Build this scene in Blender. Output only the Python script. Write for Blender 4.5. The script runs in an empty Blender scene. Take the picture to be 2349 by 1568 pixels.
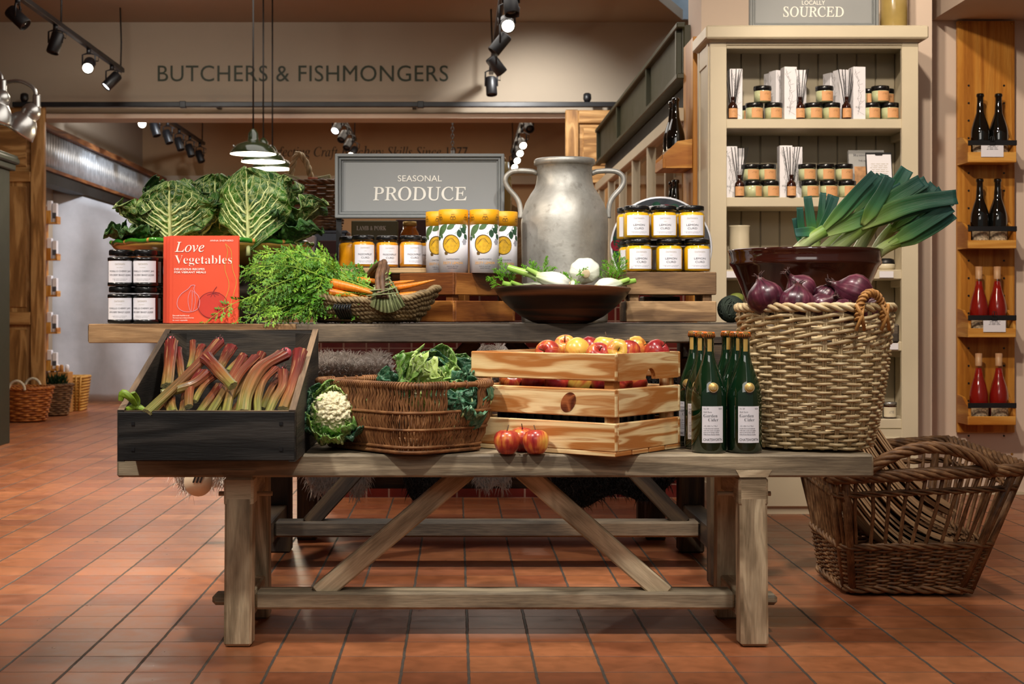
import bpy, bmesh, math, random
from mathutils import Vector, Matrix, Euler, noise
SC = bpy.context.scene
PI = math.pi
R = math.radians
# ---------------------------------------------------------------- camera
F, CX, CY, EYE = 3364.0, 1048.0, 715.0, 0.82      # focal length and horizon in photo pixels, eye height in metres
cd = bpy.data.cameras.new('camera'); cam = bpy.data.objects.new('camera', cd)
SC.collection.objects.link(cam); SC.camera = cam
cam.location = (0, 0, EYE); cam.rotation_euler = (PI / 2, 0, 0)
cd.sensor_width = 36; cd.lens = 36 * F / 2349
cd.shift_x = (1174.5 - CX) / 2349; cd.shift_y = -(784 - CY) / 2349
cd.dof.use_dof = True; cd.dof.focus_distance = 4.0; cd.dof.aperture_fstop = 9
cd.clip_end = 60
# ---------------------------------------------------------------- world, lamps, exposure
SC.view_settings.view_transform = 'Standard'; SC.view_settings.look = 'None'
SC.view_settings.gamma = 1; SC.view_settings.use_curve_mapping = False
SC.view_settings.exposure = 0.5
SC.cycles.max_bounces = 6; SC.cycles.diffuse_bounces = 3; SC.cycles.glossy_bounces = 3
SC.cycles.transmission_bounces = 4; SC.cycles.transparent_max_bounces = 12
SC.cycles.sample_clamp_indirect = 4; SC.cycles.caustics_reflective = False; SC.cycles.caustics_refractive = False
wd = bpy.data.worlds.new('world'); SC.world = wd; wd.use_nodes = True
wd.node_tree.nodes['Background'].inputs[0].default_value = (1.0, 0.92, 0.84, 1)
wd.node_tree.nodes['Background'].inputs[1].default_value = 0.10
def lamp(kind, loc, aim, power, col=(1, .82, .62), size=.05, angle=60, blend=.5, name='lamp', sy=None):
    d = bpy.data.lights.new(name, kind); d.energy = power; d.color = col
    o = bpy.data.objects.new(name, d); SC.collection.objects.link(o); o.location = loc
    if aim is not None: o.rotation_euler = (Vector(aim) - Vector(loc)).to_track_quat('-Z', 'Y').to_euler()
    if kind == 'SPOT': d.spot_size = R(angle); d.spot_blend = blend; d.shadow_soft_size = size
    elif kind == 'AREA':
        d.size = size
        if sy: d.shape = 'RECTANGLE'; d.size_y = sy
    else: d.shadow_soft_size = size
    return o
WARM = (1, .85, .68); NEUT = (1, .94, .86)
# ceiling track spots of the shop in front of and over the display (above the frame)
lamp('SPOT', (-1.3, 2.3, 2.8), (-.45, 4.1, .75), 165, NEUT, .08, 50, .7, 'unseen_spot')
lamp('SPOT', (0.9, 2.4, 2.8), (.35, 4.1, .8), 125, NEUT, .08, 50, .7, 'unseen_spot')
lamp('SPOT', (-2.4, 3.6, 2.7), (-.2, 4.6, .9), 90, WARM, .08, 55, .7, 'unseen_spot')
lamp('SPOT', (0.1, 3.45, 2.85), (.1, 3.9, .5), 105, NEUT, .10, 75, .6, 'unseen_spot')
lamp('SPOT', (0.6, 3.4, 2.7), (1.7, 6.2, 1.3), 150, WARM, .06, 50, .6, 'unseen_spot')
lamp('SPOT', (1.2, 4.2, 2.9), (2.3, 6.4, .9), 90, WARM, .05, 60, .5, 'unseen_spot')
lamp('SPOT', (-2.2, 4.8, 2.75), (-2.0, 5.4, 0), 300, WARM, .10, 85, .8, 'unseen_spot')
lamp('SPOT', (-2.0, 7.0, 2.8), (-2.4, 7.6, 0), 150, WARM, .10, 85, .8, 'unseen_spot')
lamp('SPOT', (-2.2, 9.0, 2.75), (-1.9, 11.5, 2.45), 34, NEUT, .15, 110, 1., 'unseen_spot')  # added spot, lifts the lettered bulkhead
lamp('SPOT', (1.6, 3.2, 2.8), (1.6, 4.2, 0), 50, WARM, .10, 70, .8, 'unseen_spot')
# unseen soft fill panels, added behind the camera and over both rooms
lamp('AREA', (0, -.5, 3.0), (0, 3.5, .6), 42, NEUT, 3.0, name='unseen_fill', sy=2.0)
lamp('AREA', (-.3, 8.2, 3.0), (-.3, 8.2, 0), 55, NEUT, 3.0, name='unseen_fill', sy=3.0)
lamp('AREA', (-.5, 14.0, 2.9), (-.5, 14.0, 0), 60, WARM, 3.0, name='unseen_fill', sy=3.0)
lamp('SPOT', (-1.7, 11.95, 2.5), (-2.95, 13.1, 1.1), 150, (.93, .96, 1), .06, 85, .8, 'unseen_spot')  # added cool spot that brightens the grey curtain
lamp('SPOT', (-2.2, 13.0, 2.85), (-3.3, 14.2, 2.1), 90, (.85, .92, 1), .05, 90, .8, 'unseen_spot')  # added cool spot that brightens the corrugated fascia
lamp('POINT', (2.3, 10.7, 3.8), None, 14, (.8, .9, 1), .2, name='void_fill')  # added point light, brightens the blue wall above the ceiling edge
# ---------------------------------------------------------------- helpers
rnd = random.Random(7)
def T(px, py, Y): return Vector(((px - CX) * Y / F, Y, EYE - (py - CY) * Y / F))
def TX(px, Y): return (px - CX) * Y / F
def TZ(py, Y): return EYE - (py - CY) * Y / F
def lin(c): return c / 12.92 if c <= .04045 else ((c + .055) / 1.055) ** 2.4
def C(h):
    h = h.lstrip('#'); return tuple(lin(int(h[i:i + 2], 16) / 255) for i in (0, 2, 4)) + (1,)
def V(*a): return Vector(a)
def rot(x=0, y=0, z=0): return Euler((x, y, z)).to_matrix()
def nz(p, s=1.0, o=0.0): return noise.noise(Vector((p[0] * s + o, p[1] * s - o, p[2] * s + 2 * o)))
class MB:
    def __init__(s): s.v = []; s.f = []; s.uv = []; s.mi = []; s.sm = []
    def face(s, idx, uvs, m=0, sm=True): s.f.append(idx); s.uv.append(uvs); s.mi.append(m); s.sm.append(sm)
    def grid(s, fn, nu, nv, m=0, sm=True, flip=False, su=1., sv=1.):
        b = len(s.v)
        for j in range(nv + 1):
            for i in range(nu + 1): s.v.append(Vector(fn(i / nu, j / nv)))
        for j in range(nv):
            for i in range(nu):
                a = b + j * (nu + 1) + i; q = [a, a + 1, a + nu + 2, a + nu + 1]
                u = [(i / nu * su, j / nv * sv), ((i + 1) / nu * su, j / nv * sv), ((i + 1) / nu * su, (j + 1) / nv * sv), (i / nu * su, (j + 1) / nv * sv)]
                if flip: q.reverse(); u.reverse()
                s.face(q, u, m, sm)
        return s
    def tube(s, pts, r, n=8, m=0, caps=True, flat=1.0, up=None, sm=True, u0=None):
        pts = [Vector(p) for p in pts]; k = len(pts); b = len(s.v)
        tg = [(pts[min(i + 1, k - 1)] - pts[max(i - 1, 0)]).normalized() for i in range(k)]
        t0 = tg[0]
        nr = Vector(up) if up is not None else (Vector((0, 0, 1)) if abs(t0.z) < .9 else Vector((1, 0, 0)))
        nr = (nr - t0 * nr.dot(t0)).normalized(); L = rnd.random() * 3 if u0 is None else u0; us = []
        for i in range(k):
            t = tg[i]; nr = nr - t * nr.dot(t)
            if nr.length < 1e-6: nr = t.orthogonal()
            nr.normalize(); bn = t.cross(nr)
            rr = r(i / (k - 1)) if callable(r) else (r[i] if isinstance(r, (list, tuple)) else r)
            if i: L += (pts[i] - pts[i - 1]).length
            us.append(L)
            for j in range(n):
                a = 2 * PI * j / n; s.v.append(pts[i] + (nr * math.cos(a) * flat + bn * math.sin(a)) * rr)
        r0 = r if isinstance(r, (int, float)) else .01
        for i in range(k - 1):
            for j in range(n):
                j2 = (j + 1) % n; a = b + i * n
                w = 6.28 * r0
                s.face([a + j, a + j2, a + n + j2, a + n + j], [(us[i], w * j / n), (us[i], w * (j + 1) / n), (us[i + 1], w * (j + 1) / n), (us[i + 1], w * j / n)], m, sm)
        if caps:
            s.face([b + j for j in reversed(range(n))], [(us[0], .001 * j) for j in range(n)], m, False)
            s.face([b + (k - 1) * n + j for j in range(n)], [(us[-1], .001 * j) for j in range(n)], m, False)
        return s
    def lathe(s, prof, n=32, c=(0, 0, 0), m=0, sm=True, a0=0., a1=2 * PI, fn=None):
        c = Vector(c); b = len(s.v); k = len(prof); full = abs(a1 - a0 - 2 * PI) < 1e-6
        L = [0.]
        for i in range(1, k): L.append(L[-1] + math.hypot(prof[i][0] - prof[i - 1][0], prof[i][1] - prof[i - 1][1]))
        Lt = L[-1] or 1; nn = n if full else n + 1
        for i in range(k):
            for j in range(nn):
                a = a0 + (a1 - a0) * j / n; r, z = prof[i]
                if fn: r, z = fn(r, z, a)
                s.v.append(c + Vector((r * math.cos(a), r * math.sin(a), z)))
        for i in range(k - 1):
            if prof[i] == prof[i + 1]: continue
            for j in range(n):
                j2 = (j + 1) % nn; a = b + i * nn; e = b + (i + 1) * nn
                q = [a + j, a + j2, e + j2, e + j]; u = [(j / n, L[i] / Lt), ((j + 1) / n, L[i] / Lt), ((j + 1) / n, L[i + 1] / Lt), (j / n, L[i + 1] / Lt)]
                if prof[i][0] < 1e-7: q.pop(1); u.pop(1)
                elif prof[i + 1][0] < 1e-7: q.pop(2); u.pop(2)
                s.face(q, u, m, sm)
        return s
    def box(s, c, d, rt=None, bev=0., m=0, off=None):
        c = Vector(c); h = [x / 2 for x in d]; b = len(s.v); bev = min(bev, min(h) * .6)
        lx = max(range(3), key=lambda i: d[i]); o1, o2 = [i for i in range(3) if i != lx]
        ou, ov = (rnd.random() * 7, rnd.random() * 7) if off is None else off
        loc = []; nv = 3 if bev > 0 else 1
        for ci in range(8):
            sg = [1 if ci >> a & 1 else -1 for a in range(3)]
            for a in range(nv):
                loc.append(Vector([sg[k] * (h[k] - (bev if (k != a and bev > 0) else 0)) for k in range(3)]))
        s.v += [c + (rt @ p if rt is not None else p) for p in loc]
        def add(ix):
            ctr = sum((loc[i] for i in ix), Vector()) / len(ix)
            nn = (loc[ix[1]] - loc[ix[0]]).cross(loc[ix[2]] - loc[ix[1]])
            if nn.dot(ctr) < 0: ix = ix[::-1]
            end = abs(nn[lx]) > .7 * nn.length
            s.face([b + i for i in ix], [((loc[i][o1] * .3 + ou, loc[i][o2] + ov) if end else (loc[i][lx] + ou, loc[i][o1] + loc[i][o2] + ov)) for i in ix], m, False)
        vi = lambda ci, a: ci * nv + (a if nv == 3 else 0)
        for a in range(3):
            p, q = [k for k in range(3) if k != a]
            for sg in (0, 1):
                add([vi(sg << a | x << p | y << q, a) for x, y in ((0, 0), (1, 0), (1, 1), (0, 1))])
        if nv == 3:
            for e in range(3):
                a, bb = [k for k in range(3) if k != e]
                for x in (0, 1):
                    for y in (0, 1):
                        c0 = x << a | y << bb; c1 = c0 | 1 << e
                        add([vi(c0, a), vi(c1, a), vi(c1, bb), vi(c0, bb)])
            for ci in range(8): add([vi(ci, 0), vi(ci, 1), vi(ci, 2)])
        return s
    def beam(s, p0, p1, w, t, up=(0, 0, 1), bev=.003, m=0):
        p0, p1 = Vector(p0), Vector(p1); x = (p1 - p0).normalized(); z = Vector(up); z = (z - x * z.dot(x)).normalized(); y = z.cross(x)
        return s.box((p0 + p1) / 2, ((p1 - p0).length, w, t), Matrix((x, y, z)).transposed(), bev, m)
    def prism(s, poly, fn, t, m=0, sm=False):
        # poly: 2-D outline; fn(x, y, d) -> point, d in 0..t
        n = len(poly); b = len(s.v)
        for d in (0, t):
            for x, y in poly: s.v.append(Vector(fn(x, y, d)))
        s.face([b + i for i in reversed(range(n))], [poly[i] for i in reversed(range(n))], m, False)
        s.face([b + n + i for i in range(n)], [poly[i] for i in range(n)], m, False)
        for i in range(n):
            j = (i + 1) % n
            s.face([b + i, b + j, b + n + j, b + n + i], [poly[i], poly[j], (poly[j][0], poly[j][1] + t), (poly[i][0], poly[i][1] + t)], m, sm)
        return s
    def ball(s, c, r, n=16, k=10, m=0, fn=None):
        c = Vector(c); r = Vector((r, r, r)) if isinstance(r, (int, float)) else Vector(r); b = len(s.v)
        for i in range(k + 1):
            th = PI * i / k
            for j in range(n):
                a = 2 * PI * j / n; d = Vector((math.sin(th) * math.cos(a), math.sin(th) * math.sin(a), -math.cos(th)))
                q = Vector((d.x * r.x, d.y * r.y, d.z * r.z))
                if fn: q = fn(d, q)
                s.v.append(c + q)
        for i in range(k):
            for j in range(n):
                j2 = (j + 1) % n
                q = [b + i * n + j, b + i * n + j2, b + (i + 1) * n + j2, b + (i + 1) * n + j]
                u = [(j / n, i / k), ((j + 1) / n, i / k), ((j + 1) / n, (i + 1) / k), (j / n, (i + 1) / k)]
                if i == 0: q.pop(1); u.pop(1)
                elif i == k - 1: q.pop(2); u.pop(2)
                s.face(q, u, m, True)
        return s
    def raw(s, vs, fs, m=0, sm=False):
        b = len(s.v); s.v += [Vector(p) for p in vs]
        for f in fs: s.face([b + i for i in f], [(vs[i][0], vs[i][2]) for i in f], m, sm)
        return s
    def xf(s, M4, a=0):
        for i in range(a, len(s.v)): s.v[i] = M4 @ s.v[i]
        return s
    def build(s, name, mats, parent=None, world=False, solid=0):
        me = bpy.data.meshes.new(name)
        o0 = parent.matrix_basis.inverted() if (world and parent is not None) else None
        me.from_pydata([tuple(o0 @ p) if o0 is not None else tuple(p) for p in s.v], [], s.f)
        uvl = me.uv_layers.new(name='UVMap')
        uvl.data.foreach_set('uv', [c for f in s.uv for p in f for c in p])
        me.polygons.foreach_set('material_index', s.mi); me.polygons.foreach_set('use_smooth', s.sm)
        for mt in (mats if isinstance(mats, (list, tuple)) else [mats]): me.materials.append(mt)
        me.validate(); me.update()
        o = bpy.data.objects.new(name, me); SC.collection.objects.link(o)
        if parent is not None: o.parent = parent
        if solid:
            md = o.modifiers.new('thickness', 'SOLIDIFY'); md.thickness = solid; md.offset = 0
        return o
def tag(o, label, cat, group=None):
    o['label'] = label; o['category'] = cat
    if group: o['group'] = group
    return o
def thing(name, label, cat, loc=(0, 0, 0), rz=0, group=None):
    o = bpy.data.objects.new(name, None); SC.collection.objects.link(o)
    o.location = loc; o.rotation_euler = (0, 0, rz); o.empty_display_size = .05
    o.matrix_basis = Matrix.Translation(Vector(loc)) @ Matrix.Rotation(rz, 4, 'Z')
    return tag(o, label, cat, group)
def struct(o): o['kind'] = 'structure'; return o
def dup(src, loc=None, rz=None, label=None, group=None, parent=None, rt=None, sc=None):
    c = src.copy(); SC.collection.objects.link(c)
    if parent is not None: c.parent = parent
    if loc is not None: c.location = loc
    if rt is not None: c.rotation_euler = rt
    elif rz is not None: c.rotation_euler = (0, 0, rz)
    if sc is not None: c.scale = (sc, sc, sc) if isinstance(sc, (int, float)) else sc
    if label: c['label'] = label
    if group: c['group'] = group
    for ch in list(src.children): dup(ch, parent=c)
    return c
def spl(pts, n=16):
    P_ = [Vector(p) for p in pts]; P_ = [P_[0] * 2 - P_[1]] + P_ + [P_[-1] * 2 - P_[-2]]; o = []; segs = len(P_) - 3
    for i in range(n + 1):
        f = i / n * segs; k = min(int(f), segs - 1); t = f - k; a, b, c, d = P_[k:k + 4]
        o.append(.5 * ((2 * b) + (c - a) * t + (2 * a - 5 * b + 4 * c - d) * t * t + (3 * b - 3 * c + d - a) * t ** 3))
    return o
# ---- lettering
def sty(t, st):
    o = ''
    for ch in t:
        if st == 'it':
            if ch == 'h': o += '\u210e'; continue
            if 'A' <= ch <= 'Z': o += chr(0x1D434 + ord(ch) - 65); continue
            if 'a' <= ch <= 'z': o += chr(0x1D44E + ord(ch) - 97); continue
        if st == 'bf':
            if 'A' <= ch <= 'Z': o += chr(0x1D400 + ord(ch) - 65); continue
            if 'a' <= ch <= 'z': o += chr(0x1D41A + ord(ch) - 97); continue
            if '0' <= ch <= '9': o += chr(0x1D7CE + ord(ch) - 48); continue
        o += ch
    return o
_tc = {}
def text_geo(t, st='sans', space=1.0, shear=0.0, off=0.0, res=3):
    key = (t, st, space, shear, off, res)
    if key in _tc: return _tc[key]
    cu = bpy.data.curves.new('lettering', 'FONT'); cu.body = sty(t, {'sans': '', 'serif': 'bf', 'roman': 'it', 'italic': 'it'}[st])
    cu.size = 1; cu.space_character = space; cu.resolution_u = res; cu.offset = off
    cu.shear = shear if st != 'roman' else -.21
    ob = bpy.data.objects.new('lettering', cu); SC.collection.objects.link(ob)
    bpy.context.view_layer.update()
    dg = bpy.context.evaluated_depsgraph_get(); me = bpy.data.meshes.new_from_object(ob.evaluated_get(dg))
    vs = [v.co.copy() for v in me.vertices]; fs = [tuple(p.vertices) for p in me.polygons]
    bpy.data.objects.remove(ob); bpy.data.curves.remove(cu); bpy.data.meshes.remove(me)
    x0, x1 = min(v.x for v in vs), max(v.x for v in vs); y0, y1 = min(v.y for v in vs), max(v.y for v in vs)
    _tc[key] = (vs, fs, x0, x1, y0, y1); return _tc[key]
def put_text(mb, t, place, cx, cy, h=None, w=None, st='sans', m=0, space=1.0, shear=0.0, off=0.0, align='c', res=3, flip=False):
    # place(x, y) -> point; centred on cx (or left edge at cx), baseline box bottom at cy, cap box height h or width w
    vs, fs, x0, x1, y0, y1 = text_geo(t, st, space, shear, off, res)
    sx = sy = None
    if h: sy = h / (y1 - y0)
    if w: sx = w / (x1 - x0)
    sx = sx or sy; sy = sy or sx
    ox = cx - (x0 + x1) / 2 * sx if align == 'c' else (cx - x0 * sx if align == 'l' else cx - x1 * sx)
    b = len(mb.v)
    mb.v += [Vector(place(v.x * sx + ox, (v.y - y0) * sy + cy)) for v in vs]
    for f in fs:
        ix = [b + i for i in f]
        if flip: ix.reverse()
        mb.face(ix, [(0, 0)] * len(ix), m, False)
    return mb
def flat(o, rx=(1, 0, 0), up=(0, 0, 1), nrm=None, e=.0006):
    o, rx, up = Vector(o), Vector(rx), Vector(up); n = rx.cross(up).normalized() if nrm is None else Vector(nrm)
    return lambda x, y: o + rx * x + up * y + n * e
def cyl(r, a0=-PI / 2, e=.0005):
    return lambda x, y: Vector(((r + e) * math.cos(a0 + x / r), (r + e) * math.sin(a0 + x / r), y))
# ---- materials
class G:
    def __init__(s, name):
        s.m = bpy.data.materials.new(name); s.m.use_nodes = True; s.t = s.m.node_tree
        s.b = s.t.nodes['Principled BSDF']; s.o = s.t.nodes['Material Output']
    def set(s, k, v):
        if isinstance(v, bpy.types.Node): v = v.outputs[0]
        if isinstance(v, bpy.types.NodeSocket): s.t.links.new(v, k)
        else: k.default_value = v
    def n(s, typ, ins=None, **at):
        nd = s.t.nodes.new('ShaderNode' + typ)
        for k, v in at.items(): setattr(nd, k, v)
        for k, v in (ins or {}).items(): s.set(nd.inputs[k], v)
        return nd
    def math(s, op, a, b=0., c=None, clamp=False):
        nd = s.n('Math', {0: a, 1: b}, operation=op, use_clamp=clamp)
        if c is not None: s.set(nd.inputs[2], c)
        return nd.outputs[0]
    def mix(s, f, a, b, mode='MIX'): return s.n('MixRGB', {0: f, 1: a, 2: b}, blend_type=mode).outputs[0]
    def ramp(s, f, stops, ip='LINEAR'):
        nd = s.n('ValToRGB', {0: f}); cr = nd.color_ramp; cr.interpolation = ip
        while len(cr.elements) < len(stops): cr.elements.new(.5)
        for e, (p, c) in zip(cr.elements, stops):
            e.position = p; e.color = c if not isinstance(c, (int, float)) else (c, c, c, 1)
        return nd.outputs[0]
    def uv(s): return s.n('UVMap').outputs[0]
    def obj(s): return s.n('TexCoord').outputs['Object']
    def map(s, v, sc=(1, 1, 1), lo=(0, 0, 0), ro=(0, 0, 0)): return s.n('Mapping', {0: v, 1: lo, 2: ro, 3: sc}).outputs[0]
    def noise(s, v, sc=5., de=3., ro=.5, di=0.): return s.n('TexNoise', {'Vector': v, 'Scale': sc, 'Detail': de, 'Roughness': ro, 'Distortion': di}).outputs[0]
    def voro(s, v, sc=5., feat='F1'): return s.n('TexVoronoi', {'Vector': v, 'Scale': sc}, feature=feat).outputs['Distance']
    def sep(s, v): nd = s.n('SeparateXYZ', {0: v}); return nd.outputs
    def rand(s): return s.n('ObjectInfo').outputs['Random']
    def bump(s, h, st=.3, di=.01): nd = s.n('Bump', {'Height': h, 'Strength': st, 'Distance': di}); s.set(s.b.inputs['Normal'], nd)
    def P(s, **k):
        al = dict(col='Base Color', rough='Roughness', metal='Metallic', spec='Specular IOR Level', trans='Transmission Weight', coat='Coat Weight', sss='Subsurface Weight', alpha='Alpha', ior='IOR', emc='Emission Color', em='Emission Strength', sheen='Sheen Weight')
        for a, v in k.items(): s.set(s.b.inputs[al[a]], v)
        return s.m
def plain(name, col, rough=.5, metal=0, spec=.5, var=.12, vs=8., bump=0., bs=60., coat=0, sss=0, by_obj=0.):
    g = G(name); c = C(col) if isinstance(col, str) else col
    n = g.noise(g.obj(), vs, 4., .6)
    d = tuple(x * (1 - var) for x in c[:3]) + (1,); l = tuple(min(1, x * (1 + var)) for x in c[:3]) + (1,)
    k = g.ramp(n, [(.3, d), (.7, l)])
    if by_obj: k = g.mix(1., k, g.ramp(g.rand(), [(0, 1 - by_obj), (1, 1.)]), 'MULTIPLY')
    if bump: g.bump(g.noise(g.obj(), bs, 3.), bump, .005)
    return g.P(col=k, rough=g.ramp(n, [(.2, max(0, rough - .06)), (.8, min(1, rough + .06))]), metal=metal, spec=spec, coat=coat, sss=sss)
def wood(name, dark, mid, light, gu=1.0, gv=10., ring=5., rough=.6, fine=.55, bump=.3, stain=None, st_amt=.5, spec=.35, lines=.35, lring=2.6):
    g = G(name)
    off = g.math('MULTIPLY', g.rand(), 61.7)
    uv = g.n('VectorMath', {0: g.uv(), 1: g.n('CombineXYZ', {0: off, 1: off, 2: 0.}).outputs[0]}, operation='ADD').outputs[0]
    n1 = g.noise(g.map(uv, (gu, gv, 1)), 1., 2.5, .5, .35)
    rg = g.math('MULTIPLY_ADD', g.math('SINE', g.math('MULTIPLY', n1, ring * 6.283)), .5, .5)
    fn = g.noise(g.map(uv, (16, 230, 1)), 1., 4., .65)
    fc = g.math('ADD', g.math('MULTIPLY', rg, 1 - fine), g.math('MULTIPLY', fn, fine))
    fc = g.math('ADD', fc, g.math('MULTIPLY_ADD', g.noise(g.map(uv, (2.2, 6, 1)), 1., 2.), .5, -.25))
    col = g.ramp(fc, [(.18, C(dark)), (.5, C(mid)), (.8, C(light))])
    ln = g.math('POWER', g.math('MULTIPLY_ADD', g.math('SINE', g.math('MULTIPLY', g.math('ADD', n1, g.math('MULTIPLY', fn, .012)), ring * lring * 6.283)), .5, .5), 4.)
    if lines: col = g.mix(g.math('MULTIPLY', ln, lines), col, C(dark))
    pores = g.ramp(g.noise(g.map(uv, (18, 900, 1)), 1., 2.), [(.55, 0.), (.68, 1.)]); col = g.mix(g.math('MULTIPLY', pores, .28), col, C(dark))
    if stain:
        sf = g.ramp(g.noise(g.map(uv, (3.0, 9, 1)), 1., 4., .65), [(.48, 0.), (.66, st_amt)])
        col = g.mix(sf, col, C(stain))
    g.bump(g.math('ADD', fn, g.math('MULTIPLY', rg, .5)), bump, .002)
    return g.P(col=col, rough=rough, spec=spec)
M = {}
# ================================================================ SETTING
def floor_mat():
    g = G('terracotta_tiles'); s = g.sep(g.obj()); W = .153
    tx = g.math('DIVIDE', g.math('SUBTRACT', s[0], .0268), W); ty = g.math('DIVIDE', g.math('SUBTRACT', s[1], 3.3396), W)
    wob = g.math('MULTIPLY_ADD', g.noise(g.obj(), 22., 2.), .03, -.015)
    dx = g.math('ABSOLUTE', g.math('SUBTRACT', g.math('FRACT', g.math('ADD', tx, wob)), .5)); dy = g.math('ABSOLUTE', g.math('SUBTRACT', g.math('FRACT', g.math('ADD', ty, wob)), .5))
    lx = g.ramp(dx, [(.474, 0.), (.482, 1.)]); ly = g.ramp(dy, [(.484, 0.), (.490, 1.)])
    gr = g.math('MAXIMUM', lx, g.math('MULTIPLY', ly, .9))
    cell = g.n('CombineXYZ', {0: g.math('FLOOR', tx), 1: g.math('FLOOR', ty)}).outputs[0]
    wn = g.n('TexWhiteNoise', {'Vector': cell}, noise_dimensions='3D').outputs[0]
    base = g.ramp(wn, [(0, C('#8f5437')), (.35, C('#a3633f')), (.7, C('#b07049')), (1, C('#9c5c3d'))])
    mot = g.noise(g.obj(), 16., 5., .65)
    base = g.mix(1., base, g.ramp(mot, [(.25, (.72, .72, .72, 1)), (.75, (1.16, 1.14, 1.12, 1))]), 'MULTIPLY')
    big = g.noise(g.obj(), 1.3, 3., .6)
    base = g.mix(1., base, g.ramp(big, [(.3, (.82, .8, .78, 1)), (.7, (1.1, 1.1, 1.1, 1))]), 'MULTIPLY')
    base = g.mix(g.ramp(g.noise(g.obj(), 90., 2.), [(.70, 0.), (.76, .35)]), base, C('#5a3020'))
    gc = g.mix(g.noise(g.obj(), 30., 3.), C('#37302a'), C('#5b5248'))
    g.bump(g.math('ADD', g.math('MULTIPLY', gr, -1.), g.math('MULTIPLY', mot, .12)), .5, .003)
    return g.P(col=g.mix(gr, base, gc), rough=g.math('ADD', g.ramp(mot, [(.3, .27), (.7, .42)]), g.math('MULTIPLY', gr, .3)), spec=.5)
M['floor'] = floor_mat()
M['ceil'] = plain('brown_ceiling_paint', '#9b8a76', .8, var=.03)
M['bulk'] = plain('taupe_wall_paint', '#a89a87', .8, var=.04, vs=2.)
M['tan'] = plain('tan_wall_paint', '#ab8a66', .8, var=.06, vs=1.5)
M['pink'] = plain('blush_wall_paint', '#d8c4b2', .75, var=.03, vs=2.)
M['darkgreen_letters'] = plain('dark_green_lettering', '#2c3420', .6)
M['script_letters'] = plain('brown_grey_lettering', '#241a10', .6)
M['blue'] = plain('slate_blue_paint', '#a3b3bf', .8)
M['black'] = plain('black_metal', '#131316', .42, spec=.5, var=.1)
M['cable'] = plain('dark_cable', '#1b1612', .6)
M['pine_door'] = wood('aged_pine', '#7a542b', '#a87a45', '#c59a62', 1.2, 9, 4, .5, .5, .2)
M['green_paint'] = plain('olive_green_paint', '#3a3a20', .5, var=.08)
M['cabinet_green'] = plain('dark_green_paint', '#19220f', .5)
M['cream'] = plain('cream_painted_wood', '#cbbfa5', .5, var=.04, vs=5.)
M['cream_shade'] = plain('cream_board_in_shade', '#b5aa92', .55, var=.05, vs=4.)  # dresser back: colour darkened for the shade inside the shelves
M['galv'] = plain('galvanised_sheet', '#b9bec4', .4, metal=.6, var=.22, vs=12.)
M['lintel_and_shade'] = plain('dark_lintel_and_gap_shade', '#0e0c0a', .6)
M['rust_wood'] = wood('rusty_brown_timber', '#3f2413', '#6e3f20', '#8b5a30', 1., 9, 4, .6)
M['canvas'] = plain('grey_curtain_cloth', '#adadb2', .85, var=.2, vs=2.2, bump=.15, bs=30)
def tile_red():
    g = G('oxblood_glazed_tiles'); s = g.sep(g.obj())
    m_ = None
    for a, w in ((0, .1), (2, .06)):
        d = g.math('ABSOLUTE', g.math('SUBTRACT', g.math('FRACT', g.math('DIVIDE', s[a], w)), .5))
        l = g.ramp(d, [(.455, 0.), (.47, 1.)]); m_ = l if m_ is None else g.math('MAXIMUM', m_, l)
    g.bump(g.math('MULTIPLY', m_, -1.), .4, .003)
    return g.P(col=g.mix(m_, g.mix(g.noise(g.obj(), 9.), C('#42100f'), C('#67201a')), C('#7d5c4e')), rough=g.math('MULTIPLY_ADD', m_, .5, .15))
M['redtile'] = tile_red()
def pane_mat():
    g = G('window_glass'); t = g.n('BsdfTransparent', {0: (.93, .92, .88, 1)}); gl = g.n('BsdfGlossy', {0: (.95, .93, .9, 1), 1: .03})
    fr = g.math('MULTIPLY', g.math('ADD', g.n('Fresnel', {0: 1.5}).outputs[0], .22), g.math('SUBTRACT', 1., g.n('NewGeometry').outputs['Backfacing']))
    mx = g.n('MixShader', {0: fr, 1: t, 2: gl}); g.t.links.new(mx.outputs[0], g.o.inputs[0]); return g.m
M['pane'] = pane_mat()
def slab(name, x0, x1, y0, y1, z0, z1, m):
    return struct(MB().box(((x0 + x1) / 2, (y0 + y1) / 2, (z0 + z1) / 2), (x1 - x0, y1 - y0, z1 - z0), off=(0, 0)).build(name, m))
slab('floor', -9, 5, -3, 18, -.1, 0, M['floor'])
YB, YF = 11.5, 16.8                                     # the bulkhead over the opening, the far wall of the room behind
mb = MB(); pl = [(-9, -1.0), (1.28, -1.0), (1.28, 10.2), (1.76, YB - .08), (1.76, YB + .1), (-9, YB + .1)]
mb.prism(pl, lambda x, y, d: (x, y, 3.09 + d), .08); struct(mb.build('ceiling', M['ceil']))
bulk = slab('wall_back', -9, 3.2, YB, YB + .25, TZ(272, YB), 4.4, M['bulk'])
mb = MB(); put_text(mb, 'BUTCHERS & FISHMONGERS', flat((0, YB, 0), e=.004), TX(695, YB), TZ(187, YB), h=37 * YB / F, w=666 * YB / F, space=1.05, res=4)
mb.build('lettering', M['darkgreen_letters'], bulk)
slab('trim_1', -9, 1.3, YB - .03, YB, TZ(272, YB), TZ(262, YB), M['pink'])
slab('wall_upper', 1.3, 3.2, YB - .07, YB - .005, 3.10, 4.4, M['blue'])
far = slab('wall_far', -4, 5, YF, YF + .15, 0, 3.3, M['tan'])
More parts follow.
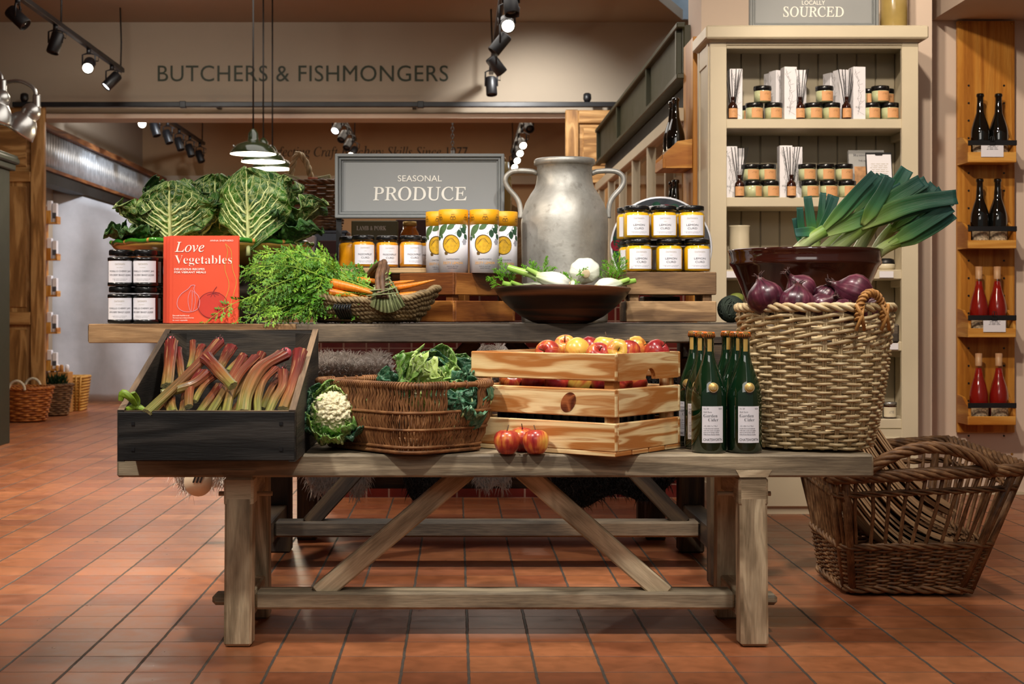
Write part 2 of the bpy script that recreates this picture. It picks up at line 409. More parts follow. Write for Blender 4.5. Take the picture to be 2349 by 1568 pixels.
mb = MB(); put_text(mb, 'Perfecting Craft Butchery Skills Since 1977', flat((0, YF, 0), e=.004), TX(838, YF), TZ(366, YF), w=470 * YF / F, h=31 * YF / F, st='italic', space=1.0)
mb.build('lettering', M['script_letters'], far)
slab('trim_2', -3.4, 1.2, YF - .12, YF, TZ(424, YF), TZ(405, YF), M['bulk'])
slab('ceiling_far', -4, 5, YB + .25, YF + .15, 3.1, 3.2, M['ceil'])
slab('wall_left', -3.75, -3.6, 11.7, YF, 0, 3.1, M['ceil'])
slab('wall_outer', -9.1, -9, -3, 12, 0, 3.2, M['bulk'])
slab('wall_side', -9, -3.7, 11.55, 11.7, 0, 2.4, M['bulk'])
# corrugated fascia over the grey curtain, along the left of the back room
mb = MB(); x0 = -3.35
mb.grid(lambda u, v: (x0 + .012 * math.sin(u * 2 * PI * 62), 11.75 + u * 5.0, 1.99 + .30 * v), 500, 1, flip=True)
t = tag(mb.build('corrugated_fascia', M['galv'], solid=.003), 'pale corrugated metal fascia along the left of the back room, above the grey curtain', 'fascia')
slab('trim_3', -3.42, -3.3, 11.75, 16.75, 2.29, 2.34, M['rust_wood']); slab('trim_4', -3.42, -3.3, 11.75, 16.75, 1.962, 1.99, M['rust_wood'])
slab('trim_5', -3.45, -3.32, 11.75, 16.75, 1.865, 1.962, M['lintel_and_shade'])
mb = MB()
def cur(u, v):
    px = 60 + 470 * u; X = TX(px, 13.1); top = 2.0 - .546 * u
    fold = .05 * math.sin(u * 26 + 1.5 * math.sin(u * 9)) * (1 - .4 * v) + .03 * nz((u * 6, v * 3, 0), 1.3)
    return (X, 13.1 + fold, .02 + (top - .02) * v)
mb.grid(cur, 120, 24); tag(mb.build('curtain', M['canvas'], solid=.006), 'floor length grey cloth curtain at the back left of the shop', 'curtain')
# pine panelled doors
def pdoor(name, x0, x1, y, z1, rails, st=.11):
    mb = MB(); w = x1 - x0; e = Matrix.Identity(3)
    for xa in (x0 + st / 2, x1 - st / 2): mb.box((xa, y, z1 / 2), (st, .05, z1), None, .006)
    for zc, h in rails: mb.box(((x0 + x1) / 2, y, zc), (w - 2 * st, .048, h), None, .004)
    d = struct(mb.build(name, M['pine_door']))
    mb = MB()
    rs = sorted(rails)
    for (za, ha), (zb, hb) in zip(rs, rs[1:]):
        l, h = za + ha / 2, zb - hb / 2
        mb.box(((x0 + x1) / 2, y + .012, (l + h) / 2), (w - 2 * st, .012, h - l)); mb.box(((x0 + x1) / 2, y + .004, (l + h) / 2), (w - 2 * st - .07, .016, h - l - .07), None, .007)
    mb.build('door_panel', M['pine_door'], d)
    return d
yd = 11.35
pdoor('door_1', TX(-110, yd), TX(104, yd), yd, TZ(246, yd), [(TZ(262, yd), .1), (TZ(405, yd), .08), (TZ(730, yd), .1), (.1, .14)])
pdoor('door_2', TX(1297, yd), TX(1297, yd) + .62, yd, TZ(252, yd), [(TZ(268, yd), .1), (TZ(405, yd), .1), (.9, .14), (.12, .2)], .1)
# right-hand glazed partition with green fascia
XP = 1.01
mb = MB(); mb.box((XP + .07, 8.47, 1.985), (.14, 3.86, .23), None, .006)
for y in (6.62, 7.67, 9.08, 10.36): mb.box((XP - .008, y, 1.985), (.03, .035, .25), None, .003)
for z in (2.10, 1.872): mb.box((XP - .01, 8.47, z), (.04, 3.86, .025), None, .004)
struct(mb.build('trim_6', M['green_paint']))
slab('recess_shade', XP + .04, XP + .14, 6.56, 10.4, 1.74, 1.865, M['lintel_and_shade'])  # black slab stands in for the shade in the gap under the fascia
win = MB(); win.box((XP, 8.47, 1.70), (.06, 3.86, .06), None, .004); win.box((XP, 8.47, .55), (.06, 3.86, .06), None, .004); win.box((XP, 8.47, .27), (.05, 3.86, .54))
for k in range(6): win.box((XP, 6.95 + .65 * k, 1.12), (.05, .035, 1.12), None, .004)
w = struct(win.build('window_1', M['cream']))
for k in range(5): MB().box((XP, 7.275 + .65 * k, 1.12), (.006, .62, 1.10)).build('window_pane', M['pane'], w)
MB().box((XP, 6.75, 1.12), (.006, .37, 1.10)).build('window_pane', M['pane'], w)
slab('wall_behind_window', 1.9, 2.0, 6.7, YB, 0, 3.09, M['tan'])
# pier behind the dresser, alcove and lowered ceiling on the right
slab('wall_pier', 1.042, 2.025, 6.25, 6.60, 0, 4.2, M['pink'])
wr = slab('wall_right', 1.2, 4.6, 6.60, 6.75, 0, 4.2, M['pink'])
slab('ceiling_right', 2.135, 4.6, 4.9, 6.60, 2.13, 3.4, M['pink'])
slab('baseboard_right', 2.026, 4.6, 6.585, 6.60, 0, .012, M['cream'])
slab('wall_far_right', 4.5, 4.6, 0, 6.6, 0, 3.4, M['pink'])
# black tension rail across the bulkhead
mb = MB(); mb.box((TX(740, 11.3), 11.3, TZ(240, 11.3)), (1420 * 11.3 / F, .05, .038), None, .004)
for px in (420, 965): mb.box((TX(px, 11.3), 11.3, TZ(240, 11.3)), (.05, .056, .05), None, .004)
for px in (50, 500, 950, 1400): mb.box((TX(px, 11.4), 11.42, TZ(240, 11.3)), (.03, .18, .02))
tag(mb.build('hanging_rail', M['black']), 'long horizontal black metal rail fixed under the green wall lettering', 'rail')
for px, lb in ((56, 'small black speaker on the rail behind the silver lamps'), (1347, 'small black speaker on the right end of the rail')):
    t = thing('speaker', lb, 'speaker', (TX(px, 11.3), 11.3, TZ(233, 11.3)), group='speakers on the rail')
    MB().lathe([(0, 0), (.022, 0), (.032, .02), (.03, .055), (.018, .065), (0, .065)], 16).build('speaker_body', M['black'], t)
    MB().box((0, 0, -.004), (.03, .02, .008)).build('clamp', M['black'], t)
# red tiled shop counter behind the display table
mb = MB(); mb.box((.2, 6.75, .47), (1.62, .55, .94)); ctr = tag(mb.build('shop_counter', M['redtile']), 'dark red glazed tile counter behind the two wooden tables', 'counter')
MB().box((.2, 6.75, .965), (1.68, .62, .05), None, .005).build('worktop', M['rust_wood'], ctr)
# ================================================================ LIGHT FITTINGS
def emis(name, col, st):
    g = G(name); return g.P(col=(.8, .8, .8, 1), emc=col, em=st)
M['lamp_on'] = emis('lit_lamp_lens', (1, .86, .66, 1), 14); M['lamp_white'] = emis('lit_white_lens', (.95, .95, 1, 1), 7)
M['lens_off'] = plain('dark_lens', '#2a2a2c', .15)
M['shade_in'] = emis('white_enamel_lit_inside', (1, .88, .62, 1), 5.5)
M['enamel'] = plain('green_enamel', '#27321d', .18, var=.05, coat=.5)
M['silver'] = plain('brushed_silver_metal', '#b5b5b2', .3, metal=.85, var=.06)
M['brass'] = plain('brass', '#c79a4a', .3, metal=.9)
def track(y0, y1, x, z, drops, label):
    t = thing('lighting_track', label, 'track', (x, y0, z))
    mb = MB(); mb.box((0, (y1 - y0) / 2, 0), (.036, y1 - y0, .034), None, .003).build('track_rail', M['black'], t)
    for y in drops:
        mb = MB(); mb.tube([(0, y - y0, .015), (.004, y - y0, .2), (-.004, y - y0, 3.1 - z)], .006, 6); mb.build('suspension_cable', M['cable'], t)
def spot(loc, aim, lit, label, grp, zt, w=0, ang=50):
    loc = Vector(loc); d = Vector(aim).normalized()
    t = thing('track_spotlight', label, 'spotlight', (loc.x, loc.y, loc.z), group=grp)
    rt = d.to_track_quat('-Z', 'Y').to_matrix()
    mb = MB(); mb.lathe([(0, .066), (.036, .066), (.04, .058), (.04, -.064), (.037, -.068), (.035, -.05), (0, -.05)], 20)
    for i in range(len(mb.v)): mb.v[i] = rt @ mb.v[i]
    mb.build('lamp_body', M['black'], t)
    mb = MB(); mb.lathe([(0, -.0495), (.034, -.0495), (.034, -.058), (0, -.061)], 16)
    for i in range(len(mb.v)): mb.v[i] = rt @ mb.v[i]
    mb.build('lens', M['lamp_on'] if lit == 1 else (M['lamp_white'] if lit == 2 else M['lens_off']), t)
    h = zt - loc.z; s = Vector((.043, 0, 0)) if abs(d.x) < .6 else Vector((0, .043, 0)); q = Vector((0, 0, 1))
    mb = MB(); mb.tube([-s, -s + q * h * .62, -s * .3 + q * h * .7, s * .3 + q * h * .7, s + q * h * .62, s], .006, 6)
    mb.tube([q * h * .66, q * h], .016, 10)
    mb.tube([s * .3 + q * h * .7, s * 1.6 + q * h * .55, s * 1.5 + q * h * .25, rt @ Vector((0, .01, .056))], .004, 6)
    mb.build('bracket', M['black'], t)
    if w: lamp('SPOT', loc + d * .075, loc + d, w, WARM, .03, ang, .6, 'spot_light')
xa = -2.51
track(7.2, 11.0, xa, 2.63, (7.7, 9.3, 10.95), 'black ceiling track hung at the upper left, running towards the lettered wall')
g1 = 'spotlights on the upper left track'
for y, dz, aim, lit, lb, w in ((8.38, .0, (.65, -.1, -.6), 0, 'black spotlight nearest the left edge of the photo, tilted down to the right', 0),
        (9.17, 0, (-.25, -.2, -1), 0, 'unlit black spotlight second from the left on the upper left track', 0),
        (10.0, -.0, (.12, -1, -.55), 1, 'glowing spotlight facing out from the upper left track', 12),
        (10.67, 0, (-.62, -.35, -.75), 2, 'spotlight tilted down left at the far end of the upper left track', 6)):
    spot((xa, y, 2.50), aim, lit, lb, g1, 2.615, w)
track(7.4, 11.1, .26, 2.63, (8.0, 11.0), 'black ceiling track seen end on above the grey sign')
g2 = 'spotlights on the track above the sign'
for x, y, aim, lit, lb, w in ((.285, 7.75, (.1, -.3, -1), 0, 'black spotlight cut off by the top of the photo above the milk churn', 0),
        (.285, 8.3, (.06, -1, -.45), 1, 'glowing spotlight facing out above the milk churn', 20),
        (.262, 8.92, (-.6, -.1, -.75), 0, 'black spotlight tilted down left under the glowing one', 0),
        (.26, 9.7, (.6, .2, -.75), 0, 'black spotlight tilted down right, third down the track above the sign', 0),
        (.249, 10.6, (.05, -.2, -1), 0, 'lowest black spotlight pointing straight down on the track above the sign', 0)):
    spot((x, y, 2.45), aim, lit, lb, g2, 2.615, w)
lamp('SPOT', (.45, 10.2, 2.75), (.62, 11.5, 2.1), 95, (1, .98, .95), .04, 80, .9, 'spot_light')
track(13.2, 16.4, -2.83, 2.70, (16.3,), 'dark ceiling track in the back room at the left'); g3 = 'spotlights in the back room at the left'
spot((-2.87, 13.4, 2.55), (.1, -1, -.4), 1, 'glowing spotlight at the start of the left back room track', g3, 2.685, 10)
for k in range(5): spot((-2.83, 13.75 + .6 * k, 2.53), (.35, -.2, -1), 0, ('first', 'second', 'middle', 'fourth', 'last')[k] + ' of five dark spotlights hanging in the left of the back room', g3, 2.685)
track(13.2, 16.0, -1.11, 2.70, (15.9,), 'dark ceiling track in the back room above the left of the grey sign'); g4 = 'spotlights in the back room behind the sign'
for k, (y, l, lb) in enumerate(((13.6, 2, 'white lit spotlight hanging just under the opening, left of the grey sign top'), (14.3, 0, 'dark spotlight below the white lit one left of the sign'), (15.0, 0, 'lower dark spotlight just left of the sign top'), (15.7, 1, 'lit spotlight touching the top edge of the grey sign'))):
    spot((-1.11, y, 2.53), (-.3, -.8, -.7), l, lb, g4, 2.685, 8 if l else 0)
track(12.7, 16.5, .62, 2.62, (13.2, 16.4), 'dark ceiling track in the back room right of the grey sign'); g5 = 'spotlights in the back room right of the sign'
for k, (y, l, lb) in enumerate(((12.9, 0, 'dark spotlight at the top of the back room row right of the sign'), (14.2, 1, 'uppermost of four lit spotlights right of the sign'), (14.9, 1, 'second of four lit spotlights right of the sign'), (15.6, 1, 'third of four lit spotlights right of the sign'), (16.3, 1, 'lowest of four lit spotlights right of the sign'))):
    spot((.63, y, 2.45), (.2, -1, -.55), l, lb, g5, 2.605, 7 if l else 0)
# chain in the back room
mb = MB(); Xc = TX(1038, 14)
for k in range(22):
    z = 2.36 + k * .034; a = (k % 2) * PI / 2
    mb.tube([(Xc + .012 * math.cos(t_) * math.cos(a), 14 + .012 * math.cos(t_) * math.sin(a), z + .022 * math.sin(t_)) for t_ in [i * PI / 5 for i in range(11)]], .004, 5, caps=False)
mb.tube([(Xc, 14, 2.36), (Xc + .01, 14, 2.22), (Xc - .02, 14, 2.10)], .018, 6)
tag(mb.build('hanging_chain', M['black']), 'dark chain hanging in the back room above the grey sign', 'chain')
# pendant lamps
for k, y in enumerate((9.6, 10.1, 10.6)):
    z0 = 1.852
    t = thing('pendant_lamp', ('largest and nearest green pendant lamp with lit white inside', 'middle green pendant lamp, partly behind the nearest one', 'farthest green pendant lamp just above the cabbages')[k], 'pendant lamp', (-1.333, y, z0), group='green enamel pendant lamps')
    mb = MB(); mb.lathe([(.150, 0), (.152, .004), (.146, .014), (.135, .035), (.105, .062), (.062, .078), (.040, .084), (.034, .10), (.032, .135), (.022, .15), (.012, .165), (0, .17)], 40); mb.build('lamp_shade', M['enamel'], t)
    mb = MB(); mb.lathe([(.149, 0.0005), (.140, .018), (.125, .034), (.09, .05), (.05, .06), (0, .062)], 40); mb.build('shade_lining', M['shade_in'], t)
    mb = MB(); mb.ball((0, 0, .035), .028, 14, 10); mb.build('bulb', M['lamp_on'], t)
    mb = MB(); mb.tube([(0, 0, .165), (0, 0, 3.1 - z0)], .0055, 6); mb.build('cord', M['cable'], t)
    for s in (-1, 1): MB().tube([(s * .115, -.05, .042), (s * .125, -.055, .052)], .006, 8).build('rivet', M['silver'], t)
    lamp('POINT', (-1.333, y, z0 - .06), None, 9, (1, .84, .6), .05, name='pendant_light')
# green cabinet and silver gooseneck lamps, far left
t = thing('green_cabinet', 'dark green shelf cabinet with cornice at the left edge of the photo', 'cabinet', (TX(-60, 9.0), 9.0, 0))
xe = TX(2, 9.0) - t.location.x; zc = TZ(385, 9.0)
mb = MB(); mb.box((xe - .02, 0, zc / 2), (.04, .36, zc), None, .004); mb.box((xe - .75, 0, zc / 2), (.04, .36, zc), None, .004); mb.box((xe - .38, .17, zc / 2), (.72, .02, zc)); mb.build('carcass', M['cabinet_green'], t)
for z in (.1, .42, .74, 1.06, 1.38): MB().box((xe - .38, 0, z), (.70, .32, .03), None, .003).build('shelf', M['cabinet_green'], t)
mb = MB(); mb.box((xe - .38, 0, zc + .02), (.82, .42, .04), None, .006); mb.box((xe - .38, 0, zc + .06), (.86, .46, .04), None, .01); mb.box((xe - .38, 0, zc + .085), (.84, .44, .02), None, .004); mb.build('cornice', M['cabinet_green'], t)
for k, (sx, sy, ax, tilt, lb) in enumerate(((6, 205, -70, -.25, 'silver gooseneck lamp cut off by the left edge of the photo'), (84, 240, -60, -.62, 'silver gooseneck lamp angled down to the left, whole shade in view'))):
    y = 8.85 + .1 * k; bx = TX(ax, y); zb = zc + .095
    t = thing('gooseneck_lamp', lb, 'lamp', (bx, y, zb), group='silver gooseneck lamps')
    p = T(sx, sy, y) - Vector(t.location)
    MB().lathe([(0, 0), (.05, 0), (.05, .008), (.015, .02), (0, .02)], 20, (0, .08, 0)).build('lamp_base', M['silver'], t)
    top = .50 if k == 0 else .44
    ya = .08
    pts = [(0, ya, 0), (0, ya, .10), (-.01, ya, top - .10), (p.x * .35, ya * .6, top - .02), (p.x * .72, ya * .2, top), (p.x * .97, 0, top - .05), (p.x, 0, top - .12), (p.x, 0, p.z)]
    P_ = [Vector(q) for q in pts]; pts = []
    for i in range(len(P_) - 1): pts += [P_[i].lerp(P_[i + 1], f / 6) for f in range(6)]
    pts.append(P_[-1])
    for _ in range(6): pts = [pts[0]] + [(pts[i - 1] + pts[i] * 2 + pts[i + 1]) / 4 for i in range(1, len(pts) - 1)] + [pts[-1]]
    MB().tube(pts, .012, 10).build('arm', M['silver'], t)
    MB().lathe([(0, .06), (.021, .06), (.024, .05), (.024, -.012), (.028, -.02), (0, -.02)], 24, p).build('lamp_collar', M['silver'], t)
    mb = MB(); mb.lathe([(0, .0), (.03, -.004), (.052, -.03), (.06, -.06), (.054, -.085), (.058, -.09), (.075, -.11), (.098, -.15), (.105, -.19), (.108, -.205), (.102, -.2), (.09, -.15), (.055, -.1), (0, -.09)], 36)
    rt = Matrix.Translation(p) @ Matrix.Rotation(-tilt, 4, 'Y'); mb.xf(rt)
    mb.build('lamp_shade', M['silver'], t)
    mb = MB(); mb.lathe([(0, -.182), (.098, -.182), (.098, -.188), (0, -.19)], 28); mb.xf(rt); mb.build('diffuser', M['shade_in'], t)
# ================================================================ BENCH, DISPLAY TABLE, FUR-COVERED SEAT
M['bench'] = wood('weathered_teak', '#5a4e3f', '#95866d', '#bcab8e', 1.0, 8, 4, .62, .6, .35, '#3a332c', .45)
M['bench_leg'] = wood('pale_weathered_teak', '#76654d', '#b7a283', '#d6c4a3', 1.4, 7, 5, .6, .6, .35, '#5a4a36', .4)
M['table'] = wood('dark_reclaimed_timber', '#2f2821', '#5f5345', '#8d7a62', .8, 8, 3, .65, .6, .4, '#2a2622', .6)
M['table_end'] = wood('brown_reclaimed_timber', '#5d4026', '#94704a', '#b8946a', .8, 9, 4, .6, .55, .35, '#3a2a1c', .4)
M['table_dark'] = wood('dark_oak', '#1d1712', '#3a2e24', '#54432f', 1., 8, 4, .6)
def trestle(root, x0, x1, y0, y1, z1, th, lx, rx, lw, sy, sz0, sz1, braces, top_m, leg_m, splay, tenon, lft_part=None):
    mb = MB(); mb.box(((x0 + x1) / 2, (y0 + y1) / 2, z1 - th / 2), (x1 - x0, y1 - y0, th), None, .005); mb.build('table_top', top_m, root)
    zb = z1 - th
    for cx in (lx, rx):
        for ya, s in ((y0 + lw * .55, -1), (y1 - lw * .6, 1)):
            mb = MB(); mb.beam((cx, ya + s * splay, 0.001), (cx, ya, zb - .002), lw, lw * .98, (0, -1, 0), .006)
            if s < 0:
                mb.box((cx, ya + .0005, zb - .036), (lw * 1.07, lw * 1.07, .071), None, .006)
                w = lw * .5; mb.prism([(-w, 0), (w, 0), (w * 1.3, .018), (-w * 1.3, .018)], lambda x, y, d: (cx + x, y0 - .0015 + d, zb + y), .01)
            mb.build('leg', leg_m, root)
        mb = MB(); mb.box((cx, (y0 + y1) / 2, zb - .036), (lw * .8, y1 - y0 - lw * 2.1, .06), None, .004); mb.build('end_rail', leg_m, root)
        mb = MB(); mb.box((cx, (y0 + y1) / 2, (sz0 + sz1) / 2 - .005), (lw * .75, y1 - y0 - lw * 1.9 + splay, (sz1 - sz0) * 1.5), None, .004); mb.build('end_rail', leg_m, root)
        mb = MB(); mb.tube([(cx - lw, (y0 + y1) / 2 - .06, zb - .055), (cx + lw, (y0 + y1) / 2 - .06, zb - .055)], .006, 10); mb.build('dowel', leg_m, root)
    mb = MB(); mb.box(((lx + rx) / 2, sy, (sz0 + sz1) / 2), (rx - lx - lw * .8, .08, sz1 - sz0), None, .006)
    for cx, s in ((lx, -1), (rx, 1)):
        a = cx + s * (lw * .35); b = cx + s * (lw * .5 + tenon); mb.box(((a + b) / 2, sy, (sz0 + sz1) / 2), (abs(b - a), .055, (sz1 - sz0) * .65), None, .012)
    mb.build('stretcher', top_m, root)
    for xa, xb in braces:
        mb = MB(); mb.beam((xa, sy, sz1 - .012), (xb, sy + .02, zb + .004), .05, .05, (0, -1, 0), .004); mb.build('brace', leg_m, root)
bench = thing('wooden_bench', 'long low weathered wooden bench with diagonal braces in front, carrying the crates', 'bench', (0, 3.8, 0))
bench.matrix_basis = Matrix.Identity(4); bench.location = (0, 0, 0)
trestle(bench, -.835, 1.024, 3.60, 3.97, .47, .056, -.5365, .729, .068, 3.74, .069, .113, ((-.352, .03), (.53, .165)), M['bench'], M['bench_leg'], .02, .05)
table = thing('wooden_table', 'long dark timber trestle table behind the bench, carrying jars and vegetables', 'table', (0, 0, 0))
trestle(table, -1.103, 1.322, 4.38, 5.06, .784, .057, -.609, .80, .085, 4.66, .11, .159, ((-.47, .06), (.72, .17)), M['table'], M['table_dark'], .02, .06)
MB().box((-.79, 4.381, .7555), (.62, .006, .0572), None, .002).build('edge_board', M['table_end'], table)
# ---- seat behind the table, draped with sheepskins
def fur_mat(name, c1, c2):
    g = G(name); return g.P(col=g.ramp(g.uv(), [(0, C(c1)), (1, C(c2))]) if False else g.mix(g.noise(g.obj(), 25., 3.), C(c1), C(c2)), rough=.8, spec=.2, sheen=.4)
M['fur_white'] = fur_mat('white_sheepskin', '#cfc3ba', '#f4eeea'); M['fur_black'] = fur_mat('black_sheepskin', '#080707', '#191614')
M['tagm'] = plain('cream_leather', '#d8cbb4', .6)
seat = thing('seat_bench', 'dark low bench behind the table, hidden under sheepskins', 'bench', (0, 0, 0))
MB().box((-.02, 5.42, .50), (1.86, .34, .06), None, .005).build('seat', M['table_dark'], seat)
for x in (-.54, .716):
    for y in (5.30, 5.54): MB().box((x, y, .235), (.07, .06, .47), None, .004).build('leg', M['table_dark'], seat)
MB().box((.088, 5.42, .2), (1.2, .05, .06), None, .003).build('stretcher', M['table_dark'], seat)
def fleece(name, label, cx, wid, top, front, lift, mat, seed, n=7000, grp='sheepskins', side=0, ln=.045):
    r = random.Random(seed); t = thing(name, label, 'sheepskin', (cx, 5.42, .53), group=grp)
    def prof(v, u):
        # v 0 back hang -> 1 front hang
        e = .9 + .25 * nz((u * 3, seed, 0), 1.) - .35 * abs(2 * u - 1) ** 3
        L = [(.21, -.18 * e), (.19, .012 + lift * .5), (.0, .03 + lift), (-.17, .018 + lift * .7), (-.205, -.05), (-.225, -front * e * .6), (-.235, -front * e)]
        f = v * (len(L) - 1); i = min(int(f), len(L) - 2); k = f - i
        return L[i][0] * (1 - k) + L[i + 1][0] * k, L[i][1] * (1 - k) + L[i + 1][1] * k
    def fn(u, v):
        y, z = prof(v, u); w = wid * (1 - .12 * math.cos(v * 9 + seed)); x = (u - .5) * w
        return Vector((x, y + .015 * nz((u * 4, v * 4, seed), 1), z + .02 * nz((u * 5, v * 3, seed), 1) - (side * max(0, -(x) / wid) * .0)))
    mb = MB(); mb.grid(fn, 24, 24, flip=True); mb.build('hide', mat, t, solid=.004)
    mb = MB(); e = .01
    for _ in range(int(n * 1.9)):
        u, v = r.random(), r.random(); p = fn(u, v); du = fn(min(1, u + e), v) - fn(max(0, u - e), v); dv = fn(u, min(1, v + e)) - fn(u, max(0, v - e))
        nn = dv.cross(du).normalized()
        if v < .4 and nn.z < 0: nn = -nn
        if v > .6 and nn.y > 0: nn = -nn
        d = (nn + Vector((r.uniform(-.7, .7), r.uniform(-.5, .3), r.uniform(-.9, .1)))).normalized(); sd = d.cross(Vector((r.uniform(-1, 1), r.uniform(-1, 1), r.uniform(-1, 1)))).normalized() * .0019
        l = ln * r.uniform(.5, 1.2); b = len(mb.v); mid = p + d * l * .6; tip = p + d * l + Vector((0, 0, -.25 * l))
        mb.v += [p - sd, p + sd, mid + sd * .6, mid - sd * .6, tip]
        mb.face([b, b + 1, b + 2, b + 3], [(0, 0)] * 4); mb.face([b + 3, b + 2, b + 4], [(0, 0)] * 3)
    o = mb.build('wool', mat, t); o['kind'] = 'stuff'
    return t
fleece('sheepskin', 'white sheepskin draped on the seat behind the wicker basket of cauliflower', -.41, .33, 0, .40, .09, M['fur_white'], 3)
fleece('sheepskin', 'narrow black sheepskin under the table between two white ones', -.125, .17, 0, .42, .02, M['fur_black'], 6, 3500)
fleece('sheepskin', 'small white sheepskin behind the left end of the apple crate', .115, .22, 0, .36, .12, M['fur_white'], 9, 3500)
fleece('sheepskin', 'wide shaggy black sheepskin hanging under the table behind the right brace', .585, .60, 0, .42, .03, M['fur_black'], 5, 8000)
f4 = fleece('sheepskin', 'white sheepskin with a round cream tag hanging at the left end behind the bench', -.84, .36, 0, .38, .01, M['fur_white'], 12, 4500)
mb = MB(); c = T(455, 1105, 5.12) - Vector(f4.location); mb.lathe([(0, 0), (.05, 0), (.05, .004), (0, .004)], 24); mb.xf(Matrix.Translation(c) @ Matrix.Rotation(PI / 2, 4, 'X')); tg = mb.build('leather_tag', M['tagm'], f4)
mb = MB()
for k in range(3): mb.box(c + V(-.012 + .012 * k, -.006, .012), (.006, .002, .03), rot(y=.35))
mb.build('tag_mark', M['black'], tg)
# ================================================================ PACKED GOODS ON THE TABLE
ZT = .784; ZB = .47                                     # table top, bench top
def glass_mat(name, tint, ro=.03, k=.0):
    g = G(name); t = g.n('BsdfTransparent', {0: tint}); gl = g.n('BsdfGlossy', {0: (1, 1, 1, 1), 1: ro})
    fr = g.math('MULTIPLY', g.math('ADD', g.n('Fresnel', {0: 1.45}).outputs[0], k), g.math('SUBTRACT', 1., g.n('NewGeometry').outputs['Backfacing'])); mx = g.n('MixShader', {0: fr, 1: t, 2: gl}); g.t.links.new(mx.outputs[0], g.o.inputs[0]); return g.m
M['glass'] = glass_mat('clear_jar_glass', (.96, .96, .95, 1))
M['lid_black'] = plain('black_lid', '#0d0d0e', .28, coat=.4)
M['paper'] = plain('white_paper_label', '#e9e7ee', .6, var=.02)
M['ink'] = plain('dark_grey_ink', '#4c4c55', .6); M['ink_gold'] = plain('pale_gold_ink', '#b9ad98', .5)
M['curd_lemon'] = plain('lemon_curd', '#efb912', .35, var=.1, vs=25, coat=.3); M['curd_passion'] = plain('passionfruit_curd', '#e89c12', .35, var=.12, vs=25, coat=.3)
M['jam'] = plain('dark_cherry_jam', '#1a0307', .2, coat=.3)
M['curd_shelf'] = M['curd_lemon']
def arc_label(mb, r, h0, h1, a0, a1, n=18, e=.0006, m=0):
    mb.grid(lambda u, v: Vector(((r + e) * math.cos(a0 + (a1 - a0) * u), (r + e) * math.sin(a0 + (a1 - a0) * u), h0 + (h1 - h0) * v)), n, 1, m)
def fine_lines(mb, pl, cx, y, w, rows, st=.0026, hh=.0009, m=0):
    for k in range(rows):
        ww = w * (1 - .15 * (k % 2)); n = max(3, int(ww / .004)); b = len(mb.v)
        for i in range(n + 1):
            x = cx - ww / 2 + ww * i / n; mb.v += [Vector(pl(x, y - k * st)), Vector(pl(x, y - k * st + hh))]
        for i in range(n):
            if (i * 7 + k * 3) % 5: mb.face([b + 2 * i, b + 2 * i + 2, b + 2 * i + 3, b + 2 * i + 1], [(0, 0)] * 4, m, False)
def make_jar(name, r, h, cont, lines, brand, label, cat='jar', frill=False):
    t = thing(name, label, cat)
    lh = h * .145; nk = h - lh
    if frill:
        for zz in (.001, nk * .80): MB().lathe([(r * .95, zz), (r + .0008, zz + .001), (r + .0014, zz + .006), (r + .0008, zz + .011), (r * .9, zz + .012)], 88, fn=lambda a, z, an: (a * (1 + .01 * math.cos(an * 44)) if a > r else a, z)).build('jar_bead', M['lid_black'], t)
    MB().lathe([(0, .002), (r * .9, .0), (r, .006), (r, nk * .78), (r * .985, nk * .86), (r * .86, nk * .95), (r * .86, nk + .004)], 36).build('jar_glass', M['glass'], t)
    MB().lathe([(0, .004), (r * .88, .003), (r * .965, .008), (r * .965, nk * .77), (r * .93, nk * .86), (r * .82, nk * .93), (0, nk * .94)], 36).build('jar_contents', cont, t)
    k = 44; MB().lathe([(0, h - .001), (r * .78, h - .001), (r * .82, h), (r * .9, h - .0015), (r * .93, h - .004), (r * .93, nk + .001), (r * .9, nk - .001), (r * .8, nk + .002)], k * 2, fn=lambda a, z, an: (a * (1 + .012 * math.cos(an * k)) if abs(a - r * .93) < 1e-5 else a, z)).build('lid', M['lid_black'], t)
    a0 = -PI / 2; hw = .95 if not frill else 1.15
    mb = MB(); l0, l1 = h * .10, h * .70; arc_label(mb, r, l0, l1, a0 - hw, a0 + hw)
    lb = mb.build('jar_label', M['paper'] if not frill else [M['paper']], t)
    mb = MB(); pl = cyl(r, a0, .0011); H = l1 - l0
    put_text(mb, brand, pl, 0, l0 + H * .80, h=H * .075, w=r * .78, m=1)
    put_text(mb, 'RICH & FRUITY' if frill else 'CLASSIC', pl, 0, l0 + H * .67, h=H * .028, m=1)
    for i, (s, w) in enumerate(lines): put_text(mb, s, pl, 0, l0 + H * (.46 - .17 * i), h=H * .095, w=r * w)
    put_text(mb, 'Lovingly handmade in small batches with', pl, 0, l0 + H * .145, h=H * .038, w=r * 1.2, res=1); put_text(mb, 'the finest ingredients', pl, 0, l0 + H * .085, h=H * .038, w=r * .95, res=1)
    mb.build('lettering', [M['ink'], M['ink_gold']], lb)
    return t
